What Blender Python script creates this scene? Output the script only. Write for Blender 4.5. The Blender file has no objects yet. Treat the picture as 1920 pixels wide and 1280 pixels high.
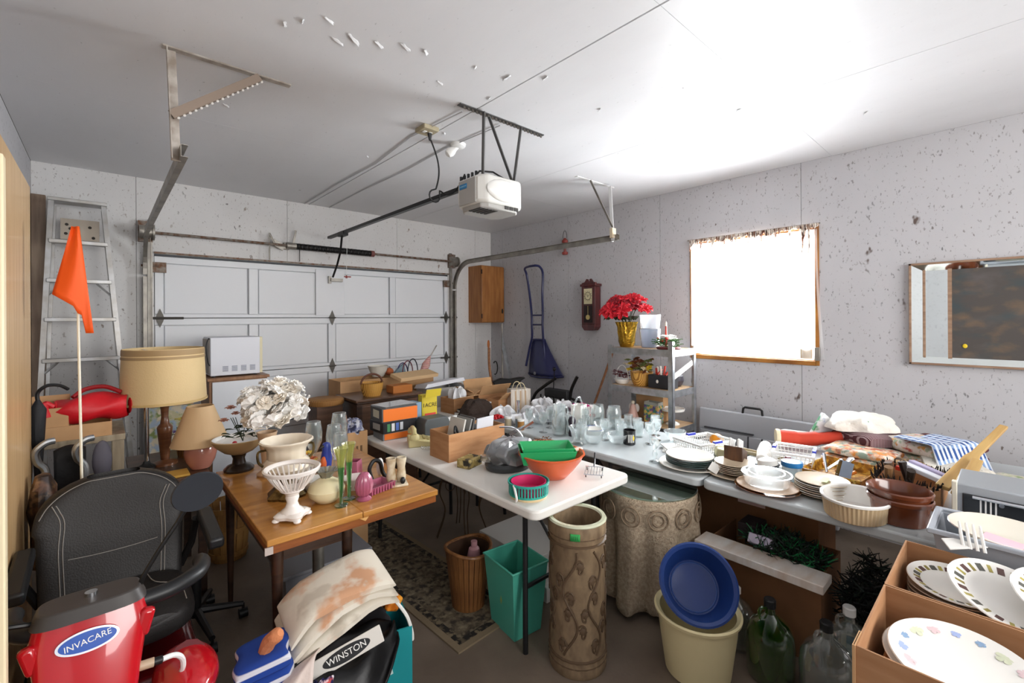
import bpy, bmesh, math, random
from mathutils import Vector, Matrix, Euler
random.seed(7)
S = bpy.context.scene
COL = S.collection
PI = math.pi

# ------------------------------------------------------------------ camera
cam = bpy.data.cameras.new('camera')
cam.lens = 15.91; cam.sensor_width = 36.0; cam.clip_start = 0.02
cam.shift_y = -0.0224
co = bpy.data.objects.new('camera', cam); COL.objects.link(co)
yaw, roll = math.radians(42.03), -0.0053
fw = Vector((math.sin(yaw), math.cos(yaw), 0)); r0 = Vector((math.cos(yaw), -math.sin(yaw), 0)); u0 = Vector((0, 0, 1))
rr = r0 * math.cos(roll) + u0 * math.sin(roll); uu = u0 * math.cos(roll) - r0 * math.sin(roll)
co.matrix_world = Matrix(((rr.x, uu.x, -fw.x, 0), (rr.y, uu.y, -fw.y, 0), (rr.z, uu.z, -fw.z, 1.62), (0, 0, 0, 1)))
S.camera = co

# ------------------------------------------------------------------ world and light
w = bpy.data.worlds.new('overcast'); S.world = w; w.use_nodes = True
bg = w.node_tree.nodes['Background']; bg.inputs[0].default_value = (0.80, 0.88, 1.0, 1); bg.inputs[1].default_value = 1.0
def area(name, loc, rot, sx, sy, power, color):
    l = bpy.data.lights.new(name, 'AREA'); l.shape = 'RECTANGLE'; l.size = sx; l.size_y = sy; l.energy = power; l.color = color
    o = bpy.data.objects.new(name, l); COL.objects.link(o); o.location = loc; o.rotation_euler = rot
    return o
# daylight outside the side window; an added fill lamp behind the camera
area('window_daylight', (4.75, 1.55, 1.70), (0, math.radians(90), 0), 1.7, 1.7, 430, (0.93, 0.97, 1.0))
area('added_rear_fill', (1.9, -2.75, 1.9), (math.radians(90), 0, 0), 3.4, 1.4, 125, (1.0, 0.97, 0.93))
vs = S.view_settings
vs.view_transform = 'Standard'; vs.look = 'None'; vs.gamma = 1.0; vs.use_curve_mapping = False; vs.exposure = 0.42

# ------------------------------------------------------------------ mesh helper
class MB:
    def __init__(s): s.v = []; s.f = []; s.k = 0
    def mark(s): s.k = len(s.v); return s
    def xf(s, m):
        for i in range(s.k, len(s.v)): s.v[i] = tuple(m @ Vector(s.v[i]))
        return s
    def add(s, vs_, fs):
        b = len(s.v); s.v += [tuple(p) for p in vs_]; s.f += [tuple(b + i for i in f) for f in fs]; return s
    def box(s, x0, x1, y0, y1, z0, z1):
        return s.add([(x0,y0,z0),(x1,y0,z0),(x1,y1,z0),(x0,y1,z0),(x0,y0,z1),(x1,y0,z1),(x1,y1,z1),(x0,y1,z1)],
                     [(0,3,2,1),(4,5,6,7),(0,1,5,4),(1,2,6,5),(2,3,7,6),(3,0,4,7)])
    def bc(s, c, d, e=(0,0,0)):
        k = len(s.v); x, y, z = d[0]/2, d[1]/2, d[2]/2
        s.box(-x, x, -y, y, -z, z); m = Matrix.Translation(c) @ Euler(e).to_matrix().to_4x4()
        for i in range(k, len(s.v)): s.v[i] = tuple(m @ Vector(s.v[i]))
        return s
    def tub(s, x0, x1, y0, y1, z0, z1, t, fl=None, flare=0.0):
        """open-topped box with wall thickness t"""
        fl = t if fl is None else fl; a = flare
        o = [(x0,y0,z0),(x1,y0,z0),(x1,y1,z0),(x0,y1,z0)]; p = [(x0-a,y0-a,z1),(x1+a,y0-a,z1),(x1+a,y1+a,z1),(x0-a,y1+a,z1)]
        q = [(x0-a+t,y0-a+t,z1),(x1+a-t,y0-a+t,z1),(x1+a-t,y1+a-t,z1),(x0-a+t,y1+a-t,z1)]
        i = [(x0+t,y0+t,z0+fl),(x1-t,y0+t,z0+fl),(x1-t,y1-t,z0+fl),(x0+t,y1-t,z0+fl)]
        F = [(0,3,2,1),(12,13,14,15)]
        for k in range(4):
            n = (k+1) % 4
            F += [(k,n,4+n,4+k),(4+k,4+n,8+n,8+k),(8+k,8+n,12+n,12+k)]
        return s.add(o+p+q+i, F)
    def tube(s, pts, r, seg=8, closed=False, caps=True):
        P = [Vector(p) for p in pts]; n = len(P); R = r if isinstance(r, (list, tuple)) else [r]*n
        base = len(s.v); up = None
        for i, p in enumerate(P):
            a = P[i-1] if (i > 0 or closed) else P[i]; b = P[(i+1) % n] if (i < n-1 or closed) else P[i]
            t = (b - a); t = t.normalized() if t.length > 1e-9 else Vector((0,0,1))
            if up is None: up = t.orthogonal().normalized()
            else:
                up = up - t * up.dot(t); up = up.normalized() if up.length > 1e-6 else t.orthogonal().normalized()
            sd = t.cross(up)
            for k in range(seg):
                an = 2*PI*k/seg; s.v.append(tuple(p + (up*math.cos(an) + sd*math.sin(an))*R[i]))
        for i in range(n if closed else n-1):
            for k in range(seg):
                a = base + i*seg; b = base + ((i+1) % n)*seg; k2 = (k+1) % seg
                s.f.append((a+k, a+k2, b+k2, b+k))
        if caps and not closed:
            s.f.append(tuple(base + k for k in range(seg))[::-1]); s.f.append(tuple(base + (n-1)*seg + k for k in range(seg)))
        return s
    def cyl(s, p0, p1, r0, r1=None, seg=16): return s.tube([p0, p1], [r0, r0 if r1 is None else r1], seg)
    def lathe(s, prof, seg=28, c=(0,0,0), sx=1, sy=1, wob=None, cap=True):
        base = len(s.v); n = len(prof)
        for (r, z) in prof:
            for k in range(seg):
                an = 2*PI*k/seg; q = wob(an, z) if wob else 1.0
                s.v.append((c[0] + r*q*sx*math.cos(an), c[1] + r*q*sy*math.sin(an), c[2] + z))
        for i in range(n-1):
            for k in range(seg):
                k2 = (k+1) % seg; s.f.append((base+i*seg+k, base+i*seg+k2, base+(i+1)*seg+k2, base+(i+1)*seg+k))
        e0, e1 = prof[0][0] > 1e-5, prof[-1][0] > 1e-5
        if e0 and e1:      # open at both ends: a ring, closed back on itself
            if n > 2:
                for k in range(seg):
                    k2 = (k+1) % seg; s.f.append((base+(n-1)*seg+k, base+(n-1)*seg+k2, base+k2, base+k))
        elif e0 and cap: s.f.append(tuple(base+k for k in range(seg))[::-1])
        elif e1: s.f.append(tuple(base+(n-1)*seg+k for k in range(seg)))
        return s
    def frame(s, x0, x1, y0, y1, z0, z1, t):
        """rectangular ring"""
        o = [(x0,y0),(x1,y0),(x1,y1),(x0,y1)]; i = [(x0+t,y0+t),(x1-t,y0+t),(x1-t,y1-t),(x0+t,y1-t)]
        V = [(x,y,z0) for x,y in o]+[(x,y,z1) for x,y in o]+[(x,y,z1) for x,y in i]+[(x,y,z0) for x,y in i]; F = []
        for k in range(4):
            m = (k+1) % 4
            for a in range(4): b = (a+1) % 4; F.append((4*a+k, 4*a+m, 4*b+m, 4*b+k))
        return s.add(V, F)
    def sph(s, c, rx, ry=None, rz=None, seg=16, rings=10):
        ry = rx if ry is None else ry; rz = rx if rz is None else rz
        base = len(s.v)
        for i in range(rings+1):
            t = PI*i/rings
            for k in range(seg):
                a = 2*PI*k/seg; s.v.append((c[0]+rx*math.sin(t)*math.cos(a), c[1]+ry*math.sin(t)*math.sin(a), c[2]-rz*math.cos(t)))
        for i in range(rings):
            for k in range(seg):
                k2 = (k+1) % seg; s.f.append((base+i*seg+k, base+i*seg+k2, base+(i+1)*seg+k2, base+(i+1)*seg+k))
        return s
    def grid(s, fn, nu, nv):
        base = len(s.v)
        for j in range(nv+1):
            for i in range(nu+1): s.v.append(tuple(fn(i/nu, j/nv)))
        for j in range(nv):
            for i in range(nu):
                a = base + j*(nu+1) + i; s.f.append((a, a+1, a+nu+2, a+nu+1))
        return s
    def prism(s, out, z0, z1):
        n = len(out); base = len(s.v)
        s.v += [(x, y, z0) for x, y in out] + [(x, y, z1) for x, y in out]
        s.f.append(tuple(base+i for i in range(n))[::-1]); s.f.append(tuple(base+n+i for i in range(n)))
        for i in range(n):
            j = (i+1) % n; s.f.append((base+i, base+j, base+n+j, base+n+i))
        return s
    def build(s, name, m, parent=None, loc=None, rot=None, smooth=True, ang=35, bevel=0, seg=2, solid=0, sub=0):
        me = bpy.data.meshes.new(name); me.from_pydata(s.v, [], s.f); me.update()
        b = bmesh.new(); b.from_mesh(me); bmesh.ops.remove_doubles(b, verts=b.verts, dist=1e-6)
        if not solid: bmesh.ops.recalc_face_normals(b, faces=b.faces)
        b.to_mesh(me); b.free()
        if smooth:
            me.shade_smooth(); me.set_sharp_from_angle(angle=math.radians(ang))
        if m is not None: me.materials.append(m)
        o = bpy.data.objects.new(name, me); COL.objects.link(o)
        if parent is not None: o.parent = parent
        if loc is not None: o.location = loc
        if rot is not None: o.rotation_euler = rot
        if solid:
            q = o.modifiers.new('solid', 'SOLIDIFY'); q.thickness = solid; q.offset = 0
        if bevel:
            q = o.modifiers.new('bevel', 'BEVEL'); q.width = bevel; q.segments = seg; q.limit_method = 'ANGLE'; q.angle_limit = math.radians(40)
        if sub:
            q = o.modifiers.new('sub', 'SUBSURF'); q.levels = sub; q.render_levels = sub
        return o
def B(*a): return MB().box(*a)

def tag(o, label, cat, group=None, kind=None):
    o['label'] = label
    if cat: o['category'] = cat
    if group: o['group'] = group
    if kind: o['kind'] = kind
    return o
def thing(name, label, cat, loc=(0,0,0), rz=0, group=None, rot=None):
    o = bpy.data.objects.new(name, None); o.empty_display_size = 0.05; COL.objects.link(o)
    o.location = loc; o.rotation_euler = rot if rot else (0, 0, math.radians(rz))
    return tag(o, label, cat, group)
def struct(o, label=None):
    o['kind'] = 'structure'
    if label: o['label'] = label
    return o
def dup(root, label, loc, rz=None, scale=None):
    r = root.copy(); COL.objects.link(r); r.location = loc
    if rz is not None: r.rotation_euler = (0, 0, math.radians(rz))
    if scale: r.scale = (scale,)*3
    r['label'] = label
    for ch in list(root.children):
        c = ch.copy(); COL.objects.link(c); c.parent = r
        for g in list(ch.children):
            d = g.copy(); COL.objects.link(d); d.parent = c
    return r
def share(src, name, parent, loc, rot=None, scale=None):
    o = bpy.data.objects.new(name, src.data); COL.objects.link(o); o.parent = parent; o.location = loc
    if rot: o.rotation_euler = rot
    if scale: o.scale = scale
    for md in src.modifiers:
        q = o.modifiers.new(md.name, md.type)
        for a in ('width', 'segments', 'limit_method', 'angle_limit', 'thickness', 'offset', 'levels', 'render_levels'):
            if hasattr(md, a):
                try: setattr(q, a, getattr(md, a))
                except Exception: pass
    return o
def text(name, body, size, m, parent, loc, rot, ext=0.0006, sx=1.0):
    c = bpy.data.curves.new(name, 'FONT'); c.body = body; c.size = size; c.extrude = ext; c.align_x = 'CENTER'; c.align_y = 'CENTER'
    t = bpy.data.objects.new('tmp_text', c); COL.objects.link(t)
    bpy.context.view_layer.update()
    me = bpy.data.meshes.new_from_object(t.evaluated_get(bpy.context.evaluated_depsgraph_get()))
    bpy.data.objects.remove(t); me.materials.clear(); me.materials.append(m)
    o = bpy.data.objects.new(name, me); COL.objects.link(o); o.parent = parent; o.location = loc; o.rotation_euler = rot; o.scale = (sx, 1, 1)
    return o

# ------------------------------------------------------------------ materials
def lin(h):
    h = h.lstrip('#'); r = []
    for i in (0, 2, 4):
        c = int(h[i:i+2], 16)/255; r.append(c/12.92 if c <= .04045 else ((c+.055)/1.055)**2.4)
    return (*r, 1)
MATS = {}
def mat(name, hexc, rough=.5, metal=0, var=0, vs=8, hex2=None, bump=0, bs=60, trans=0, coat=0, ior=1.45, stretch=(1,1,1), spec=.5, alpha=1):
    if name in MATS: return MATS[name]
    m = bpy.data.materials.new(name); m.use_nodes = True; nt = m.node_tree; p = nt.nodes['Principled BSDF']
    p.inputs['Base Color'].default_value = lin(hexc); p.inputs['Roughness'].default_value = rough; p.inputs['Metallic'].default_value = metal
    p.inputs['Transmission Weight'].default_value = trans; p.inputs['IOR'].default_value = ior; p.inputs['Coat Weight'].default_value = coat
    p.inputs['Specular IOR Level'].default_value = spec; p.inputs['Alpha'].default_value = alpha
    L = nt.links.new
    if var or bump:
        tc = nt.nodes.new('ShaderNodeTexCoord'); mp = nt.nodes.new('ShaderNodeMapping'); mp.inputs['Scale'].default_value = stretch
        L(tc.outputs['Object'], mp.inputs['Vector'])
    if var:
        n = nt.nodes.new('ShaderNodeTexNoise'); n.inputs['Scale'].default_value = vs; n.inputs['Detail'].default_value = 5
        L(mp.outputs[0], n.inputs['Vector'])
        cr = nt.nodes.new('ShaderNodeValToRGB'); cr.color_ramp.elements[0].position = .5-.5*min(1, .36/max(var, .01))*.9 if hex2 is None else .36
        cr.color_ramp.elements[1].position = .64
        a = lin(hexc); b = lin(hex2) if hex2 else tuple(min(1, c*(1+var)) for c in a[:3]) + (1,)
        a2 = a if hex2 else tuple(c*(1-var) for c in a[:3]) + (1,)
        cr.color_ramp.elements[0].color = a2; cr.color_ramp.elements[1].color = b
        if hex2 is None: cr.color_ramp.elements[0].position = .36
        L(n.outputs[0], cr.inputs[0]); L(cr.outputs[0], p.inputs['Base Color'])
    if bump:
        n2 = nt.nodes.new('ShaderNodeTexNoise'); n2.inputs['Scale'].default_value = bs; n2.inputs['Detail'].default_value = 3
        L(mp.outputs[0], n2.inputs['Vector'])
        bp = nt.nodes.new('ShaderNodeBump'); bp.inputs['Strength'].default_value = bump; bp.inputs['Distance'].default_value = .01
        L(n2.outputs[0], bp.inputs['Height']); L(bp.outputs[0], p.inputs['Normal'])
    MATS[name] = m; return m
def wood(name, h1, h2, scale=3, stretch=(1, 12, 12), rough=.45, coat=.1):
    if name in MATS: return MATS[name]
    return mat(name, h1, rough, var=.3, vs=scale, hex2=h2, stretch=stretch, bump=.08, bs=40, coat=coat)
def wave(name, h1, h2, scale, axis='X', rough=.7, lo=.45, hi=.55, h3=None, scale3=0, axis3='Y', dist=0.0, tilt=0):
    """two-colour woven or printed stripes; a second crossing set makes a check"""
    if name in MATS: return MATS[name]
    m = mat(name, h1, rough); nt = m.node_tree; p = nt.nodes['Principled BSDF']; L = nt.links.new
    tc = nt.nodes.new('ShaderNodeTexCoord'); mp = nt.nodes.new('ShaderNodeMapping'); mp.inputs['Rotation'].default_value = (tilt, 0, 0); L(tc.outputs['Object'], mp.inputs['Vector'])
    def st(sc, ax):
        wv = nt.nodes.new('ShaderNodeTexWave'); wv.bands_direction = ax; wv.inputs['Scale'].default_value = sc; wv.inputs['Distortion'].default_value = dist
        L(mp.outputs[0], wv.inputs['Vector'])
        cr = nt.nodes.new('ShaderNodeValToRGB'); cr.color_ramp.elements[0].position = lo; cr.color_ramp.elements[1].position = hi
        L(wv.outputs['Fac'], cr.inputs[0]); return cr
    a = st(scale, axis); a.color_ramp.elements[0].color = lin(h1); a.color_ramp.elements[1].color = lin(h2)
    out = a.outputs[0]
    if h3:
        b = st(scale3, axis3); mx = nt.nodes.new('ShaderNodeMix'); mx.data_type = 'RGBA'
        L(b.outputs[0], mx.inputs[0]); L(out, mx.inputs[6]); mx.inputs[7].default_value = lin(h3); out = mx.outputs[2]
    L(out, p.inputs['Base Color']); return m
def spots(name, base, cols, scale=14, rough=.7, lo=.55, stretch=(1,1,1), bump=0, soft=.07):
    """base colour with blotches of other colours (floral prints, mixed dirt)"""
    if name in MATS: return MATS[name]
    m = mat(name, base, rough); nt = m.node_tree; p = nt.nodes['Principled BSDF']; L = nt.links.new
    tc = nt.nodes.new('ShaderNodeTexCoord'); mp = nt.nodes.new('ShaderNodeMapping'); mp.inputs['Scale'].default_value = stretch
    L(tc.outputs['Object'], mp.inputs['Vector']); prev = None
    for i, c in enumerate(cols):
        n = nt.nodes.new('ShaderNodeTexNoise'); n.noise_dimensions = '4D'; n.inputs['W'].default_value = i*3.7; n.inputs['Scale'].default_value = scale*(1+.35*i); n.inputs['Detail'].default_value = 4
        L(mp.outputs[0], n.inputs['Vector'])
        cr = nt.nodes.new('ShaderNodeValToRGB'); cr.color_ramp.elements[0].position = lo-.01; cr.color_ramp.elements[1].position = lo+soft
        L(n.outputs[0], cr.inputs[0])
        mx = nt.nodes.new('ShaderNodeMix'); mx.data_type = 'RGBA'; L(cr.outputs[0], mx.inputs[0])
        if prev is None: mx.inputs[6].default_value = lin(base)
        else: L(prev, mx.inputs[6])
        mx.inputs[7].default_value = lin(c); prev = mx.outputs[2]
    L(prev, p.inputs['Base Color']); return m
def glass(name, tint='#ffffff', rough=.02, dens=.18):
    """thin clear glass: mostly see-through with a reflective, lightly tinted skin"""
    if name in MATS: return MATS[name]
    m = bpy.data.materials.new(name); m.use_nodes = True; nt = m.node_tree; nt.nodes.clear(); L = nt.links.new
    o = nt.nodes.new('ShaderNodeOutputMaterial'); t = nt.nodes.new('ShaderNodeBsdfTransparent'); t.inputs[0].default_value = lin(tint)
    g = nt.nodes.new('ShaderNodeBsdfGlossy'); g.inputs['Roughness'].default_value = rough; g.inputs[0].default_value = (1, 1, 1, 1)
    d = nt.nodes.new('ShaderNodeBsdfTranslucent'); d.inputs[0].default_value = lin(tint)
    fr = nt.nodes.new('ShaderNodeLayerWeight'); fr.inputs['Blend'].default_value = .35
    m1 = nt.nodes.new('ShaderNodeMixShader'); m1.inputs[0].default_value = dens; L(t.outputs[0], m1.inputs[1]); L(d.outputs[0], m1.inputs[2])
    m2 = nt.nodes.new('ShaderNodeMixShader'); L(fr.outputs['Facing'], m2.inputs[0]); L(m1.outputs[0], m2.inputs[1]); L(g.outputs[0], m2.inputs[2])
    L(m2.outputs[0], o.inputs[0]); MATS[name] = m; return m
def sheer(name, h, trans=.45):
    m = bpy.data.materials.new(name); m.use_nodes = True; nt = m.node_tree; nt.nodes.clear(); L = nt.links.new
    o = nt.nodes.new('ShaderNodeOutputMaterial'); t = nt.nodes.new('ShaderNodeBsdfTransparent'); d = nt.nodes.new('ShaderNodeBsdfTranslucent'); f = nt.nodes.new('ShaderNodeBsdfDiffuse')
    d.inputs[0].default_value = lin(h); f.inputs[0].default_value = lin(h)
    a = nt.nodes.new('ShaderNodeMixShader'); a.inputs[0].default_value = .4; L(d.outputs[0], a.inputs[1]); L(f.outputs[0], a.inputs[2])
    b = nt.nodes.new('ShaderNodeMixShader'); b.inputs[0].default_value = 1-trans; L(t.outputs[0], b.inputs[1]); L(a.outputs[0], b.inputs[2])
    L(b.outputs[0], o.inputs[0]); MATS[name] = m; return m
def painted(name, base, specks, amount, rough, stretch, bump=.25, strength=.95):
    """old painted board: mildew specks of a few sizes, gathered in patches"""
    m = bpy.data.materials.new(name); m.use_nodes = True; nt = m.node_tree; p = nt.nodes['Principled BSDF']; L = nt.links.new
    p.inputs['Roughness'].default_value = rough
    g = nt.nodes.new('ShaderNodeNewGeometry'); mp = nt.nodes.new('ShaderNodeMapping'); mp.inputs['Scale'].default_value = stretch
    L(g.outputs['Position'], mp.inputs['Vector'])
    def noise(sc, det, w):
        n = nt.nodes.new('ShaderNodeTexNoise'); n.noise_dimensions = '4D'; n.inputs['W'].default_value = w; n.inputs['Scale'].default_value = sc; n.inputs['Detail'].default_value = det; n.inputs['Roughness'].default_value = .6
        L(mp.outputs[0], n.inputs['Vector']); return n.outputs[0]
    def ramp(src, a, b):
        cr = nt.nodes.new('ShaderNodeValToRGB'); cr.color_ramp.elements[0].position = a; cr.color_ramp.elements[1].position = b; L(src, cr.inputs[0]); return cr.outputs[0]
    def math_(op, a, b):
        q = nt.nodes.new('ShaderNodeMath'); q.operation = op
        for i, x in enumerate((a, b)):
            if isinstance(x, (int, float)): q.inputs[i].default_value = x
            else: L(x, q.inputs[i])
        return q.outputs[0]
    patch = ramp(noise(1.1, 2, 3), .40, .66)
    s1 = math_('MULTIPLY', ramp(noise(26, 3, 0), amount, amount+.05), patch)
    s2 = ramp(noise(9, 3, 9), amount+.055, amount+.10)
    s3 = math_('MULTIPLY', ramp(noise(60, 2, 5), amount-.02, amount+.06), .55)
    sp = math_('MAXIMUM', math_('MAXIMUM', s1, s2), s3)
    tone = ramp(noise(1.7, 4, 1), .3, .7)
    mx = nt.nodes.new('ShaderNodeMix'); mx.data_type = 'RGBA'; L(tone, mx.inputs[0]); a = lin(base); mx.inputs[6].default_value = tuple(c*.90 for c in a[:3])+(1,); mx.inputs[7].default_value = a
    mc = nt.nodes.new('ShaderNodeMix'); mc.data_type = 'RGBA'; L(ramp(noise(4, 1, 7), .45, .6), mc.inputs[0]); mc.inputs[6].default_value = lin(specks[0]); mc.inputs[7].default_value = lin(specks[1])
    m2 = nt.nodes.new('ShaderNodeMix'); m2.data_type = 'RGBA'; L(math_('MULTIPLY', sp, strength), m2.inputs[0]); L(mx.outputs[2], m2.inputs[6]); L(mc.outputs[2], m2.inputs[7])
    L(m2.outputs[2], p.inputs['Base Color'])
    bp = nt.nodes.new('ShaderNodeBump'); bp.inputs['Strength'].default_value = bump; bp.inputs['Distance'].default_value = .004
    L(noise(22, 4, 2), bp.inputs['Height']); L(bp.outputs[0], p.inputs['Normal'])
    MATS[name] = m; return m

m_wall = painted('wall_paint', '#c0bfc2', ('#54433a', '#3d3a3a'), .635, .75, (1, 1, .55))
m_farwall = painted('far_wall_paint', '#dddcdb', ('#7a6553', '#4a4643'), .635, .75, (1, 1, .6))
m_ceil = painted('ceiling_paint', '#e0e0e2', ('#9a9a9b', '#7d7d7f'), .70, .47, (1, .45, 1), bump=.18)
m_floor = mat('concrete', '#66594d', .62, var=.3, vs=2.2, hex2='#7d6f61', bump=.12, bs=45)
m_dark = mat('backing_dark', '#3b3733', .9)
m_galv = mat('galvanised', '#a9adb0', .38, 1, var=.25, vs=14, hex2='#c6cbd0')
m_galvdull = mat('galvanised_dull', '#8f8b85', .5, .8, var=.3, vs=10, hex2='#aaa59c')
m_rust = mat('rusty_steel', '#6a4a35', .6, .6, var=.4, vs=25, hex2='#8e8880')
m_black = mat('black_plastic', '#17181a', .42)
m_blackmetal = mat('black_metal', '#1d1c1c', .4, .4)
m_chrome = mat('chrome', '#d8dade', .14, 1)
m_white = mat('white_plastic', '#e6e6e4', .4)
m_whitegloss = mat('white_china', '#f1efea', .16, coat=.4)
m_paper = mat('white_paper', '#ecebe6', .8)
m_card = mat('cardboard', '#a9784f', .85, var=.12, vs=6, hex2='#b98a60', stretch=(1, 1, 6))
m_cardin = mat('cardboard_pale', '#c39a6f', .85, var=.1, vs=6, hex2='#b58d64')
m_clear = glass('clear_glass', '#f4f8f8', .02, .16)
m_clearplastic = glass('clear_plastic', '#eef0f2', .12, .5)

# ------------------------------------------------------------------ setting
X0, X1, Y0, Y1, ZC = -0.42, 4.19, -2.3, 5.10, 2.865
struct(B(X0-.15, X1+.2, Y0-.15, Y1+.2, -.12, 0).build('floor', m_floor, smooth=False), 'grey-brown stained concrete garage floor')
# ceiling: backing plus long sheets with open seams
ce = struct(B(X0-.12, X1+.14, Y0-.12, Y1+.14, ZC+.016, ZC+.12).build('ceiling', m_dark, smooth=False), 'white painted sheet ceiling with open seams and peeling paint')
for a, b in zip((X0, 1.65, 2.865), (1.65, 2.865, X1)):
    for c, d in ((Y0, .94), (.94, 3.38), (3.38, Y1)):
        MB().box(a+(.0045 if a == 1.65 else .0022), b-(.0045 if b == 1.65 else .0022), c+.0008, d-.0008, ZC, ZC+.016).build('ceiling_panel', m_ceil, ce, smooth=False)
# curled flakes of loose paint under the ceiling
m_flake = mat('paint_flake', '#d9d9da', .6)
for (x, y, l, a) in [(.78,2.02,.10,20),(.83,1.96,.13,35),(.93,1.92,.09,30),(1.03,1.86,.10,28),(1.12,1.83,.06,40),(.62,1.98,.05,80),(.57,2.05,.06,70),(.70,1.90,.07,20),(1.32,2.02,.07,15),(1.37,1.78,.04,60),
                     (.53,3.05,.06,30),(.49,2.90,.07,10),(1.70,2.55,.05,45),(1.55,1.75,.09,88),(1.70,1.62,.06,85),(1.62,1.98,.05,80),(.42,4.6,.05,20),(1.5,3.3,.05,40),(2.35,1.2,.05,10),(2.2,1.65,.04,70),(2.9,2.0,.04,20),(2.83,1.1,.05,85),(3.45,.6,.05,40),(3.3,1.9,.05,60)]:
    l *= .62; f = MB(); w_ = l*random.uniform(.2, .4); cur = random.uniform(.3, .7)
    ph = random.uniform(0, 6)
    f.grid(lambda u, v: ((u-.5)*l+.3*w_*math.sin(v*5+ph), (v-.5)*w_*(1-.8*abs(u-.5)+.4*math.sin(u*9+ph)), -.0015-cur*.014*v*v*(.5+u*.5)), 5, 3)
    f.build('paint_flake', m_flake, ce, (x, y, ZC), (0, 0, math.radians(a)), solid=.0012)
# right wall with the window opening
WY0, WY1, WZ0, WZ1 = 1.045, 2.07, 1.255, 2.335
def wallbox(mb, x0, x1, a, b):
    """slab between Y a..b with the window cut out"""
    if b <= WY0 or a >= WY1: return mb.box(x0, x1, a, b, 0, ZC)
    lo, hi = max(a, WY0), min(b, WY1)
    if a < lo: mb.box(x0, x1, a, lo, 0, ZC)
    if hi < b: mb.box(x0, x1, hi, b, 0, ZC)
    mb.box(x0, x1, lo, hi, 0, WZ0); mb.box(x0, x1, lo, hi, WZ1, ZC); return mb
wr = struct(wallbox(MB(), X1+.013, X1+.14, Y0-.12, Y1+.14).build('wall_right', m_dark, smooth=False), 'grey-white painted board wall with mildew specks')
ys = [Y0, -1.29, -.07, 1.15, 2.40, 3.625, 4.84, Y1]
for a, b in zip(ys[:-1], ys[1:]):
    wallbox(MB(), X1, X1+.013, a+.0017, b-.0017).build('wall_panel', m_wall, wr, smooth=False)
# far wall round the garage door
DX0, DX1, DZ = .33, 3.44, 2.21
def farbox(mb, y0, y1, a, b):
    if b <= DX0 or a >= DX1: return mb.box(a, b, y0, y1, 0, ZC)
    lo, hi = max(a, DX0), min(b, DX1)
    if a < lo: mb.box(a, lo, y0, y1, 0, ZC)
    if hi < b: mb.box(hi, b, y0, y1, 0, ZC)
    mb.box(lo, hi, y0, y1, DZ, ZC); return mb
wf = struct(farbox(MB(), Y1+.013, Y1+.14, X0-.12, X1+.013).build('wall_far', m_dark, smooth=False), 'white painted board wall around the garage door')
xs = [X0, .21, 1.43, 2.69, 3.90, X1]
for a, b in zip(xs[:-1], xs[1:]):
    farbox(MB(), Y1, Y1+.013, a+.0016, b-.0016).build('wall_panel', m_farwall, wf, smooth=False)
struct(B(X0-.12, X0, Y0-.12, Y1, 0, ZC).build('wall_left', m_wall, smooth=False), 'narrow strip of white wall above the wood wardrobe')
# unseen wall behind the camera; its wide opening is added for the fill light
wb = MB(); wb.box(X0, .2, Y0-.12, Y0, 0, ZC).box(3.6, X1, Y0-.12, Y0, 0, ZC).box(.2, 3.6, Y0-.12, Y0, 2.55, ZC).box(.2, 3.6, Y0-.12, Y0, 0, 1.1)
struct(wb.build('wall_back', m_wall, smooth=False), 'white wall with a wide opening added for fill light behind the camera')
# window: jamb, stained wood casing, sash, panes
wi = struct(MB().box(X1+.012, X1+.14, WY0-.002, WY0+.02, WZ0, WZ1).box(X1+.012, X1+.14, WY1-.02, WY1+.002, WZ0, WZ1).box(X1+.012, X1+.14, WY0, WY1, WZ0-.002, WZ0+.02).box(X1+.012, X1+.14, WY0, WY1, WZ1-.02, WZ1+.002).build('window_1', mat('stained_pine', '#a8702f', .5, var=.2, vs=5, hex2='#7d4c1c'), smooth=False), 'overexposed window with thin wood frame and sheer white curtain')
m_pine = MATS['stained_pine']
for nm, a in (('frame_stile', (X1-.012, X1+.01, WY0-.018, WY0+.010, WZ0-.02, WZ1+.02)), ('frame_stile', (X1-.012, X1+.01, WY1-.006, WY1+.012, WZ0-.02, WZ1+.02)), ('frame_rail', (X1-.012, X1+.01, WY0, WY1, WZ0-.022, WZ0+.014)), ('frame_rail', (X1-.012, X1+.01, WY0, WY1, WZ1-.006, WZ1+.018))):
    B(*a).build(nm, m_pine, wi, bevel=.003)
m_sash = mat('window_sash', '#e9e9e9', .5)
MB().box(X1+.085, X1+.10, WY0+.02, WY0+.045, WZ0+.02, WZ1-.02).box(X1+.085, X1+.10, WY1-.045, WY1-.02, WZ0+.02, WZ1-.02).box(X1+.085, X1+.10, WY0+.02, WY1-.02, WZ0+.02, WZ0+.045).box(X1+.085, X1+.10, WY0+.02, WY1-.02, WZ1-.045, WZ1-.02).build('sash', m_sash, wi)
m_pane = glass('window_pane', '#ffffff', .01, .0)
B(X1+.09, X1+.094, WY0+.045, WY1-.045, WZ0+.045, WZ1-.045).build('pane', m_pane, wi, smooth=False)
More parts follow.
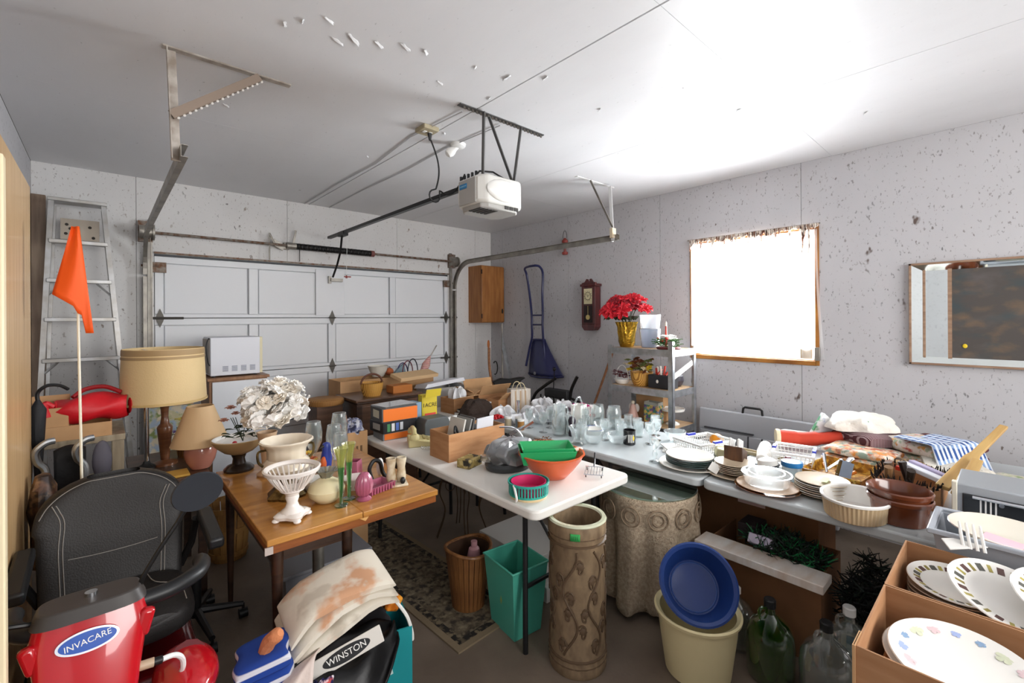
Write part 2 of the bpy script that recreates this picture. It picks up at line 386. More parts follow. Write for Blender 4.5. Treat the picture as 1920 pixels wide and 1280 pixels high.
# ------------------------------------------------------------------ curtain at the window
m_sheer = sheer('sheer_curtain', '#ffffff', .55)
m_valance = spots('tattered_valance', '#e6ded3', ['#7a4a38', '#54382f', '#b59a86'], 26, .9, .52, (1, 2.2, .5))
cu = thing('curtain', 'sheer white curtain with tattered brown-flecked top over the window', 'curtain', (X1-.02, 1.55, WZ0-.04))
MB().grid(lambda u, v: (-.012*math.sin(u*70)-.008*math.sin(u*23), .515-1.03*u-.05*max(0, u-.9)*10*(1-v)**2, .07+1.03*v), 90, 6).build('panel', m_sheer, cu)
vl = MB()
for k in range(70):
    u = k/70; y = .52-1.05*u; h = random.uniform(.025, .07) + (.05 if k % 7 == 0 else 0) + (.22 if k in (62, 65) else 0)
    vl.grid(lambda a, b: (-.022-.008*math.sin(a*PI), y-.017*a*(1 if b > .3 else b/.3+.2), 1.14-h*(1-b)), 2, 3)
vl.build('valance', m_valance, cu, solid=.002)
MB().cyl((-.02, .54, 1.138), (-.02, -.54, 1.138), .006, seg=8).build('curtain_rod', m_galvdull, cu)
tag(B(4.165, 4.186, 1.075, 1.155, 1.29, 1.365).build('wood_block', mat('pale_block', '#bfae94', .8), bevel=.002), 'small tan block on the window sill corner', 'block')
tag(B(4.16, 4.186, 1.02, 1.055, 1.275, 1.38).build('wood_block', m_galvdull, bevel=.002), 'narrow grey upright block at the window sill end', 'block')

# ------------------------------------------------------------------ garage door
m_door = mat('door_white', '#e0e2e5', .35, var=.05, vs=3, hex2='#dadde1')
m_doorpan = mat('door_foam_white', '#e2e4e7', .45, bump=.05, bs=20)
dr = struct(B(DX0, DX1, Y1+.045, Y1+.06, 0.0, 2.2).build('door_1', m_dark, smooth=False), 'white sectional overhead garage door with recessed panels')
zs = [0.03, .57, 1.105, 1.64, 2.195]
cols = [(.40, 1.065), (1.16, 1.845), (1.935, 2.586), (2.672, 3.375)]
for i in range(4):
    a, b = zs[i]+.003, zs[i+1]-.003
    sec = MB().box(DX0+.002, DX1-.002, Y1+.035, Y1+.045, a, b).build('door_section', m_door, dr, smooth=False)
    B(DX0+.002, DX1-.002, Y1+.004, Y1+.035, a, a+.032).build('rail', m_door, sec, bevel=.003)
    B(DX0+.002, DX1-.002, Y1+.004, Y1+.035, b-.06, b).build('rail', m_door, sec, bevel=.003)
    for s0, s1 in ((DX0+.004, .395), (1.072, 1.153), (1.852, 1.928), (2.593, 2.665), (3.382, DX1-.004)):
        B(s0, s1, Y1-.002, Y1+.035, a+.033, b-.061).build('stile', m_door, sec, bevel=.003)
    for c0, c1 in cols:
        B(c0+.004, c1-.004, Y1+.016, Y1+.034, a+.038, b-.066).build('foam_panel', m_doorpan, sec, bevel=.004)
B(1.715, 2.03, Y1-.008, Y1-.002, 1.665, 2.17).build('stiffener_plate', m_door, dr, bevel=.002)
def hinge(x, z, arm=0, plate=False):
    h = MB().prism([(0, .085), (.022, .03), (.03, 0), (.022, -.03), (0, -.085), (-.022, -.03), (-.03, 0), (-.022, .03)], 0, .006)
    h.xf(Matrix.Rotation(PI/2, 4, 'X')); h.cyl((-.035, -.012, 0), (.035, -.012, 0), .008, seg=8)
    if arm: h.cyl((-.09, -.014, 0), (.17, -.014, 0), .011, seg=8)
    h.build('hinge', mat('hinge_dark', '#5d5a55', .5, .6), dr, (x, Y1-.006, z))
for z in (.57, 1.105, 1.64):
    hinge(1.89, z); hinge(.37, z, 1); hinge(3.40, z, 1)
MB().bc((.365, Y1-.02, 2.09), (.10, .03, .09)).cyl((.24, Y1-.03, 2.10), (.36, Y1-.03, 2.10), .01).build('top_roller_bracket', m_rust, dr)
MB().bc((3.40, Y1-.02, 2.09), (.08, .03, .09)).cyl((3.40, Y1-.03, 2.10), (3.50, Y1-.03, 2.10), .01).build('top_roller_bracket', m_rust, dr)
MB().box(DX0, DX1, Y1-.03, Y1+.002, 2.212, 2.228).build('top_strut', m_rust, dr)
MB().bc((1.93, Y1-.03, 2.06), (.13, .05, .035)).bc((1.86, Y1-.02, 2.06), (.03, .03, .08)).build('opener_bracket', m_galvdull, dr)
# torsion spring shaft over the door
sp = thing('torsion_spring_shaft', 'rusty torsion shaft with black spring above the garage door', 'door spring', (0, 5.02, 2.385))
MB().cyl((.24, 0, 0), (3.52, 0, 0), .0135, seg=10).build('shaft', m_rust, sp)
cs = MB().cyl((1.49, 0, 0), (2.31, 0, 0), .030, seg=14)
cs.tube([(1.49+.82*i/420, .031*math.cos(i*.75), .031*math.sin(i*.75)) for i in range(421)], .005, 5)
cs.build('spring', m_blackmetal, sp)
MB().cyl((2.31, 0, 0), (2.35, 0, 0), .036).build('winding_cone', mat('red_cone', '#7c4a45', .5), sp)
MB().cyl((1.40, 0, 0), (1.49, 0, 0), .034, .036).bc((1.41, .05, .0), (.05, .06, .07)).bc((1.475, -.01, .09), (.02, .012, .15), (0, .18, 0)).build('center_bracket', m_galvdull, sp)
MB().cyl((1.24, -.0, .11), (1.30, 0, -.02), .009, seg=6).cyl((1.24, 0, .11), (1.24, .0, -.16), .007, seg=6).bc((1.33, .02, -.0), (.12, .02, .06), (0, .5, 0)).build('lever', m_galvdull, sp)
MB().cyl((1.54, .04, .0), (1.54, .04, -.15), .004, seg=6).build('pull_wire', m_dark, sp)
for x in (.27, 3.48):
    MB().cyl((x-.045, 0, 0), (x+.045, 0, 0), .058, .05, 18).cyl((x+.045, 0, 0), (x+.06, 0, 0), .068, .068, 18).build('cable_drum', m_galvdull, sp)
    MB().box(x-.05, x+.05, .03, .07, -.08, .10).build('bearing_plate', m_rust, sp)
    MB().cyl((x+.03, -.02, 0), (x+.05, .03, -2.2), .0025, seg=5).build('lift_cable', m_galvdull, sp)

# ------------------------------------------------------------------ tracks
def track(name, label, x, sgn):
    t = thing(name, label, 'track', (x, 0, 0))
    def channel(pts, mname):
        # C-channel swept along the path: back plate plus two lips
        mb = MB(); n = len(pts); rows = []
        prof = [(-.026, .012), (-.026, -.014), (.026, -.014), (.026, .012)]
        for i, p in enumerate(pts):
            a = Vector(pts[max(0, i-1)]); b = Vector(pts[min(n-1, i+1)]); d = (b-a).normalized(); nn = Vector((0, -d.z, d.y))
            rows.append([(p[0]+sgn*q[1], p[1]+nn.y*q[0], p[2]+nn.z*q[0]) for q in prof])
        mb.grid(lambda u, v: rows[round(v*(n-1))][round(u*3)], 3, n-1)
        return mb.build(mname, m_galvdull, t, solid=.0025, smooth=False)
    yv = 5.035
    channel([(0, yv, 0.0), (0, yv, 1.0), (0, yv, 2.0)], 'vertical_track')
    arc = [(0, yv-.34*(1-math.cos(k/10*PI/2)), 2.02+.34*math.sin(k/10*PI/2)) for k in range(11)]
    channel(arc, 'curved_track')
    channel([(0, yv-.34, 2.36), (0, 3.6, 2.36), (0, 2.42, 2.36)], 'horizontal_track')
    MB().box(sgn*.02-.002, sgn*.02+.03*sgn+.002, yv+.02, yv+.06, 0, 2.5).build('wall_angle', m_galvdull, t)
    return t
track('door_track', 'galvanised door track running from beside the ladder to the ceiling', .265, 1)
track('door_track', 'galvanised door track curving over the oak wall cabinet', 3.50, -1)
def perf(mb, p0, p1, wdt=.034, th=.004, side=(0, 1, 0)):
    """L-shaped slotted angle between two points"""
    a, b = Vector(p0), Vector(p1); d = (b-a); L = d.length; d.normalize(); s = Vector(side).normalized(); s = (s - d*s.dot(d)).normalized(); n = d.cross(s)
    for (u, v) in ((s, n), (n, s)):
        c = (a+b)/2 + u*wdt/2
        m = Matrix((d, u, v)).transposed().to_4x4(); m.translation = c
        mb.mark(); mb.box(-L/2, L/2, -wdt/2, wdt/2, -th/2, th/2); mb.xf(m)
    return mb
def holes(mb, p0, p1, n, off, r=.006, nrm=(0, -1, 0)):
    a, b = Vector(p0)+Vector(off), Vector(p1)+Vector(off); q = Vector(nrm)*.001
    for i in range(n):
        c = a.lerp(b, (i+.5)/n); mb.cyl(c-q, c+q, r, seg=8)
    return mb
m_hole = mat('slot_dark', '#4b4640', .9)
m_hangpaint = mat('painted_angle', '#b9b2aa', .6, var=.15, vs=14, hex2='#8d8175')
hb = thing('track_hanger', 'slotted steel hanger bracket under the ceiling above the ladder side', 'bracket', (0, 0, 0))
perf(MB(), (.20, 2.56, ZC-.004), (.74, 2.56, ZC-.004), side=(0, 1, 0)).build('ceiling_angle', m_hangpaint, hb, smooth=False)
perf(MB(), (.212, 2.54, ZC-.03), (.225, 2.50, 2.33), side=(1, 0, 0)).build('drop_angle', m_hangpaint, hb, smooth=False)
perf(MB(), (.60, 2.55, ZC-.03), (.235, 2.50, 2.52), side=(0, 0, 1)).build('brace', mat('brace_brown', '#8d7d70', .6, .3), hb, smooth=False)
holes(MB(), (.60, 2.55, ZC-.03), (.235, 2.50, 2.52), 17, (.004, -.024, -.012), .006, (.3, -.6, -.7)).build('slots', mat('slot_light', '#d6d2cc', .7), hb)
hb2 = thing('track_hanger', 'white slotted hanger bracket under the ceiling beside the window', 'bracket', (0, 0, 0))
perf(MB(), (3.08, 2.55, ZC-.004), (3.62, 2.55, ZC-.004), side=(0, 1, 0)).build('ceiling_angle', mat('painted_angle_white', '#d9d9d8', .5), hb2, smooth=False)
perf(MB(), (3.50, 2.53, ZC-.02), (3.50, 2.50, 2.33), side=(1, 0, 0)).build('drop_angle', MATS['painted_angle_white'], hb2, smooth=False)
perf(MB(), (3.22, 2.53, ZC-.02), (3.49, 2.49, 2.46), .022, side=(0, 0, 1)).build('brace', m_galvdull, hb2, smooth=False)
B(3.475, 3.53, 2.47, 2.50, 2.36, 2.45).build('angle_clip', mat('clip_tan', '#c9b79b', .6), hb2)

# ------------------------------------------------------------------ garage door opener
op = thing('garage_door_opener', 'white and grey garage door opener hanging from slotted angle with black rail', 'opener', (1.86, 2.28, 2.30))
m_opw = mat('opener_white', '#dcdbd6', .35); m_opg = mat('opener_grey', '#a9a7a3', .5)
m_slot = mat('slotted_angle', '#6d6d6c', .45, .7)
hd = MB().prism([(-.17, -.10), (-.13, -.15), (.14, -.15), (.20, -.09), (.20, .10), (.14, .15), (-.13, .15), (-.17, .10)], .03, .205)
hd.build('housing', m_opw, op, bevel=.02, seg=3)
B(-.178, -.165, -.085, .085, .035, .19).build('side_plate', m_opg, op, bevel=.004)
MB().prism([(-.15, -.10), (-.11, -.13), (.12, -.13), (.17, -.08), (.17, .08), (.12, .13), (-.11, .13), (-.15, .08)], 0, .035).build('bottom_cover', m_opg, op, bevel=.008)
gr = MB()
for k in range(5): gr.box(-.15+.03*k, -.132+.03*k, -.10, .02, -.004, .002)
for k in range(3): gr.box(.02+.04*k, .052+.04*k, -.135, -.07, .01, .034)
gr.build('vent_grille', mat('vent_dark', '#3a3836', .7), op)
for sy in (-.165, .165):
    MB().sph((.0, sy*.93, .115), .14, .022, .07, 18, 10).build('lamp_lens', mat('lens_white', '#e4e3df', .25), op)
B(-.1815, -.1785, .0, .075, .135, .165).build('logo_plate', mat('logo_blue', '#2f7fb4', .4), op)
text('logo_text', 'CHAMBERLAIN', .0125, mat('logo_white', '#9fcbe2', .5), op, (-.1825, .0375, .150), (PI/2, 0, -PI/2), .0004, .8)
MB().box(-.03, .03, -.09, .13, .205, .225).build('rail_saddle', m_slot, op)
MB().box(-.06, -.02, .15, 2.70, .195, .222).build('rail', mat('rail_black', '#2a2a2b', .35, .6), op, bevel=.003)
MB().bc((-.04, 2.32, .195), (.055, .14, .045)).build('trolley', m_blackmetal, op)
MB().tube([(-.04, 2.34, .19), (-.035, 2.40, .02), (-.03, 2.5, -.10), (-.02, 2.65, -.22)], .011, 8).build('door_arm', m_blackmetal, op)
MB().cyl((.02, 2.36, .16), (.02, 2.38, -.22), .0022, seg=5).build('release_cord', m_white, op)
MB().cyl((.02, 2.38, -.25), (.02, 2.38, -.22), .012, .006, 8).bc((.03, 2.38, -.235), (.07, .012, .012)).build('release_handle', mat('release_red', '#8a3a35', .5), op)
perf(MB(), (-.33, -.15, ZC-2.30-.004), (.36, -.15, ZC-2.30-.004), side=(0, 1, 0)).build('ceiling_angle', m_slot, op, smooth=False)
ho = MB()
for k in range(22): ho.box(-.31+.03*k, -.295+.03*k, -.1525, -.1515, ZC-2.30-.03, ZC-2.30-.012)
ho.build('slots', m_hole, op, smooth=False)
for a, b in (((-.17, -.15, .56), (-.14, -.10, .20)), ((.135, -.15, .55), (.115, -.10, .20)), ((-.13, -.15, .54), (.10, -.10, .21))):
    perf(MB(), a, b, .022, side=(1, 0, .2)).build('hanger_strap', m_slot, op, smooth=False)
MB().tube([(-.13, -.02, .21), (-.10, -.03, .25), (0, -.04, .262), (.08, -.05, .235), (.12, -.06, .20)], .006, 6).build('wire_loop', m_blackmetal, op)
for k in range(5): MB().bc((-.15, .10-.04*k, .215), (.012, .012, .035)).build('terminal', m_black, op)
# ceiling outlet, cord, lamp holder, stapled cables
ou = thing('ceiling_outlet', 'small tan outlet box on the ceiling beside the opener', 'outlet', (1.57, 2.56, ZC))
B(-.055, .055, -.06, .06, -.028, 0).build('cover', mat('outlet_tan', '#a59a7f', .6), ou, bevel=.005)
for dx in (-.02, .02): B(dx-.012, dx+.012, -.018, .018, -.031, -.027).build('socket', m_white, ou, bevel=.002)
cd = thing('opener_cord', 'black power cord looping from the ceiling outlet to the opener', 'cord', (1.57, 2.56, ZC))
MB().cyl((.02, 0, -.03), (.022, 0, -.075), .016, .008, 8).build('plug', m_black, cd)
pts = []
for k in range(60):
    t = k/59
    if t < .45: a = t/.45; pts.append((.022+.05*math.sin(a*PI*.9), -.01-.03*a, -.075-.33*a))
    elif t < .62: a = (t-.45)/.17*2*PI*.72; pts.append((.035-.04*math.sin(a)-.005, -.04, -.405-.04*(1-math.cos(a))+.0))
    else: a = (t-.62)/.38; pts.append((.065+.12*a, -.04-.12*a, -.40-.05*math.sin(a*PI)+.10*a*a))
MB().tube(pts, .0055, 6).build('cable', m_black, cd)
lh = thing('ceiling_bulb', 'white bulb in a ceiling lamp holder behind the opener', 'light bulb', (1.88, 2.65, ZC))
MB().lathe([(.055, 0), (.05, -.02), (.032, -.03), (.022, -.032), (0, -.032)], 20).build('holder', m_white, lh)
MB().lathe([(.016, -.025), (.018, -.045), (.030, -.07), (.034, -.09), (.028, -.112), (.012, -.123), (0, -.125)], 18).build('bulb', mat('bulb_white', '#f0efec', .2), lh, rot=(0, .9, -.6), loc=(.01, -.01, -.005))
for nm, x0, x1 in (('thin grey cable stapled along the ceiling, farther from the window', 1.60, 1.545), ('thin grey cable stapled along the ceiling, nearer the window', 1.86, 1.84)):
    c = MB().tube([(x0, 5.08, ZC-.006), (x0-.01, 4.2, ZC-.005), (x0+.012, 3.4, ZC-.006), (x1+.01, 2.75, ZC-.005), (x1+.05, 2.2, ZC-.008)], .0042, 6)
    tag(c.build('ceiling_cable', mat('cable_grey', '#c2c2c4', .6)), nm, 'cable')

# ------------------------------------------------------------------ things on the right wall
oak = wood('oak_cabinet', '#8f5a2c', '#a8713c', 3, (8, 8, 1))
cb = thing('wall_cabinet', 'oak wall cabinet in the corner beside the garage door', 'cabinet', (3.78, 4.80, 1.565))
B(0, .40, .02, .30, 0, .78).build('body', oak, cb, bevel=.003)
d = B(.0, .40, -.002, .018, .006, .774).build('door', oak, cb, bevel=.008, seg=3)
MB().sph((.355, -.014, .16), .012, .010, .035, 10, 8).build('handle', m_blackmetal, d)
for z in (.09, .69): B(-.004, .006, -.008, .004, z-.03, z+.03).build('door_hinge', m_blackmetal, cb)
# snow scoop
m_scoop = mat('navy_plastic', '#2a2d57', .35)
ss = thing('snow_scoop', 'navy blue plastic snow scoop hanging on the wall by the cabinet', 'snow scoop', (4.12, 4.1, .88))
def rail_pts(sg):
    return [(-.02-.10, .05*sg-.05, 1.40), (-.02-.05, .135*sg+.005, 1.385), (.0, .145*sg+.03, 1.30), (0.01, .115*sg+.02, 1.05), (-.03, .10*sg-.04, .80), (-.04, .095*sg-.05, .65), (-.02, .10*sg-.035, .50), (0, .13*sg, .36), (-.03, .18*sg-.01, .12)]
def smooth_pts(P, n=6):
    out = []
    for i in range(len(P)-1):
        p0 = Vector(P[max(0, i-1)]); p1 = Vector(P[i]); p2 = Vector(P[i+1]); p3 = Vector(P[min(len(P)-1, i+2)])
        for k in range(n):
            t = k/n; out.append(tuple(.5*((2*p1)+(p2-p0)*t+(2*p0-5*p1+4*p2-p3)*t*t+(3*p1-p0-3*p2+p3)*t**3)))
    return out+[tuple(P[-1])]
hd = MB()
L_, R_ = smooth_pts(rail_pts(1)), smooth_pts(rail_pts(-1))
hd.tube(L_[::-1]+R_, .015, 8)
hd.build('handle', m_scoop, ss)
for z, ya, yb, xo in ((.78, .06, -.14, -.03), (.66, .05, -.145, -.04), (.47, .06, -.13, -.02)):
    MB().cyl((xo, ya, z), (xo, yb, z), .010, seg=8).build('crossbar', m_scoop, ss)
def scp(u, v):
    # v 0 bottom lip .. 1 top; u 0 left (far) .. 1 right (near)
    yl = .17*(1-v)**.6+.06*v-.0; yr = -.44*(1-v)**1.1-.13*v
    y = yl+(yr-yl)*u; bow = math.sin(u*PI)
    return (.02-.10*(1-v)*bow*.9+.02*math.sin(u*PI*5)*(.3+v*.4)*(1-v)*.8, y, .02+.46*v+.02*(u-.5)*(1-v))
MB().grid(scp, 30, 14).build('scoop', m_scoop, ss, solid=.008)
MB().tube([(.02, .17, .02), (-.05, .05, .0), (-.07, -.12, .0), (-.05, -.3, .01), (.02, -.44, .03)], .012, 8).build('lip', m_scoop, ss)
MB().cyl((-.085, -.05, .05), (-.088, -.05, .05), .02, seg=14).build('badge', mat('badge_grey', '#8c8d93', .5), ss, loc=(-.003, 0, 0))
# regulator clock
m_mah = wood('mahogany', '#43191a', '#5b2422', 4, (8, 8, 1), .35, .3)
ck = thing('wall_clock', 'dark red wooden pendulum wall clock left of the poinsettia', 'clock', (4.13, 3.235, 1.48))
B(-.05, .058, -.095, .095, .07, .50).build('case', m_mah, ck, bevel=.004)
B(-.06, .058, -.112, .112, .50, .53).build('cornice', m_mah, ck, bevel=.006)
pd = MB().prism([(-.10, 0), (.10, 0), (.10, .012), (.06, .02), (.03, .058), (.012, .05), (.012, .03), (-.012, .03), (-.012, .05), (-.03, .058), (-.06, .02), (-.10, .012)], -.012, .012)
pd.xf(Matrix.Rotation(PI/2, 4, 'Z') @ Matrix.Rotation(PI/2, 4, 'X')); pd.build('pediment', m_mah, ck, (-.03, 0, .53), bevel=.002)
MB().prism([(-.095, .07), (.095, .07), (.095, .04), (.06, 0), (-.06, 0), (-.095, .04)], -.05, .055).xf(Matrix.Rotation(PI/2, 4, 'Z') @ Matrix.Rotation(PI/2, 4, 'X')).build('base', m_mah, ck, bevel=.003)
B(-.053, -.05, -.06, .06, .09, .48).build('door_recess', mat('clock_inner', '#241615', .6), ck)
B(-.0545, -.053, -.058, .058, .30, .475).build('dial', mat('dial_cream', '#d8cfa8', .6), ck)
MB().tube([(-.0555, .042*math.cos(a*PI/12), .39+.042*math.sin(a*PI/12)) for a in range(24)], .0025, 5, True).build('chapter_ring', mat('dial_dark', '#3b3226', .6), ck)
nm_ = MB()
for k in range(12): nm_.bc((-.056, .052*math.sin(k*PI/6), .39+.052*math.cos(k*PI/6)), (.001, .004, .012), (-k*PI/6, 0, 0))
nm_.build('hour_marks', MATS['dial_dark'], ck)
MB().bc((-.057, .008, .40), (.001, .004, .03), (-.5, 0, 0)).bc((-.057, -.012, .395), (.001, .003, .045), (.9, 0, 0)).build('hands', m_black, ck)
MB().cyl((-.056, 0, .28), (-.056, 0, .17), .003, seg=6).cyl((-.059, 0, .15), (-.053, 0, .15), .028, seg=20).build('pendulum', mat('brass', '#c9b478', .3, .8), ck)
B(-.058, -.053, -.062, .062, .283, .293).build('door_bar', m_mah, ck)
# red lantern on a hook
rl = thing('red_lantern', 'small red hanging lantern high on the wall behind the track', 'lantern', (4.15, 3.64, 2.39))
m_redl = mat('lantern_red', '#8e3a33', .5)
MB().lathe([(.03, 0), (.036, .01), (.036, .03), (.02, .035), (.02, .14), (.036, .145), (.036, .17), (.02, .19), (.012, .20), (0, .20)], 16).build('body', m_redl, rl)
MB().tube([(0, .032*math.cos(a*PI/10), .20+.09*math.sin(a*PI/10)) for a in range(11)], .003, 5).build('bail', m_blackmetal, rl)
MB().lathe([(.0195, .035), (.024, .09), (.0195, .14)], 16).build('globe', m_clear, rl)
# mirrored frame with a dark print
mf = thing('mirror_picture', 'wide mirror-bordered frame around a dark print on the right wall', 'picture', (4.19, .49, 1.29))
m_frame = wood('frame_wood', '#8a6d58', '#a4876f', 5, (8, 1, 8))
m_mirror = mat('mirror', '#e6ecea', .03, 1)
W_, Hh = 1.25, .695
for nm, a in (('frame_stile', (-.035, 0, -.014, 0, 0, Hh)), ('frame_stile', (-.035, 0, -W_, -W_+.014, 0, Hh)), ('frame_rail', (-.035, 0, -W_, 0, 0, .014)), ('frame_rail', (-.035, 0, -W_, 0, Hh-.014, Hh))):
    B(*a).build(nm, m_frame, mf, bevel=.002)
B(-.012, -.002, -W_+.012, -.012, .012, Hh-.012).build('backing', mat('frame_back', '#4a3d33', .8), mf)
def strip(nm, quad): MB().add(quad, [(0, 1, 2, 3)]).build(nm, m_mirror, mf, solid=.003, smooth=False)
i0, i1, j0, j1 = -.075, -W_+.075, .055, Hh-.055
strip('bevel_mirror', [(-.030, -.014, .014), (-.016, i0, j0), (-.016, i0, j1), (-.030, -.014, Hh-.014)])
strip('bevel_mirror', [(-.030, -.014, .014), (-.030, -W_+.014, .014), (-.016, i1, j0), (-.016, i0, j0)])
strip('bevel_mirror', [(-.016, i0, j1), (-.016, i1, j1), (-.030, -W_+.014, Hh-.014), (-.030, -.014, Hh-.014)])
strip('bevel_mirror', [(-.016, i0, j0), (-.016, i0, j1), (-.016, -.195, j1), (-.016, -.195, j0)])
B(-.024, -.012, -.085, -.072, j0-.004, j1+.004).build('inner_bead', m_frame, mf)
B(-.024, -.012, -.215, -.195, j0-.004, j1+.004).build('inner_bead', m_frame, mf)
m_print = spots('print_dark', '#4f4a46', ['#5f5a58', '#3f4a4c', '#6d5c4a'], 5, .14, .52, (1, 1, 1.6), soft=.2)
B(-.018, -.012, -W_+.09, -.215, j0, j1).build('print', m_print, mf, smooth=False)
MB().sph((-.021, -.275, .135), .003, .012, .014, 12, 8).build('yellow_sticker', mat('sticker_yellow', '#e5c52b', .6), mf)
# folded plastic table leaning on the right wall
m_fold = mat('grey_blow_plastic', '#b4b7bd', .5, bump=.06, bs=120)
ft = thing('folded_table', 'grey folded plastic table leaning against the wall under the window', 'folding table', (4.10, 1.50, 0), rot=(0, math.radians(3), 0))
B(-.045, .0, -.62, .46, .02, .79).build('top_half', m_fold, ft, bevel=.012, seg=3)
B(-.062, -.045, -.60, .44, .04, .60).build('inner_panel', m_fold, ft, bevel=.006)
for y in (.02, -.09): B(-.064, -.046, y-.006, y+.006, .06, .60).build('groove', mat('groove_dark', '#4c4d52', .8), ft)
B(-.064, -.045, -.02, .40, .615, .628).build('groove', MATS['groove_dark'], ft)
MB().tube([(-.03, .08, .785), (-.03, .075, .83), (-.03, .06, .842), (-.03, -.06, .842), (-.03, -.075, .83), (-.03, -.08, .785)], .010, 8).build('carry_handle', m_black, ft)
# ------------------------------------------------------------------ left side
m_maple = wood('maple_veneer', '#c09a6a', '#cfad7e', 2.5, (10, 10, .8), .4, .15)
m_cream = mat('cream_edge', '#e6d6b2', .4)
wd = thing('wardrobe', 'tall pale wood wardrobe at the left edge of the picture', 'wardrobe', (-.41, 0, 0))
B(0, .14, 1.65, 3.05, 0.0, 2.25).build('carcass', m_maple, wd, bevel=.003)
B(.14, .158, 1.67, 3.045, .06, 2.24).build('door', m_maple, wd, bevel=.003)
B(.0, .218, 1.615, 1.645, 0, 2.02).build('end_panel', m_maple, wd)
B(.218, .233, 1.610, 1.650, 0, 2.02).build('edge_strip', m_cream, wd, bevel=.004)
tag(B(-.415, -.335, 5.04, 5.09, 0, 2.60).build('plank', wood('plank_brown', '#7b6553', '#95806c', 3, (8, 8, 1)), bevel=.003), 'brown plank standing in the corner behind the ladder', 'plank')
# step ladder
m_alu = mat('aluminium', '#bfc0c1', .42, .75, var=.15, vs=8, hex2='#a7a39d')
ld = thing('step_ladder', 'aluminium step ladder leaning on the wall beside the garage door', 'ladder', (0, 0, 0))
def lrail(xb, xt, yb, yt, zb, zt, wx=.03, wy=.06):
    m = MB(); m.add([(xb-wx/2,yb-wy/2,zb),(xb+wx/2,yb-wy/2,zb),(xb+wx/2,yb+wy/2,zb),(xb-wx/2,yb+wy/2,zb),(xt-wx/2,yt-wy/2,zt),(xt+wx/2,yt-wy/2,zt),(xt+wx/2,yt+wy/2,zt),(xt-wx/2,yt+wy/2,zt)], [(0,3,2,1),(4,5,6,7),(0,1,5,4),(1,2,6,5),(2,3,7,6),(3,0,4,7)]); return m
ZB = .05
def lx(z, s): # rail x at height z
    t = (2.53-z)/1.35
    return -.29-.05*t if s < 0 else .0+.105*t
ly = lambda z: 4.83-.13*(2.53-z)/1.5
for s in (-1, 1):
    lrail(lx(ZB, s), lx(2.53, s), ly(ZB), ly(2.53), ZB, 2.53).build('side_rail', m_alu, ld)
    lrail(lx(ZB, s)*.9, lx(2.50, s)*.93-.008, ly(ZB)+.16, ly(2.5)+.09, ZB, 2.50, .02, .03).build('rear_leg', m_alu, ld)
    lrail(lx(ZB, s), lx(ZB, s), ly(ZB), ly(ZB), 0, ZB, .045, .075).build('foot', m_black, ld)
for k, z in enumerate((2.215, 1.92, 1.63, 1.33, 1.03, .73, .43)):
    B(lx(z, -1), lx(z, 1), ly(z)-.05, ly(z)+.03, z-.014, z+.014).build('tread', m_alu, ld, bevel=.003)
B(lx(2.53, -1)-.02, lx(2.53, 1)+.02, 4.78, 4.93, 2.52, 2.545).build('top_cap', m_alu, ld, bevel=.003)
pl = B(-.245, -.025, 4.86, 4.866, 2.245, 2.405).build('tool_plate', mat('plate_tan', '#a49a8d', .5, .4), ld)
for x, z in ((-.21, 2.36), (-.215, 2.29), (-.08, 2.35), (-.06, 2.27), (-.19, 2.33)): MB().cyl((x, 4.8585, z), (x, 4.861, z), .011, seg=10).build('plate_hole', m_dark, pl)
for z in (1.80, 1.22): 
    for s in (-1, 1): MB().cyl((lx(z, s), ly(z), z), (lx(z+.1, s)+(-.09*s), ly(z)-.01, z+.105), .008, seg=6).build('brace', m_alu, ld)
# work bench at the left with things on and under it
m_bench = wood('bench_wood', '#8c7f6a', '#a59780', 4, (8, 8, 1), .7, 0)
bn = thing('work_bench', 'narrow grey-brown wooden bench behind the scooter', 'bench', (0, 0, 0))
B(-.40, .085, 3.29, 3.75, .965, .998).build('top', m_bench, bn, bevel=.003)
for x in (-.36, .055):
    for y in (3.32, 3.71): B(x-.025, x+.025, y-.02, y+.02, 0, .965).build('leg', m_bench, bn, bevel=.002)
for y in (3.32, 3.71): B(-.36, .055, y-.012, y+.012, .62, .70).build('stretcher', m_bench, bn)
tr = thing('cardboard_tray', 'low cardboard tray under the red bag on the bench', 'box', (-.135, 3.30, .998))
MB().tub(-.155, .165, .0, .40, 0, .075, .006).build('tray', m_cardin, tr, smooth=False)
tr2 = thing('cardboard_box', 'small brown carton at the left end of the bench tray', 'box', (-.21, 3.31, 1.005))
MB().tub(-.075, .07, 0, .16, 0, .165, .005).build('body', m_cardin, tr2, smooth=False)
B(-.075, .07, .16, .165, .15, .215).build('flap', m_cardin, tr2)
rb = thing('red_bag', 'bright red padded bag lying on the bench tray', 'bag', (-.045, 3.40, 1.075), rz=6)
m_redbag = mat('red_nylon', '#c41420', .5, bump=.25, bs=18)
def rbf(u, v):
    a = 2*PI*v; x = -.15+.30*u; r = (1-.25*abs(2*u-1)**3)
    return (x+.02*math.cos(a), .09*math.cos(a)*r, .068+.068*math.sin(a)*r*(1+.12*u)+.012*math.sin(u*9+a*2))
MB().grid(rbf, 16, 20).build('body', m_redbag, rb)
for x in (-.15, .15): MB().sph((x, 0, .068), .012, .075, .055, 12, 8).build('end_panel', m_redbag, rb)
MB().tube(smooth_pts([(-.08, .02, .13), (-.03, .05, .165), (.05, .05, .172), (.12, .02, .135)]), .012, 8).build('handle', mat('red_strap', '#9c1119', .6), rb)
MB().tube(smooth_pts([(-.16, -.05, .10), (-.19, -.06, .12), (-.18, -.07, .05)]), .014, 8).build('tie', m_redbag, rb)
um = thing('umbrella', 'black folded umbrella hanging beside the wardrobe edge', 'umbrella', (-.235, 3.10, .78))
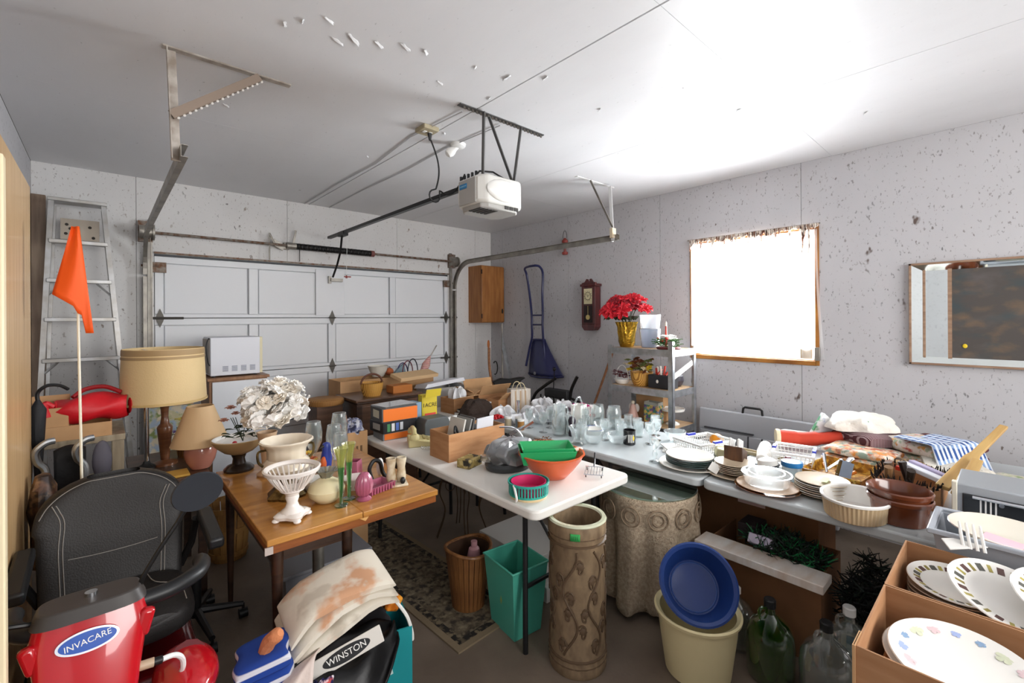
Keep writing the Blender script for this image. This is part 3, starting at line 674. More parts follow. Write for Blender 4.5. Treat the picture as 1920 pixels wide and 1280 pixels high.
MB().lathe([(.004, -.02), (.01, .05), (.024, .3), (.03, .42), (.015, .45), (.006, .47), (0, .47)], 10, wob=lambda a, z: 1+.15*math.sin(a*5)).build('canopy', mat('umbrella_black', '#202125', .7), um)
MB().tube(smooth_pts([(0, 0, .46), (0, 0, .5), (.03, 0, .53), (.07, .03, .525), (.10, .06, .50)]), .008, 8).build('handle', m_black, um)
# walker
wk = thing('folded_walker', 'folded walker with curved silver handles behind the scooter seat', 'walker', (-.11, 3.02, 0))
for k, (x, dy) in enumerate(((-.09, .0), (.045, -.05))):
    MB().tube(smooth_pts([(x-.01, dy, .05), (x-.01, dy, .5), (x-.012, dy, .80), (x-.005, dy, .92), (x-.03, dy-.01, .97), (x-.035, dy-.02, 1.02), (x-.005, dy-.02, 1.055), (x+.025, dy-.01, 1.06)]), .015, 10).build('handle_tube', m_galv, wk)
    MB().cyl((x-.01, dy, .72), (x-.01, dy, .79), .018, seg=10).build('grip_band', mat('amber_band', '#b37a1e', .5), wk)
MB().grid(lambda u, v: (-.07+.11*u, .02+.03*math.sin(v*PI), .55+.45*v+.02*math.sin(u*PI)), 8, 8).build('pouch', mat('black_nylon', '#131316', .7, bump=.3, bs=40), wk, solid=.03)
MB().sph((.10, .05, .92), .038, .02, .10, 14, 10).build('side_pad', mat('grey_pad', '#5d5b66', .7), wk)
for y in (-.04, .05): MB().cyl((-.10, y, .45), (.05, y, .45), .011, seg=8).build('crossbar', m_galv, wk)
bg_ = thing('leather_bundle', 'mottled brown leather bundle wedged beside the scooter seat', 'bag', (-.20, 2.83, 0.0))
MB().lathe([(.0, .55), (.045, .56), (.05, .70), (.058, .80), (.05, .90), (.03, .95), (0, .96)], 14, sx=.8, sy=1.3, wob=lambda a, z: 1+.12*math.sin(3*a+z*30)).build('bundle', spots('mottled_leather', '#2c1b14', ['#6b4630', '#150d0a', '#8c6a4a'], 14, .5, .5, soft=.16), bg_)
MB().cyl((0, 0, 0), (0, 0, .56), .02, seg=8).build('stick', wood('stick_wood', '#7b5a3c', '#947250'), bg_)
# flag on its pole
fl = thing('safety_flag', 'orange pennant on a thin white pole behind the scooter', 'flag', (-.085, 2.77, .0))
MB().cyl((.02, 0, 0), (-.005, 0, 2.03), .006, .0045, 8).build('pole', mat('fibreglass_white', '#e8e2d0', .4), fl)
def flg(u, v):
    # u across, v down
    wd_ = .02+.085*v
    return (-.005-.02*(1-v)*0+(-wd_*.72+wd_*1.25*u)+.0, -.01+.012*math.sin(u*6+v*3)-.02*u*v, 2.035-.40*v*(1 if u < .55 else 1.05)+(.10*v*(1-u) if u < .8 else -.05*v))
MB().grid(flg, 10, 14).build('pennant', mat('flag_orange', '#ee5a12', .6), fl, solid=.0015)
# ------------------------------------------------------------------ corner desk with the lamps
m_darkwood = wood('dark_wood', '#2d1d15', '#412a1d', 3, (1, 10, 10), .4, .2)
m_desk = wood('walnut_desk', '#4a3223', '#5f4230', 3, (1, 10, 10), .4, .2)
dk = thing('lamp_desk', 'dark walnut side desk carrying the two lamps', 'desk', (0, 0, 0))
B(.10, .455, 3.12, 3.85, .715, .738).build('top', m_desk, dk, bevel=.003)
for x in (.13, .42):
    for y in (3.16, 3.81): B(x-.02, x+.02, y-.02, y+.02, 0, .715).build('leg', m_darkwood, dk)
B(.13, .42, 3.15, 3.17, .62, .715).build('apron', m_desk, dk)
m_shade = mat('lampshade_cream', '#d7bd8d', .7, bump=.15, bs=120)
lp = thing('table_lamp', 'large table lamp with cream drum shade on turned walnut base', 'lamp', (.275, 3.50, .738))
MB().lathe([(.065, 0), (.065, .012), (.05, .02), (.022, .03), (.028, .10), (.038, .20), (.040, .225), (.036, .235), (.024, .25), (.018, .29), (.021, .34), (.032, .385), (.03, .40), (.012, .41), (.01, .46), (0, .46)], 20).build('base', wood('walnut_turned', '#5b331d', '#754a2c', 4, (1, 1, 10), .35, .3), lp)
MB().lathe([(.216, .385), (.216, .392), (.203, .70), (.203, .712), (.199, .712), (.199, .70), (.211, .392), (.211, .385)], 44).build('shade', m_shade, lp)
MB().lathe([(.2205, .388), (.2208, .400), (.216, .400)], 44).build('trim', mat('shade_trim', '#c8ab74', .6), lp)
MB().lathe([(.2055, .675), (.2062, .678), (.2052, .708), (.2035, .708)], 44).build('trim', mat('shade_band', '#a58a63', .6), lp)
MB().lathe([(.2068, .652), (.2072, .655), (.2066, .668), (.2055, .668)], 44).build('trim', MATS['shade_band'], lp)
for a in range(3): MB().cyl((0, 0, .68), (.200*math.cos(a*2.1), .200*math.sin(a*2.1), .70), .003, seg=6).build('spider_arm', m_chrome, lp)
lp2 = thing('table_lamp', 'small lamp with cream cone shade on a round pink ceramic base', 'lamp', (.425, 3.26, .738))
MB().lathe([(.04, 0), (.05, .004), (.075, .05), (.085, .095), (.08, .135), (.06, .165), (.03, .18), (.012, .19), (.012, .24), (0, .24)], 24).build('base', mat('pink_ceramic', '#c07f6c', .18, coat=.6), lp2)
MB().lathe([(.150, .148), (.148, .15), (.068, .372), (.064, .372), (.143, .15), (.147, .146)], 36).build('shade', mat('lampshade_beige', '#cfae84', .65), lp2)
st = thing('chrome_stand', 'slim chrome pole with a black foot beside the large lamp', 'stand', (.185, 3.46, .738))
MB().lathe([(.045, 0), (.045, .012), (.02, .03), (.012, .05), (0, .05)], 14, wob=lambda a, z: 1+.12*math.sin(5*a)).build('foot', m_black, st)
MB().cyl((0, 0, .04), (.0, 0, .38), .013, seg=12).build('pole', m_chrome, st)
tag(B(.20, .36, 3.14, 3.27, .738, .75).build('notepad', mat('yellow_pad', '#d9a94a', .7), bevel=.002), 'yellow pad lying on the lamp desk', 'pad')
fb = thing('flower_basket', 'brown basket of purple and yellow pansies behind the lamps', 'basket', (.405, 3.62, .738))
m_wick = wave('wicker', '#8a5d2c', '#6a431d', 26, 'Z', .7, .3, .7, '#a5773f', 30, 'X')
MB().lathe([(.055, 0), (.07, .10), (.066, .10), (.052, .005), (0, .005)], 20).build('basket', m_wick, fb)
def petals(mb, c, r, n=5, tilt=.4, w=.6):
    """ring of n cupped petals round a centre"""
    c_ = Vector(c); a0 = random.random()*6
    for k in range(n):
        a = a0+2*PI*k/n; d = Vector((math.cos(a), math.sin(a), 0)); sd = Vector((-math.sin(a), math.cos(a), 0)); V = [c_]
        for t, ww in ((.35, .62), (.68, 1.0), (.90, .72)):
            z = Vector((0, 0, r*(tilt*t-.45*t*t*tilt)))
            for q in (-1, 0, 1): V.append(c_+d*r*t+sd*(q*r*w*.5*ww)+z+Vector((0, 0, r*.10*(q*q))))
        V.append(c_+d*r+Vector((0, 0, r*(tilt*.5-.12))))
        mb.add(V, [(0,1,2),(0,2,3),(1,4,5,2),(2,5,6,3),(4,7,8,5),(5,8,9,6),(7,10,8),(8,10,9)])
    return mb
for k, (dx, dy, dz, c) in enumerate(((-.05, -.02, .16, '#6f5a9c'), (0, .02, .21, '#d8c64a'), (.04, -.03, .17, '#574a8c'), (.02, -.05, .13, '#d9d9d0'), (-.03, .03, .23, '#c9b83f'), (-.06, -.05, .12, '#e0dcc8'))):
    petals(MB(), (dx, dy, dz), .04, 5).build('blossom', mat('petal'+c, c, .7), fb, smooth=False, solid=.001)
lv = MB()
for k in range(14): petals(lv, (random.uniform(-.06, .06), random.uniform(-.05, .05), random.uniform(.08, .17)), .04, 2, .8, .4)
lv.build('foliage', mat('leaf_green', '#3f5a2b', .7), fb, smooth=False, solid=.001)
ff = thing('painted_board', 'pale blue floral board standing behind the large lamp', 'picture', (.33, 3.835, .738))
B(-.13, .12, 0, .012, 0, .30).build('panel', spots('floral_panel', '#aebfd0', ['#cfc9a0', '#8a9a5c', '#e4d8c0'], 10, .7, .5), ff)
B(-.14, .13, -.004, .016, .30, .335).build('top_rail', wood('rail_tan', '#a88a63', '#b89a72'), ff)
# bushel basket under the desk end
bu = thing('bushel_basket', 'tall slatted bushel basket on the floor behind the oak table', 'basket', (.63, 3.62, 0))
m_slat = wood('bushel_slat', '#8a6234', '#a1773f', 5, (8, 8, 1), .7, 0)
MB().lathe([(.10, 0), (.10, .01), (0, .01)], 20).build('bottom', m_slat, bu)
sl = None
for k in range(16):
    a = 2*PI*k/16
    if sl is None:
        sl = MB().add([(-.019, .10, 0), (.019, .10, 0), (.024, .135, .36), (-.024, .135, .36), (-.019, .105, 0), (.019, .105, 0), (.024, .14, .36), (-.024, .14, .36)], [(0,1,2,3),(7,6,5,4),(0,4,5,1),(1,5,6,2),(2,6,7,3),(3,7,4,0)]).build('slat', m_slat, bu, smooth=False)
    else: share(sl, 'slat', bu, (0, 0, 0), (0, 0, a))
for z, r in ((.34, .142), (.19, .127), (.03, .111)): MB().lathe([(r, z), (r+.006, z), (r+.007, z+.03), (r+.001, z+.03)], 28).build('hoop', m_slat, bu)
# microwave on its cabinet
mc = thing('microwave_cabinet', 'white cabinet with wood edges in front of the garage door', 'cabinet', (.62, 4.30, 0))
B(0, .42, .0, .42, 0.03, 1.13).build('body', wood('cab_brown', '#8a6040', '#9d7350', 4, (8, 8, 1)), mc, bevel=.003)
B(.02, .418, -.012, .0, .04, 1.12).build('back_panel', mat('panel_white', '#dcdfe4', .45), mc, bevel=.002)
B(-.015, .435, -.02, .43, 1.13, 1.152).build('top', MATS['cab_brown'], mc, bevel=.003)
mw = thing('microwave', 'white microwave oven seen from behind on the cabinet', 'microwave', (.635, 4.345, 1.152))
B(.0, .36, .0, .34, .012, .325).build('casing', mat('mw_white', '#d9dbe2', .4), mw, bevel=.006)
B(-.006, .0, .02, .33, .03, .31).build('side_panel', mat('mw_side', '#9e958c', .5), mw)
B(.36, .385, .02, .30, .014, .323).build('door_edge', mat('mw_cream', '#d8cfae', .5), mw, bevel=.004)
ve = MB()
for k in range(4):
    for j in range(5): ve.box(.085+.066*k, .125+.066*k, -.0016, .0, .045+.0095*j, .051+.0095*j)
ve.build('vent', mat('vent_grey', '#8f93a0', .6), mw, smooth=False)
MB().tube(smooth_pts([(-.004, .01, .10), (-.02, -.02, .14), (-.03, -.02, .26), (-.01, .0, .32), (.0, .05, .30)]), .004, 6).build('power_cord', m_black, mw)
for x in (.03, .33):
    for y in (.04, .30): MB().cyl((x, y, 0), (x, y, .014), .014, seg=10).build('foot', m_black, mw)
# fabric-topped carton right of the oak table
gf = thing('tall_carton', 'tall carton stuffed with white and navy print cloth past the oak table', 'box', (1.335, 3.22, 0))
MB().tub(-.075, .075, -.09, .09, 0, .82, .006).build('carton', m_cardin, gf, smooth=False)
lb = MB()
for k in range(3): lb.box(-.04+.03*k, -.025+.03*k, -.0915, -.09, .66, .72)
lb.build('print', mat('print_brown', '#6d5136', .8), gf)
def crumple(cx, cy, z0, rx, ry, h, seed, n=14, rough=.35):
    rnd = random.Random(seed); ph = [rnd.uniform(0, 6.28) for _ in range(8)]
    def fn(u, v):
        a = 2*PI*u; r = math.sin(min(1, v*1.02)*PI/2)**.7
        q = 1+rough*.35*math.sin(3*a+ph[0]+v*4)+rough*.25*math.sin(7*a+ph[1]-v*6)
        return (cx+rx*r*q*math.cos(a), cy+ry*r*q*math.sin(a), z0+h*(math.cos(v*PI/2))**.8*(1+rough*.5*math.sin(5*a+ph[2]+v*3)*v)+h*rough*.25*math.sin(9*u*6.28+ph[3])*v*(1-v)*3)
    return MB().grid(fn, n*2, n)
crumple(0, 0, .80, .075, .09, .10, 5).build('cloth', spots('navy_print', '#c9ccd6', ['#40466b', '#2b2f4a', '#8a8fae'], 24, .8, .5), gf)

# ------------------------------------------------------------------ oak drop-leaf table
m_oak = wood('oak_top', '#a06a2e', '#be8743', 2.2, (1.2, 10, 10), .32, .35)
m_oakedge = wood('oak_edge', '#7a421c', '#935626', 4, (1, 8, 8), .4, .2)
ot = thing('oak_table', 'honey oak drop-leaf table crowded with vases', 'table', (0, 0, 0))
TO = .755
B(.47, .86, 1.96, 3.05, TO-.028, TO).build('top', m_oak, ot, bevel=.004)
B(.862, 1.255, 1.96, 3.05, TO-.028, TO).build('leaf', m_oak, ot, bevel=.004)
B(.478, 1.247, 1.968, 1.985, TO-.062, TO-.028).build('edge_rail', m_oakedge, ot)
B(.478, .495, 1.985, 3.04, TO-.062, TO-.028).build('edge_rail', m_oakedge, ot)
B(.505, .84, 2.03, 2.98, TO-.13, TO-.03).build('apron', m_darkwood, ot)
for x, y in ((.525, 2.03), (.815, 2.03), (.525, 2.97), (.815, 2.97)):
    MB().cyl((x, y, 0), (x, y, TO-.06), .012, .024, 12).build('leg', m_darkwood, ot)
MB().bc((.478, 1.966, TO-.045), (.03, .006, .03)).build('corner_plate', mat('worn_white', '#b9aca4', .6), ot)
MB().add([(.845, 1.958, TO-.026), (.885, 1.955, TO-.026), (.87, 1.956, TO-.042), (.845, 1.962, TO-.026), (.885, 1.962, TO-.026), (.87, 1.962, TO-.042)], [(0,1,2),(5,4,3),(0,3,4,1),(1,4,5,2),(2,5,3,0)]).build('splinter', mat('splinter_pale', '#c99a5c', .7), ot, smooth=False)
gt_ = thing('storage_tote', 'grey plastic storage tote on the floor under the oak table', 'tote', (.92, 2.72, 0))
MB().tub(-.20, .22, -.14, .14, 0, .26, .006, flare=.02).build('tub', mat('grey_tote', '#83858c', .5), gt_, smooth=False)
B(-.235, .255, -.175, .175, .255, .275).build('lid', MATS['grey_tote'], gt_, bevel=.006)
ps = thing('steel_post', 'grey steel pedestal post standing under the oak table', 'post', (.80, 2.36, 0))
MB().cyl((0, 0, .01), (0, 0, .62), .028, seg=16).build('tube', m_galvdull, ps)
MB().lathe([(.11, 0), (.11, .01), (.03, .025), (0, .025)], 20).build('base', m_galvdull, ps)
oc = thing('caster_base', 'black five-spoke caster base on the floor by the oak table', 'chair base', (.35, 2.86, 0))
for k in range(5):
    a = -.15+2*PI*k/5; x, y = .21*math.cos(a), .25*math.sin(a)
    MB().tube([(0, 0, .11), (x, y, .075)], [.022, .014], 8).build('spoke', m_black, oc)
    MB().cyl((x-.02, y, .025), (x+.02, y, .025), .025, seg=12).cyl((x, y, .03), (x, y, .08), .007, seg=6).build('caster', m_black, oc)
MB().cyl((0, 0, .08), (0, 0, .30), .024, seg=12).build('column', m_black, oc)

# --- things on the oak table
def vase(name, label, cat, loc, prof, m, seg=28, part='body', **k):
    t = thing(name, label, cat, loc); MB().lathe(prof, seg, **k).build(part, m, t); return t
m_creamc = mat('cream_ceramic', '#e2d6c2', .25, coat=.4)
m_whitec = mat('white_ceramic', '#e9e2dc', .22, coat=.4)
m_brassold = mat('antique_brass', '#7d6a45', .35, .85, var=.4, vs=30, hex2='#4a3d26')
pb = thing('pedestal_bowl', 'white openwork ceramic bowl on a four-footed pedestal at the table corner', 'bowl', (.605, 2.105, TO))
bw = MB().lathe([(.03, .115), (.05, .128), (.03, .128)], 24)
bw.lathe([(.102, .205), (.112, .208), (.116, .222), (.110, .226), (.100, .222), (.094, .214)], 40, wob=lambda a, z: 1+.02*math.sin(20*a))
bw.lathe([(.028, .120), (.048, .126), (.050, .136), (.030, .132)], 32)
bw.build('rim', m_whitec, pb)
sl = None
for k in range(26):
    if sl is None: sl = MB().tube(smooth_pts([(.045, 0, .132), (.062, 0, .150), (.085, 0, .18), (.105, 0, .212)], 3), .0042, 5).build('rib', m_whitec, pb)
    else: share(sl, 'rib', pb, (0, 0, 0), (0, 0, 2*PI*k/26))
MB().lathe([(.050, .03), (.045, .04), (.028, .055), (.022, .075), (.028, .095), (.026, .105), (.034, .118), (.03, .125), (0, .125)], 28).build('stem', m_whitec, pb)
MB().lathe([(.0, .012), (.060, .012), (.066, .026), (.052, .036), (.0, .036)], 32, wob=lambda a, z: 1+.16*math.cos(4*a)).build('base', m_whitec, pb)
for k in range(4):
    a = PI/4*0+k*PI/2; MB().sph((.066*math.cos(a), .066*math.sin(a), .009), .016, .016, .0095, 12, 8).build('foot', m_whitec, pb)
ur = thing('urn', 'cream ribbed urn with wide rolled rim on an antique brass foot', 'urn', (.665, 2.40, TO))
MB().lathe([(.045, .10), (.085, .115), (.108, .145), (.104, .17), (.085, .19), (.088, .23), (.10, .255), (.118, .266), (.122, .274), (.116, .279), (.096, .262), (.078, .23), (.0, .21)], 40, wob=lambda a, z: 1+.018*math.sin(24*a)).build('bowl', m_creamc, ur)
MB().lathe([(.085, 0), (.088, .012), (.07, .03), (.045, .055), (.032, .075), (.04, .09), (.05, .103), (.0, .103)], 24, wob=lambda a, z: 1+.10*math.sin(6*a)).build('foot', m_brassold, ur)
for sx in (-1, 1): MB().tube(smooth_pts([(sx*.088, 0, .24), (sx*.125, 0, .235), (sx*.125, 0, .19), (sx*.105, 0, .165)]), .006, 6).build('scroll_handle', m_brassold, ur)
sw = thing('swan_dish', 'glossy white swan-neck dish beside the urn', 'dish', (.80, 2.40, TO))
MB().lathe([(.035, 0), (.05, .02), (.055, .05), (.05, .055), (.04, .02), (0, .012)], 20, sx=1.3).build('bowl', m_whitegloss, sw)
MB().tube(smooth_pts([(-.055, 0, .045), (-.085, 0, .08), (-.07, 0, .12), (-.04, 0, .115), (-.035, 0, .10)]), [.010]*25, 8).build('neck', m_whitegloss, sw)
cp = thing('compote', 'wide cream bowl on a black turned pedestal', 'bowl', (.575, 3.00, TO))
MB().lathe([(.03, .09), (.075, .11), (.12, .15), (.138, .182), (.134, .186), (.115, .158), (.07, .12), (0, .105)], 36).build('bowl', mat('tan_bowl', '#b59b72', .35, coat=.3), cp)
MB().lathe([(.118, .164), (.132, .185), (.131, .187), (.117, .17), (0, .15)], 36).build('lining', m_whitegloss, cp)
MB().lathe([(.075, 0), (.078, .012), (.06, .03), (.035, .04), (.03, .07), (.038, .09), (0, .09)], 24).build('pedestal', mat('black_lacquer', '#231b18', .3, coat=.5), cp)
MB().sph((-.03, -.05, .172), .012, .010, .010, 8, 6).build('red_dot', mat('red_dot', '#c03038', .5), cp)
bv = thing('bouquet_vase', 'tall beige trumpet vase overflowing with white silk flowers', 'vase', (.675, 2.80, TO))
MB().lathe([(.05, 0), (.055, .01), (.03, .03), (.026, .06), (.034, .14), (.052, .24), (.048, .24), (.028, .10), (0, .06)], 24).build('vase', mat('beige_vase', '#c8a888', .4), bv)
m_silk = mat('white_silk', '#fbf9f5', .8)
m_silk2 = mat('cream_silk', '#efe7da', .8)
rnd = random.Random(3)
for k in range(96):
    a = rnd.uniform(0, 2*PI); e = rnd.uniform(-.35, 1.45); R = rnd.uniform(.10, .175)
    c = (.035+R*1.1*math.cos(e)*math.cos(a), R*1.0*math.cos(e)*math.sin(a), .345+R*.95*math.sin(e))
    mb = MB(); petals(mb, (0, 0, 0), rnd.uniform(.038, .055), 6, .5, .9); petals(mb, (0, 0, .004), rnd.uniform(.028, .04), 5, 1.3, .9); petals(mb, (0, 0, .008), .022, 4, 2.2, .9)
    mb.build('white_blossom', m_silk if k % 4 else m_silk2, bv, c, (rnd.uniform(-.4, .4)+math.sin(a)*-1.0*math.cos(e), math.cos(a)*1.0*math.cos(e), rnd.uniform(0, 6)), smooth=False, solid=.0012)
lf = MB()
for k in range(16): petals(lf, (.02+rnd.uniform(-.08, .08), rnd.uniform(-.08, .08), .26+rnd.uniform(0, .08)), .07, 2, .2, .4)
lf.build('leaves', m_silk2, bv, smooth=False, solid=.001)
rs = thing('rose_spray', 'dusty pink silk roses with dark leaves left of the white bouquet', 'flowers', (.59, 2.97, TO+.17))
for x, y, z, r in ((-.06, 0, .19, .03), (-.09, .02, .12, .028), (-.03, .03, .15, .025), (.03, 0, .16, .026), (.05, .05, .22, .02)):
    mb = petals(petals(MB(), (0, 0, 0), r, 6, .6, .8), (0, 0, .006), r*.6, 5, 1.4, .9); mb.build('rose', mat('rose_pink', '#c08a78', .8), rs, (x, y, z), smooth=False, solid=.001)
lf = MB()
for k in range(22): petals(lf, (rnd.uniform(-.07, .07), rnd.uniform(-.04, .04), rnd.uniform(.02, .13)), .05, 2, .3, .45)
lf.build('leaves', mat('leaf_dark', '#2c3a24', .7), rs, smooth=False, solid=.001)
for k in range(4): MB().cyl((0, 0, 0), (rnd.uniform(-.07, .05), .01, .14), .002, seg=5).build('stem', MATS['leaf_dark'], rs)
gv = thing('round_vase', 'squat cream vase with ruffled silver collar', 'vase', (.785, 2.20, TO))
MB().lathe([(.035, 0), (.05, .004), (.08, .035), (.084, .06), (.07, .088), (.04, .105), (.025, .112), (.024, .12), (0, .118)], 30).build('body', mat('ivory_gloss', '#ddd0a8', .22, coat=.5), gv)
MB().lathe([(.024, .112), (.03, .13), (.05, .15), (.046, .152), (.026, .132)], 26, wob=lambda a, z: 1+.12*math.sin(9*a)*(z > .12)).build('collar', mat('old_silver', '#98968f', .3, .8), gv)
m_greeng = glass('green_glass', '#9fcf9f', .03, .45); m_flare = glass('yellow_glass', '#eef0c4', .03, .3)
flp = [(.030, 0), (.030, .006), (.010, .012), (.0085, .03), (.011, .10), (.016, .18), (.013, .18), (.007, .05), (0, .03)]
fl1 = thing('flute_glass', 'tall green trumpet glass standing nearest the table edge', 'glass', (.815, 2.095, TO), group='green trumpet glasses')
MB().lathe(flp, 18).build('stem', m_greeng, fl1)
MB().lathe([(.016, .18), (.020, .22), (.032, .27), (.030, .27), (.018, .22), (.014, .18)], 18, wob=lambda a, z: 1+.10*math.sin(5*a)*(z > .24)).build('flare', m_flare, fl1)
dup(fl1, 'tall green trumpet glass beside the pink shell vase', (.875, 2.15, TO))
tulp = [(.035, 0), (.036, .004), (.008, .012), (.006, .07), (.02, .10), (.042, .15), (.045, .20), (.036, .26), (.033, .26), (.042, .20), (.038, .15), (.016, .105), (0, .10)]
tg = thing('stem_glass', 'large clear stem glass behind the green trumpet glasses', 'glass', (.98, 2.62, TO), group='clear stem glasses on the oak table')
MB().lathe(tulp, 24).build('glass', m_clear, tg)
dup(tg, 'clear stem glass nearest the tall carton', (1.08, 2.80, TO), scale=1.1); dup(tg, 'clear stem glass behind the cream urn', (.90, 2.72, TO), scale=1.05); dup(tg, 'clear stem glass between the blue bird and the flutes', (.95, 2.45, TO), scale=.95)
bb = thing('bird_figurine', 'blue and orange parrot figurine on the oak table', 'figurine', (.90, 2.52, TO))
MB().lathe([(.025, 0), (.028, .015), (.02, .03), (.026, .07), (.030, .11), (.022, .15), (.024, .17), (.018, .19), (0, .197)], 16).build('body', mat('parrot_blue', '#2c3f9c', .4, coat=.3), bb)
MB().sph((-.02, -.018, .09), .018, .012, .035, 12, 8).build('breast', mat('parrot_orange', '#d2622e', .5), bb)
MB().add([(0, .02, .03), (.012, .03, .0), (-.012, .03, 0), (0, .03, .10)], [(0,1,2),(0,2,3),(0,3,1),(1,3,2)]).build('tail', MATS['parrot_blue'], bb, smooth=False)
MB().cyl((-.02, -.01, .178), (-.045, -.02, .17), .008, .001, 8).build('beak', mat('beak_black', '#2a2522', .5), bb)
pz = thing('porcelain_flowers', 'porcelain posy of yellow and orange flowers by the parrot', 'figurine', (.80, 2.56, TO))
MB().lathe([(.05, 0), (.052, .015), (.03, .03), (.03, .06), (0, .07)], 16).build('base', m_whitec, pz)
for k in range(12):
    a = k*2.4; r = .012+.0045*k; c = ('#d8b53c', '#cf6a3a', '#e6e0cc', '#6a7f3f')[k % 4]
    petals(MB(), (r*math.cos(a), r*math.sin(a), .14-.006*k), .03, 5, .5, .8).build('blossom', mat('posy'+c, c, .4), pz, smooth=False, solid=.002)
ph = thing('shell_vase', 'mauve pink scallop shell vase at the front of the table', 'vase', (.925, 2.095, TO))
m_mauve = mat('mauve_ceramic', '#9c5068', .28, coat=.4)
MB().lathe([(.0, .014), (.02, .014), (.05, .03), (.06, .065), (.052, .10), (.03, .125), (.018, .13), (0, .125)], 40, sx=.72, sy=.5, wob=lambda a, z: 1+.05*math.sin(16*a)).build('shell', m_mauve, ph)
MB().lathe([(.034, 0), (.036, .006), (.02, .018), (0, .018)], 20).build('foot', m_mauve, ph)
pt = thing('ribbed_tray', 'mauve ribbed rectangular dish beside the shell vase', 'dish', (1.02, 2.17, TO), rz=12)
MB().tub(-.07, .07, -.045, .045, 0, .035, .008, flare=.012).build('dish', m_mauve, pt)
for k in range(9): B(-.068+.017*k, -.060+.017*k, -.058, -.052, .004, .032).build('rib', m_mauve, pt)
pc = thing('mauve_box', 'mauve upright ceramic block with white oval lid dish', 'box', (.985, 2.36, TO))
MB().lathe([(.045, 0), (.05, .05), (.045, .115), (.04, .115), (.04, .02), (0, .02)], 4).build('box', m_mauve, pc, bevel=.006)
MB().lathe([(.03, 0), (.05, .02), (.056, .032), (.05, .032), (0, .024)], 24, sx=1.2, c=(-.04, -.10, .03)).lathe([(.03, 0), (.03, .03), (0, .03)], 16, c=(-.04, -.10, 0)).build('oval_dish', m_whitec, pc)
bh = thing('horn_ornament', 'black and white curled horn ornament on the oak table', 'figurine', (1.10, 2.32, TO))
MB().tube(smooth_pts([(-.03, 0, .0), (-.045, 0, .06), (-.02, 0, .10), (.015, 0, .085), (.03, 0, .03), (.045, -.01, .0)]), .011, 8).build('horn', m_black, bh)
MB().sph((.03, .03, .05), .022, .014, .05, 12, 8).build('white_fin', m_whitec, bh)
cl_ = thing('twin_candle_holder', 'glazed tan figurine of two upright candle holders on a plaque', 'figurine', (1.13, 2.16, TO), rz=-20)
m_tang = mat('tan_glaze', '#b39b78', .25, var=.3, vs=20, hex2='#d8cdb4', coat=.5)
B(-.055, .055, -.04, .04, 0, .014).build('plaque', m_tang, cl_, bevel=.004)
for x in (-.026, .026): MB().lathe([(.02, .012), (.026, .04), (.02, .09), (.026, .12), (.027, .14), (.022, .14), (0, .12)], 14, c=(x, .012, 0)).build('holder', m_tang, cl_)
MB().sph((.028, -.028, .03), .014, .012, .018, 10, 8).build('dark_bird', m_black, cl_)
# ------------------------------------------------------------------ folding tables
TW = .74
m_tabw = mat('table_white', '#dedbd5', .38, bump=.04, bs=160)
m_tabg = mat('table_grey', '#b9bfc1', .25, bump=.05, bs=160)
def folding_table(label, x0, x1, y0, y1, m, endy=(.16, .16)):
    t = thing('folding_table', label, 'table', (0, 0, 0), group='plastic folding tables')
    r = .05; out = []
    for cx, cy, a0 in ((x1-r, y1-r, 0), (x0+r, y1-r, 90), (x0+r, y0+r, 180), (x1-r, y0+r, 270)):
        for k in range(6): a = math.radians(a0+18*k); out.append((cx+r*math.cos(a), cy+r*math.sin(a)))
    MB().prism(out, TW-.045, TW).build('top', m, t, bevel=.010, seg=3, ang=50)
    for e, y in ((0, y0+endy[0]), (1, y1-endy[1])):
        sg = 1 if e == 0 else -1
        for x in (x0+.09, x1-.09):
            q = 1 if x > (x0+x1)/2 else -1
            MB().tube(smooth_pts([(x-.02*q, y+.02*sg, TW-.05), (x-.02*q, y+.02*sg, .52), (x-.01*q, y+.01*sg, .42), (x+.02*q, y-.02*sg, .12), (x+.02*q, y-.02*sg, 0.0)]), .0135, 10).build('leg', m_black, t)
        MB().cyl((x0+.095, y, .30), (x1-.095, y, .30), .0105, seg=8).build('crossbar', m_black, t)
        MB().cyl(((x0+x1)/2, y, .30), ((x0+x1)/2, y+.38*sg, TW-.05), .009, seg=8).build('brace', m_black, t)
    for x in (x0+.10, x1-.10): B(x-.012, x+.012, y0+.06, y1-.06, TW-.07, TW-.046).build('side_beam', m_black, t)
    return t
folding_table('white folding table with rounded corners in the middle', 1.44, 2.205, 1.45, 3.28, m_tabw)
folding_table('grey folding table covered in clear glassware by the shelf', 2.395, 3.20, 1.145, 2.975, m_tabg, (.75, .16))
folding_table('grey folding table carrying plates, casseroles and linens along the wall', 2.395, 3.20, -.69, 1.14, m_tabg, (.16, .86))
folding_table('far folding table heaped with cartons and bags', 2.33, 3.20, 2.985, 4.22, m_tabw)

def carton(label, loc, sx, sy, h, rz=0, m=m_card, flaps=(), t=.006, name='cardboard_box', z0=0):
    o = thing(name, label, 'box', loc, rz); MB().tub(-sx/2, sx/2, -sy/2, sy/2, 0, h, t).build('carton', m, o, smooth=False)
    for (sd, ln, an) in flaps:   # side, length, angle from vertical outward
        a = math.radians(an)
        if sd in 'ns': q = B(-sx/2, sx/2, -.0025, .0025, 0, ln).build('flap', m_cardin, o, (0, sy/2 if sd == 'n' else -sy/2, h), (-a if sd == 'n' else a, 0, 0))
        else: q = B(-.0025, .0025, -sy/2, sy/2, 0, ln).build('flap', m_cardin, o, (sx/2 if sd == 'e' else -sx/2, 0, h), (0, a if sd == 'e' else -a, 0))
    return o
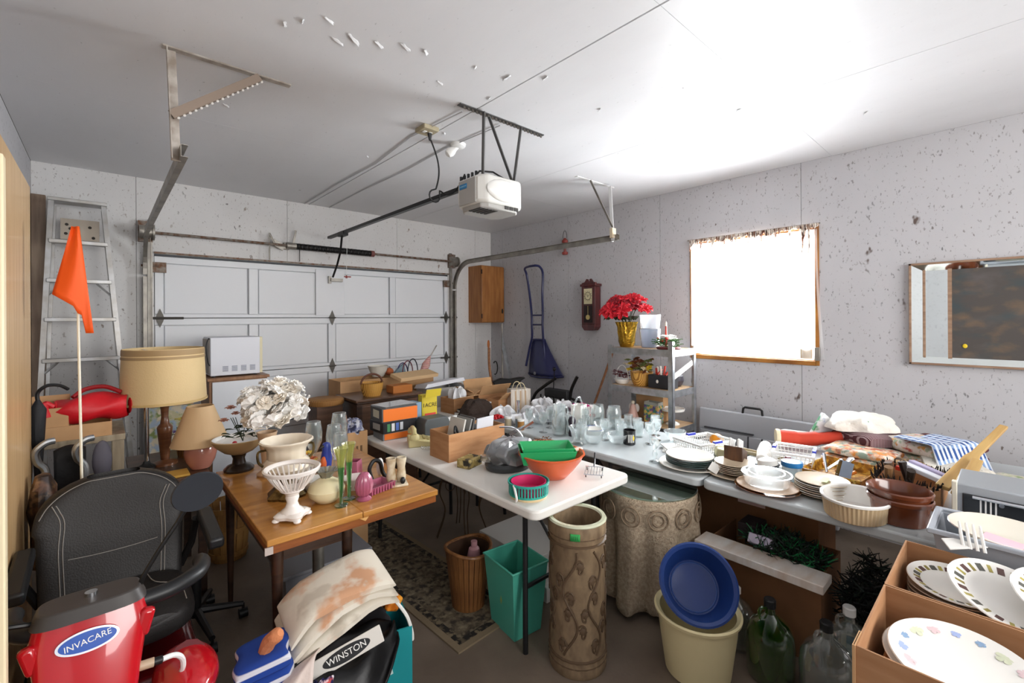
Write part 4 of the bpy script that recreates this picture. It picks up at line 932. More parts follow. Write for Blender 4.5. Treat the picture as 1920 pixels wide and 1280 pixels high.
# --- dresser, stool and what they carry
ds = thing('dresser', 'dark wood dresser with moulded top behind the white table', 'dresser', (1.60, 3.76, 0))
B(.02, .60, .02, .42, .0, .885).build('body', m_desk, ds, bevel=.003)
B(-.015, .635, -.015, .44, .905, .93).build('top', m_desk, ds, bevel=.006, seg=3)
B(.0, .62, .0, .42, .885, .905).build('moulding', m_darkwood, ds, bevel=.006)
for k in range(3): d = B(.05, .57, .008, .02, .10+.26*k, .34+.26*k).build('drawer', m_desk, ds, bevel=.004); MB().sph((.31, -.002, .22+.26*k), .014, .014, .014, 10, 8).build('knob', m_brassold, d)
B(.0, .05, -.004, .02, .0, .885).build('corner_post', m_darkwood, ds, bevel=.004)
sto = thing('wicker_stool', 'brown wooden stool with woven wicker top by the dresser', 'stool', (1.44, 4.05, 0))
MB().lathe([(.15, .88), (.155, .89), (.155, .92), (.14, .93), (0, .93)], 24).build('seat', m_wick, sto)
B(-.11, .11, -.11, .11, .30, .88).build('body', m_desk, sto, bevel=.004)
for x in (-.1, .1):
    for y in (-.1, .1): B(x-.015, x+.015, y-.015, y+.015, 0, .30).build('leg', m_darkwood, sto)
hbk = thing('handled_basket', 'small honey wicker basket with arched handle on the dresser', 'basket', (1.80, 3.90, .93))
m_wick2 = wave('wicker_honey', '#b07a30', '#7a4d1c', 30, 'Z', .6, .3, .7, '#d2a04c', 34, 'X')
MB().lathe([(.075, 0), (.095, .06), (.10, .115), (.105, .12), (.095, .12), (.07, .01), (0, .01)], 28).build('basket', m_wick2, hbk)
MB().tube([(.10*math.cos(PI*k/14), 0, .11+.085*math.sin(PI*k/14)) for k in range(15)], .009, 8).build('handle', mat('cane_dark', '#5a3423', .6), hbk)
carton('long tan carton behind the wicker basket', (2.16, 4.40, .0), 1.02, .30, 1.03, 0, m_cardin, (), .006)
tag(B(1.98, 2.18, 3.84, 3.98, .93, 1.0).build('small_box', mat('tan_orange', '#b06a2c', .7), bevel=.004), 'small orange-brown box beside the wicker basket', 'box')
tag(MB().bc((2.33, 4.05, 1.055), (.50, .16, .035), (.25, 0, .22)).build('carton_lid', mat('pale_card', '#cfae84', .8), bevel=.003), 'pale cardboard lid lying askew past the dresser', 'lid')
wbk = thing('white_basket', 'white woven bowl basket on top of the long tan carton', 'basket', (2.10, 4.40, 1.03))
MB().lathe([(.055, 0), (.085, .06), (.10, .105), (.105, .11), (.095, .112), (.08, .065), (.05, .008), (0, .008)], 30, wob=lambda a, z: 1+.025*math.sin(18*a)).build('bowl', mat('white_wicker', '#d8d3c8', .7), wbk)
MB().sph((.13, .02, .04), .05, .05, .04, 12, 8).build('orange_cloth', mat('rust_cloth', '#a85a32', .8), wbk)
gd = thing('toy_wedge', 'blue-grey folded card standing on the long tan carton', 'card', (2.34, 4.40, 1.03))
MB().prism([(-.08, 0), (.07, 0), (.05, .11), (.0, .08)], -.02, .02).xf(Matrix.Rotation(PI/2, 4, 'X')).build('card', mat('slate_blue', '#748a94', .7), gd)
hl = thing('wire_headband', 'blue and red looped wire hangers on the long tan carton', 'hanger', (2.47, 4.40, 1.03))
for k, c in enumerate(('#3a3560', '#6a2a35', '#2f2f3a')):
    MB().tube([(-.09+.05*k+.06*math.cos(PI*j/12), -.02*k, .02+(.10+.02*k)*math.sin(PI*j/12)) for j in range(13)], .006, 6).build('loop', mat('wire'+c, c, .5), hl)
rf = thing('flag_bundle', 'rolled red plaid flag leaning out of the long tan carton', 'flag', (2.62, 4.40, .98))
MB().tube([(0, 0, .03), (.05, 0, .13), (.10, 0, .22)], [.035, .045, .012], 10).build('roll', wave('red_plaid', '#b02b33', '#5a1a20', 30, 'X', .7, .4, .6, '#e6c9c0', 24, 'Z'), rf)
MB().cyl((.09, 0, .20), (.19, 0, .34), .007, seg=8).build('stick', m_galvdull, rf)
MB().sph((-.05, 0, .05), .03, .03, .02, 10, 8).build('yellow_cloth', mat('yellow_cloth', '#c9a530', .8), rf)

# --- white table: stack of boxed tapes and games
m_org = mat('box_orange', '#e0701c', .5); m_blk = mat('box_black', '#232326', .4); m_gry = mat('box_grey', '#7d7f82', .6); m_lbl = mat('label_cream', '#c9c4ae', .7)
def bookbox(nm, label, loc, sx, sy, h, mside, mface, lab=None, rz=0, spines=None):
    o = thing(nm, label, 'box', loc, rz); B(-sx/2, sx/2, -sy/2, sy/2, 0, h).build('case', mside, o, bevel=.002)
    B(-sx/2+.01, sx/2-.002, -sy/2-.0015, -sy/2, .006, h-.006).build('face_print', mface, o)
    if lab: B(-sx/2-.0015, -sx/2, -sy/4, sy/4, h*.25, h*.8).build('label', lab, o)
    if spines:
        for k, c in enumerate(spines): B(-sx/2+.03+k*.035, -sx/2+.055+k*.035, -sy/2-.003, -sy/2-.0015, .012, h-.012).build('spine', mat('spine'+c, c, .6), o)
    return o
bookbox('boxed_game', 'lowest box with orange face in the stack at the table end', (1.62, 3.13, TW), .25, .19, .055, m_gry, m_org, None, -4)
bookbox('tape_case', 'black tape case with coloured spines, middle of the stack', (1.61, 3.13, TW+.055), .27, .20, .08, m_blk, m_blk, mat('label_pale', '#a6a39c', .7), 3, ['#3d7a4d', '#c9c9c9', '#4a66a8', '#b9bcc0'])
bookbox('boxed_game', 'top box with orange face and cream label in the stack', (1.62, 3.13, TW+.135), .28, .21, .10, mat('box_charcoal', '#4d4e50', .5), m_org, m_lbl, -3)
tag(MB().bc((1.62, 3.13, TW+.241), (.27, .19, .012), (0, 0, .15)).build('clear_case', m_clearplastic, bevel=.002), 'clear plastic sleeve lying on top of the box stack', 'sleeve')
pzb = bookbox('puzzle_box', 'yellow and red puzzle box standing behind the orange stack', (1.955, 3.20, TW), .14, .06, .27, mat('box_yellow', '#c9b332', .6), MATS['box_yellow'], None, 0)
B(-.045, .055, -.034, -.0315, .02, .12).build('red_panel', mat('box_red', '#d0453c', .6), pzb)
text('title', '1ACRE', .045, m_black, pzb, (.0, -.033, .185), (PI/2, 0, 0), .0005)
B(-.07, .07, .0, .003, .27, .335).build('open_flap', MATS['box_yellow'], pzb, rot=(.3, 0, 0))
tag(MB().bc((1.845, 3.22, TW+.11), (.05, .12, .22), (0, 0, .1)).build('blue_book', mat('book_blue', '#7d97ab', .6), bevel=.002), 'pale blue book standing beside the yellow puzzle box', 'book')
gbx = thing('recorder_case', 'dull grey rounded case behind the cream telephone', 'case', (1.875, 3.00, TW))
MB().prism([(-.11, 0), (.11, 0), (.11, .10), (.09, .13), (-.09, .13), (-.11, .10)], -.07, .07).xf(Matrix.Rotation(PI/2, 4, 'X')).build('case', mat('case_grey', '#565a5b', .5), gbx, bevel=.006)
tp = thing('telephone', 'cream corded telephone with handset on the white table', 'telephone', (1.665, 2.80, TW), rz=-25)
m_phone = mat('phone_cream', '#d3c792', .4)
MB().prism([(-.10, 0), (.10, 0), (.10, .025), (-.03, .05), (-.10, .055)], -.085, .085).xf(Matrix.Rotation(PI/2, 4, 'X')).build('base', m_phone, tp, bevel=.008, seg=3)
MB().tube(smooth_pts([(-.062, -.115, .088), (-.062, -.07, .102), (-.062, 0, .108), (-.062, .07, .102), (-.062, .115, .088)]), .017, 10).build('handset', m_phone, tp)
for s_ in (-1, 1): MB().lathe([(.030, 0), (.032, .02), (.026, .034), (0, .036)], 18, c=(-.062, .098*s_, .060)).build('earpiece', m_phone, tp)
for i in range(3):
    for j in range(4): B(.0+.026*i, .018+.026*i, -.045+.024*j, -.03+.024*j, .0, .010).build('key', mat('key_tan', '#b3a574', .5), tp, (0, 0, .046-.0045*i), (0, .19, 0))
cc = []
for k in range(140): a = k*.55; t = k/139; cc.append((-.02+.16*t+.008*math.cos(a), -.13-.05*math.sin(t*PI), .012+.008*math.sin(a)))
MB().tube(cc, .0025, 5).build('coil_cord', mat('cord_white', '#d9d6cc', .5), tp)
cbx = carton('open brown carton holding frames on the white table', (1.785, 2.42, TW), .45, .215, .17, 0, m_card)
fr1 = thing('picture_frames', 'white and grey picture frames stacked in the open brown carton', 'picture frames', (1.80, 2.42, TW+.007))
for k, (x, r, c) in enumerate(((-.11, .25, '#c9c6bd'), (-.07, .3, '#8b8a86'), (-.03, .22, '#5c5a58'))): B(-.006, .006, -.08, .08, 0, .235).build('frame', mat('fr'+c, c, .5), fr1, (x-.04, 0, .003), (0, r, 0), bevel=.002)
B(.0, .15, -.07, -.06, .05, .235).build('envelope', mat('frost', '#c9cad0', .5), fr1, (-.02, 0, .0), (.12, 0, .1), bevel=.002)
MB().tub(.02, .15, -.05, .07, .06, .15, .004).build('tin', mat('silver_tin', '#9a9b9d', .35, .6), fr1, smooth=False)
MB().tube(smooth_pts([(-.16, -.06, .10), (-.17, -.07, .17), (-.15, -.05, .19), (-.13, -.06, .14), (-.08, -.05, .16)]), .008, 6).build('black_strap', m_black, fr1)
apl = thing('packaged_appliance', 'grey appliance wrapped in clear plastic on a black base', 'appliance', (1.80, 2.02, TW), rz=8)
MB().lathe([(.145, 0), (.16, .012), (.165, .03), (.15, .045), (0, .045)], 32, sx=1.05, sy=.8).build('base', mat('smoke_black', '#2f3133', .3), apl)
MB().prism([(-.10, 0), (.11, 0), (.13, .07), (.09, .11), (-.12, .10), (-.15, .06)], -.085, .085).xf(Matrix.Rotation(PI/2, 4, 'X') @ Matrix.Translation((0, .04, 0))).build('housing', mat('appliance_grey', '#85878a', .3, .2), apl, bevel=.012)
crumple(0, 0, .045, .155, .12, .12, 11, 12, .5).build('plastic_wrap', m_clearplastic, apl)
B(-.05, .02, -.09, -.082, .07, .10).build('dark_window', m_black, apl)
tag(MB().bc((1.625, 2.19, TW+.025), (.13, .09, .05), (0, 0, .3)).build('card_pack', spots('card_pack', '#2b2822', ['#b3a06a', '#8a7742'], 18, .6, .5), bevel=.002), 'small black and gold packet in front of the brown carton', 'packet')
obw = thing('mixing_bowl', 'large orange plastic mixing bowl near the table corner', 'bowl', (1.855, 1.735, TW))
m_obowl = mat('orange_plastic', '#d35f33', .3, coat=.2)
MB().lathe([(.075, 0), (.085, .003), (.125, .045), (.163, .095), (.178, .125), (.185, .128), (.186, .134), (.176, .135), (.158, .10), (.115, .05), (.07, .008), (0, .008)], 44, wob=lambda a, z: 1+.008*math.sin(30*a)*(z > .02)).build('bowl', m_obowl, obw)
MB().sph((.16, -.05, .125), .05, .02, .012, 12, 8).build('label_smear', mat('pale_label', '#e3b7a6', .5), obw)
gtr = thing('food_tray', 'green plastic rectangular container nested in the orange bowl', 'container', (1.83, 1.75, TW+.085), rz=-38)
MB().tub(-.135, .135, -.075, .075, 0, .075, .004, flare=.02).build('tray', mat('green_plastic', '#2aa463', .3, coat=.2), gtr, bevel=.006)
MB().tub(-.125, .125, -.07, .07, .045, .09, .004, flare=.02).build('inner_tray', MATS['green_plastic'], gtr, bevel=.006)
stn = thing('strainer_basket', 'teal slotted round basket with pink liner at the table front', 'basket', (1.565, 1.62, TW))
m_teal = mat('teal_plastic', '#2f9b8c', .35); m_pink = mat('pink_plastic', '#c22d63', .4)
MB().lathe([(.092, .012), (.096, .016), (.092, .018), (0, .016)], 36).build('bottom', m_teal, stn)
MB().lathe([(.098, .066), (.104, .068), (.104, .078), (.098, .078)], 36).build('rim', m_teal, stn)
MB().lathe([(.094, .014), (.098, .014), (.098, .024), (.094, .024)], 36).build('lower_ring', m_teal, stn)
rb_ = None
for k in range(40):
    if rb_ is None: rb_ = B(-.0035, .0035, .094, .099, .02, .07).build('slat', m_teal, stn, smooth=False)
    else: share(rb_, 'slat', stn, (0, 0, 0), (0, 0, 2*PI*k/40))
MB().lathe([(.084, .02), (.088, .075), (.084, .075), (.08, .024), (0, .024)], 36).build('liner', m_pink, stn)
MB().lathe([(.09, 0), (.094, .006), (.09, .012), (0, .012)], 36).build('foot', mat('cream_foot', '#dfc69b', .5), stn)
MB().tube(smooth_pts([(-.10, .0, .075), (-.107, -.02, .05), (-.108, -.03, .02), (-.105, -.02, .005)]), .006, 6).build('white_tab', m_white, stn)
wr_ = thing('wire_rack', 'silver wire rack with black tipped handle by the orange bowl', 'rack', (2.06, 1.60, TW), rz=35)
for k in range(7): MB().cyl((-.08, -.05+.016*k, .018), (.06, -.05+.016*k, .018), .0018, seg=5).build('wire', m_chrome, wr_)
for x in (-.08, .06): MB().tube([(x, -.055, .018), (x, .05, .018)], .003, 5).build('side_wire', m_chrome, wr_)
MB().tube(smooth_pts([(.06, 0, .018), (.12, .0, .04), (.16, 0, .07)]), .005, 6).build('handle', m_blackmetal, wr_)
for x in (-.07, .05):
    for y in (-.045, .04): MB().cyl((x, y, 0), (x, y, .018), .003, seg=5).build('foot', m_black, wr_)
ks = thing('carving_knife', 'black handled carving knife propped among cutlery on the white table', 'knife', (2.06, 2.36, TW), rz=-40)
MB().tube([(-.10, 0, .012), (0, 0, .06), (.03, 0, .075)], [.014, .016, .012], 8).build('handle', m_black, ks)
MB().add([(.02, -.002, .06), (.20, -.0, .155), (.19, 0, .17), (.02, .002, .09)], [(0, 1, 2, 3)]).build('blade', m_chrome, ks, solid=.002, smooth=False)
B(-.03, .02, -.017, -.0155, .045, .058).build('sticker', m_paper, ks, rot=(0, -.45, 0))
tag(MB().bc((1.94, 2.30-.0, TW+.011), (.12, .09, .022), (0, 0, -.3)).build('magazine', spots('mag_red', '#b9b4ae', ['#c95a52', '#7d8387'], 12, .5, .5), bevel=.001) , 'red and grey booklet lying between the carton and the appliance', 'booklet').location.y = -.16
rbk = thing('ribbed_basket', 'round pink and tan striped wicker basket behind the orange bowl', 'basket', (2.10, 2.02, TW))
MB().lathe([(.075, 0), (.10, .045), (.108, .075), (.102, .078), (.09, .045), (.07, .006), (0, .006)], 40, wob=lambda a, z: 1+.02*math.sin(28*a)).build('bowl', wave('pink_wicker', '#b78a55', '#c07264', 22, 'X', .7, .4, .6), rbk)
cf = MB()
for k in range(30): petals(cf, (random.uniform(-.07, .07), random.uniform(-.06, .06), .06+random.uniform(0, .03)), .025, 2, .9, .3)
cf.build('pine_cones', mat('cone_brown', '#6b4a2a', .8), rbk, smooth=False, solid=.001)
hs = thing('metal_strap', 'thin curved metal strap arching over the white table clutter', 'strap', (2.02, 2.18, TW))
MB().tube(smooth_pts([(-.10, .08, .17), (-.02, .03, .16), (.03, .0, .10), (.035, -.02, .03), (.02, -.04, 0.004)]), .006, 6).build('strap', m_chrome, hs)

# --- far table: cartons, bags, loose wrappings
wl = thing('white_lid_box', 'white box with tilted lid at the far end of the tables', 'box', (2.55, 3.96, TW), rz=-8)
MB().tub(-.19, .19, -.13, .13, 0, .19, .005).build('box', mat('grey_white', '#b9b7b4', .7), wl, smooth=False)
MB().prism([(-.21, .0), (.23, .0), (.22, .035), (-.18, .035)], -.15, .15).xf(Matrix.Rotation(PI/2, 4, 'X')).build('lid', mat('lid_white', '#dfe2ea', .55), wl, (0, 0, .205), (-.12, -.10, 0))
carton('open carton of white wrapping on the far table', (2.50, 3.56, TW), .24, .20, .14, 4, m_card, (('e', .10, 60), ('s', .09, 75)))
carton('brown carton with raised flaps near the gift bag', (2.90, 3.62, TW), .34, .26, .13, -6, m_card, (('n', .13, 20), ('w', .14, 60), ('s', .12, 35)))
carton('small brown carton leaning open toward the camera on the far table', (2.80, 3.30, TW), .18, .14, .12, 10, m_card, (('s', .11, 50),))
tlb = thing('teal_tub', 'emerald green tub with clear lid on the far table', 'tub', (2.74, 3.92, TW))
MB().lathe([(.07, 0), (.085, .14), (.08, .14), (.065, .006), (0, .006)], 24).build('tub', mat('emerald', '#1f8a5c', .3), tlb)
MB().lathe([(.085, .14), (.08, .19), (.05, .21), (0, .212)], 24).build('lid', m_clearplastic, tlb)
tl2 = thing('blue_bottle', 'navy and aqua bottle beside the emerald tub', 'bottle', (2.92, 3.95, TW))
MB().lathe([(.045, 0), (.05, .10), (.04, .14), (.018, .16), (.018, .19), (0, .19)], 18).build('bottle', mat('navy_bottle', '#1f3350', .3), tl2)
MB().lathe([(.02, .16), (.02, .20), (0, .20)], 14).build('cap', mat('aqua_cap', '#58b0a4', .4), tl2)
tag(MB().bc((3.03, 4.02, TW+.09), (.07, .07, .18)).build('lilac_box', mat('lilac', '#8f93c9', .6), bevel=.003), 'small lilac box behind the cartons', 'box')
fh = thing('fur_hat', 'dark brown fur hat slumped on the far table', 'hat', (2.46, 3.22, TW))
m_fur = mat('dark_fur', '#33261f', .9, bump=.9, bs=90)
crumple(0, 0, 0, .15, .12, .16, 21, 16, .3).build('crown', m_fur, fh)
MB().tube([(.14*math.cos(a*PI/12), .115*math.sin(a*PI/12), .025) for a in range(24)], .028, 8, True).build('brim', m_fur, fh)
wbn = thing('wine_tube', 'white tube with black ends beside the fur hat', 'tube', (2.12, 3.13, TW))
MB().cyl((-.06, 0, .035), (.10, .05, .035), .030, seg=14).build('tube', m_white, wbn)
MB().bc((.03, .0, .02), (.14, .10, .04)).build('black_case', m_black, wbn)
gb = thing('gift_bag', 'white paper gift bag with rope handle on the far table', 'bag', (2.93, 3.16, TW), rz=-20)
def bagf(u, v):
    x = -.10+.20*u; return (x, -.05+.012*math.sin(u*20)*v, .24*v)
MB().prism([(-.10, -.05), (.10, -.05), (.085, 0), (.10, .05), (-.10, .05), (-.085, 0)], 0, .215).build('bag', mat('bag_white', '#d8d3ca', .6, var=.15, vs=9, hex2='#bdb0a2', stretch=(6, 6, .6)), gb)
for y in (-.05, .05): MB().tube([(-.0+.045*math.cos(PI*k/12), y, .20+.075*math.sin(PI*k/12)) for k in range(13)], .004, 6).build('handle', mat('rope_cream', '#d6c7a2', .7), gb)
for k in range(3): B(-.06+.05*k, -.045+.05*k, -.0515, -.0505, .01, .20).build('stripe', mat('bag_stripe', '#b89d7d', .7), gb)
bt = thing('berry_bunch', 'bunch of glossy red berries in a clear tray', 'decoration', (2.47, 2.93, TW))
MB().tub(-.07, .07, -.05, .05, 0, .045, .003, flare=.01).build('tray', m_clearplastic, bt)
for k in range(14):
    a = k*2.4; r = .012*math.sqrt(k)*1.1; MB().sph((r*math.cos(a), r*math.sin(a), .06-.0015*k), .014, seg=10, rings=7).build('berry', mat('berry_red', '#c3161f', .25), bt)
m_bagp = mat('plastic_bag', '#e2e3e6', .3, bump=.5, bs=22)
for i, (x, y, rx, ry, h, lab) in enumerate(((2.62, 3.02, .10, .08, .10, 'crumpled white wrapping beside the red berries'), (2.82, 2.84, .13, .10, .10, 'crumpled white plastic bag in front of the gift bag'), (3.08, 2.98, .10, .10, .12, 'crumpled white plastic bag right of the gift bag'), (2.60, 2.76, .11, .09, .08, 'heap of clear bags of glassware near the berries'), (2.98, 2.66, .10, .09, .15, 'tall crumpled white bag beside the pink flowers'), (2.55, 3.60, .09, .07, .19, 'white tissue spilling out of an open carton'), (2.86, 2.50, .11, .08, .09, 'crumpled white tissue by the glass pitcher'))):
    z = TW+(.0 if i != 5 else 0)
    if i == 5: x, y, z = 2.50, 3.56, TW+.02
    tag(crumple(0, 0, 0, rx, ry, h, 40+i, 16, .8).build('plastic_bag', m_bagp, None, (x, y, z), (0, 0, i)), lab, 'bag', 'crumpled bags and wrappings')
pf = thing('pink_garland', 'magenta silk flowers with white fluff on the glassware table', 'flowers', (3.06, 2.50, TW))
for k in range(10): petals(petals(MB(), (0, 0, 0), .045, 6, .5, .7), (0, 0, .01), .03, 5, 1, .8).build('blossom', mat('magenta', '#d91a8c', .6), pf, (random.uniform(-.10, .06), random.uniform(-.05, .05), .06+random.uniform(0, .06)), (random.uniform(-.6, .6), random.uniform(-.6, .6), k), smooth=False, solid=.001)
crumple(.10, -.03, .02, .08, .06, .10, 77, 12, .6).build('white_fluff', m_silk, pf)
MB().sph((.03, -.09, .05), .03, .02, .018, 10, 8).build('red_bow', MATS['berry_red'], pf)
MB().bc((-.13, .05, .11), (.15, .04, .015), (0, .3, .5)).build('silver_case', m_galv, pf)
# --- clear glassware on the near grey table
tum = [(.030, 0), (.036, .11), (.034, .11), (.028, .008), (0, .008)]
gob = [(.034, 0), (.034, .003), (.006, .008), (.005, .06), (.022, .075), (.036, .11), (.034, .15), (.032, .15), (.033, .11), (.018, .08), (0, .075)]
jar = [(.045, 0), (.05, .01), (.05, .12), (.042, .14), (.042, .155), (.039, .155), (.039, .14), (.046, .12), (.046, .014), (0, .012)]
bwl = [(.03, 0), (.04, .006), (.07, .05), (.078, .075), (.074, .075), (.06, .045), (.03, .012), (0, .012)]
def gl(nm, lab, prof, grp, sc=1.0, seg=20):
    t = thing(nm, lab, 'glass' if nm != 'glass_jar' else 'jar', (0, 0, 0), group=grp); MB().lathe(prof, seg).build('glass', m_clear, t); t.scale = (sc,)*3; return t
G = 'clear glassware on the grey table'
P_t = [(2.62, 2.30), (2.74, 2.36), (2.70, 2.20), (2.82, 2.26), (2.58, 2.12), (2.92, 2.02), (3.04, 1.94), (2.94, 1.86), (2.80, 1.92), (3.10, 2.06)]
P_g = [(2.52, 2.44), (2.66, 2.50), (2.76, 2.58), (2.54, 2.62), (2.90, 2.34), (2.68, 1.98), (2.82, 1.70), (2.94, 1.72), (3.06, 1.80)]
P_b = [(2.55, 1.98), (2.66, 1.86), (2.84, 2.12), (2.70, 2.66), (3.02, 1.62)]
ORD = ['first', 'second', 'third', 'fourth', 'fifth', 'sixth', 'seventh', 'eighth', 'ninth', 'tenth']
for nm, P, pr, lab in (('tumbler', P_t, tum, 'clear straight-sided tumbler'), ('wine_glass', P_g, gob, 'clear stemmed wine glass'), ('glass_dish', P_b, bwl, 'clear footed glass dish')):
    t = None
    P = sorted(P, key=lambda p: (p[0]*.743-p[1]*.67)/(p[0]*.67+p[1]*.743))      # as seen from left to right
    for k, (x, y) in enumerate(P):
        lb = '%s, %s from the left among its kind on the grey table' % (lab, ORD[k])
        if t is None: t = gl(nm, lb, pr, lab + ' on the grey table'); t.location = (x, y, TW)
        else: dup(t, lb, (x, y, TW))
gj = gl('glass_jar', 'large clear glass jar in front of the metal shelf, nearer the window', jar, 'large clear jars by the shelf', 1.15); gj.location = (3.02, 2.14, TW)
dup(gj, 'large clear glass jar in front of the metal shelf, farther from the window', (2.98, 2.27, TW))
gp = thing('glass_basket', 'clear glass basket with tall arched handle', 'basket', (2.46, 2.04, TW))
MB().lathe([(.05, 0), (.055, .008), (.045, .03), (.055, .09), (.07, .125), (.066, .125), (.05, .09), (.04, .035), (0, .03)], 28, wob=lambda a, z: 1+.06*math.sin(6*a)*(z > .1)).build('bowl', m_clear, gp)
MB().tube([(.062*math.cos(PI*k/18), 0, .115+.215*math.sin(PI*k/18)) for k in range(19)], .006, 8).build('handle', m_clear, gp)
crp = carton('small white box standing among the glassware', (2.90, 2.40, TW), .11, .09, .17, 12, m_paper)
mb_ = thing('black_mug', 'black mug printed with white stripes and a yellow figure', 'mug', (2.72, 1.80, TW))
MB().lathe([(.038, 0), (.042, .004), (.042, .10), (.038, .10), (.038, .01), (0, .01)], 26).build('mug', mat('mug_black', '#17181c', .25, coat=.4), mb_)
for k in range(5): B(-.002, .002, .0415, .0432, .02, .075).build('stripe', m_paper, mb_, (0, 0, 0), (0, 0, 2.0+.22*k))
MB().sph((-.012, -.041, .05), .008, .003, .018, 10, 8).build('yellow_figure', MATS['sticker_yellow'], mb_)
MB().tube([(.042+.026*math.sin(PI*k/10), 0, .05+.03*math.cos(PI*k/10)) for k in range(11)], .006, 8).build('handle', MATS['mug_black'], mb_)
gdm = thing('dark_pepper_mill', 'dark round-topped shaker behind the glass basket', 'shaker', (2.60, 2.22, TW))
MB().lathe([(.025, 0), (.028, .02), (.018, .06), (.026, .09), (.03, .115), (.02, .14), (0, .146)], 18).build('body', mat('dark_plum', '#241d2b', .3), gdm)
pzl = thing('napkin_stack', 'white napkins and tissue by the plate stack', 'napkins', (2.80, 1.52, TW), rz=25)
for k in range(3): B(-.07, .07, -.06, .06, .008*k, .008*k+.007).build('napkin', m_paper, pzl, (0.01*k, 0, 0), (0, 0, .2*k))
gst = thing('glass_spoon_rest', 'wavy clear glass ornament standing beside the green-edged plates', 'ornament', (2.49, 1.47, TW))
MB().lathe([(.03, 0), (.03, .006), (.008, .015), (.016, .05), (.008, .075), (.026, .12), (.022, .15), (0, .165)], 16, wob=lambda a, z: 1+.1*math.sin(4*a)).build('glass', m_clear, gst)

# --- more small things crowding the glassware table and the far table
ptc = thing('glass_pitcher', 'tall clear glass pitcher between the glassware and the bags', 'pitcher', (2.55, 2.30, TW))
MB().lathe([(.05, 0), (.055, .01), (.06, .10), (.045, .18), (.052, .23), (.049, .23), (.042, .18), (.055, .10), (.05, .014), (0, .012)], 26).build('body', m_clear, ptc)
MB().tube(smooth_pts([(.048, 0, .20), (.09, 0, .19), (.095, 0, .12), (.057, 0, .07)]), .006, 8).build('handle', m_clear, ptc)
tpt = thing('white_teapot', 'white china teapot among the glassware', 'teapot', (2.98, 2.50-.06, TW))
MB().lathe([(.04, 0), (.065, .03), (.072, .065), (.055, .10), (.03, .11), (0, .112)], 26).build('body', m_whitegloss, tpt)
MB().lathe([(.03, .108), (.032, .118), (.012, .13), (.012, .14), (0, .145)], 18).build('lid', m_whitegloss, tpt)
MB().tube(smooth_pts([(-.06, 0, .05), (-.095, 0, .07), (-.11, 0, .11)]), [.014]*6+[.010]*7, 8).build('spout', m_whitegloss, tpt)
MB().tube(smooth_pts([(.06, 0, .09), (.10, 0, .09), (.10, 0, .045), (.065, 0, .03)]), .006, 8).build('handle', m_whitegloss, tpt)
plate_sa = []
for k in range(5): tag(MB().lathe([(.03, 0), (.045, .003), (.068, .012), (.066, .014), (.03, .005), (0, .005)], 30).build('saucer', m_whitegloss, None, (2.80, 2.44, TW+.006*k)), ('lowest', 'second lowest', 'middle', 'second highest', 'highest')[k]+' white saucer of the stack beside the teapot', 'saucer', 'white saucers beside the teapot')
cdh = thing('candlestick', 'silver candlestick standing among the bags', 'candlestick', (2.70, 2.92, TW))
MB().lathe([(.045, 0), (.045, .006), (.012, .02), (.008, .06), (.014, .08), (.008, .10), (.016, .14), (.018, .16), (.012, .16), (0, .15)], 20).build('stick', m_chrome, cdh)
for k, (x, y, c, lab) in enumerate(((2.44, 2.76, '#c9bda0', 'small cream spice tin at the table edge by the berries'), (2.50, 2.70, '#8a9aa8', 'small blue-grey spice tin at the table edge by the berries'), (2.45, 2.62, '#a8793f', 'small tan spice tin at the table edge by the berries'))):
    t = thing('spice_tin', lab, 'tin', (x, y, TW), group='spice tins by the berries'); MB().lathe([(.026, 0), (.027, .002), (.027, .07), (0, .07)], 20).build('tin', mat('tin'+c, c, .4, .3), t); MB().lathe([(.028, .068), (.028, .082), (0, .083)], 20).build('lid', m_white, t)
srv = thing('serving_tray', 'oval silver tray lying under the white bags', 'tray', (2.86, 2.68, TW)); MB().lathe([(.9, 0), (.95, .002), (1.0, .012), (1.03, .013), (1.0, .016), (.93, .005), (0, .004)], 48, sx=.13, sy=.10).build('tray', m_chrome, srv)
for x in (-1, 1): MB().tube([(.125*x+.02*x*math.sin(PI*k/8), -.03+.06*k/8, .014) for k in range(9)], .004, 6).build('handle', m_chrome, srv)
tll = thing('storage_box_clear', 'clear lidded plastic box among the far cartons', 'box', (2.66, 3.36, TW), rz=15)
MB().tub(-.09, .09, -.06, .06, 0, .085, .003, flare=.006).build('box', m_clearplastic, tll, smooth=False); B(-.10, .10, -.07, .07, .085, .097).build('lid', mat('lid_frost', '#dfe3e8', .4), tll, bevel=.004)
for k, (x, y, z, a, lab) in enumerate(((2.47, 3.40, .0, 20, 'paperback lying flat between the fur hat and the carton'), (2.47, 3.40, .022, -10, 'paperback lying crosswise on another by the fur hat'))):
    t = thing('paperback', lab, 'book', (x, y, TW+z), rz=a, group='paperbacks by the fur hat'); B(-.055, .055, -.085, .085, 0, .022).build('pages', m_paper, t); B(-.057, .057, -.087, .087, .0195, .022).build('cover', mat('pb%d' % k, ('#7d3b35', '#44617d')[k], .6), t)
bwlw = thing('enamel_bowl', 'white enamel bowl with a blue rim behind the glass basket', 'bowl', (2.70, 2.10, TW))
MB().lathe([(.045, 0), (.05, .004), (.08, .05), (.084, .06), (.08, .06), (.046, .01), (0, .01)], 32).build('bowl', m_whitegloss, bwlw); MB().lathe([(.082, .058), (.086, .060), (.084, .063), (.080, .062)], 32).build('rim', mat('rim_blue', '#2d4d9a', .3), bwlw)

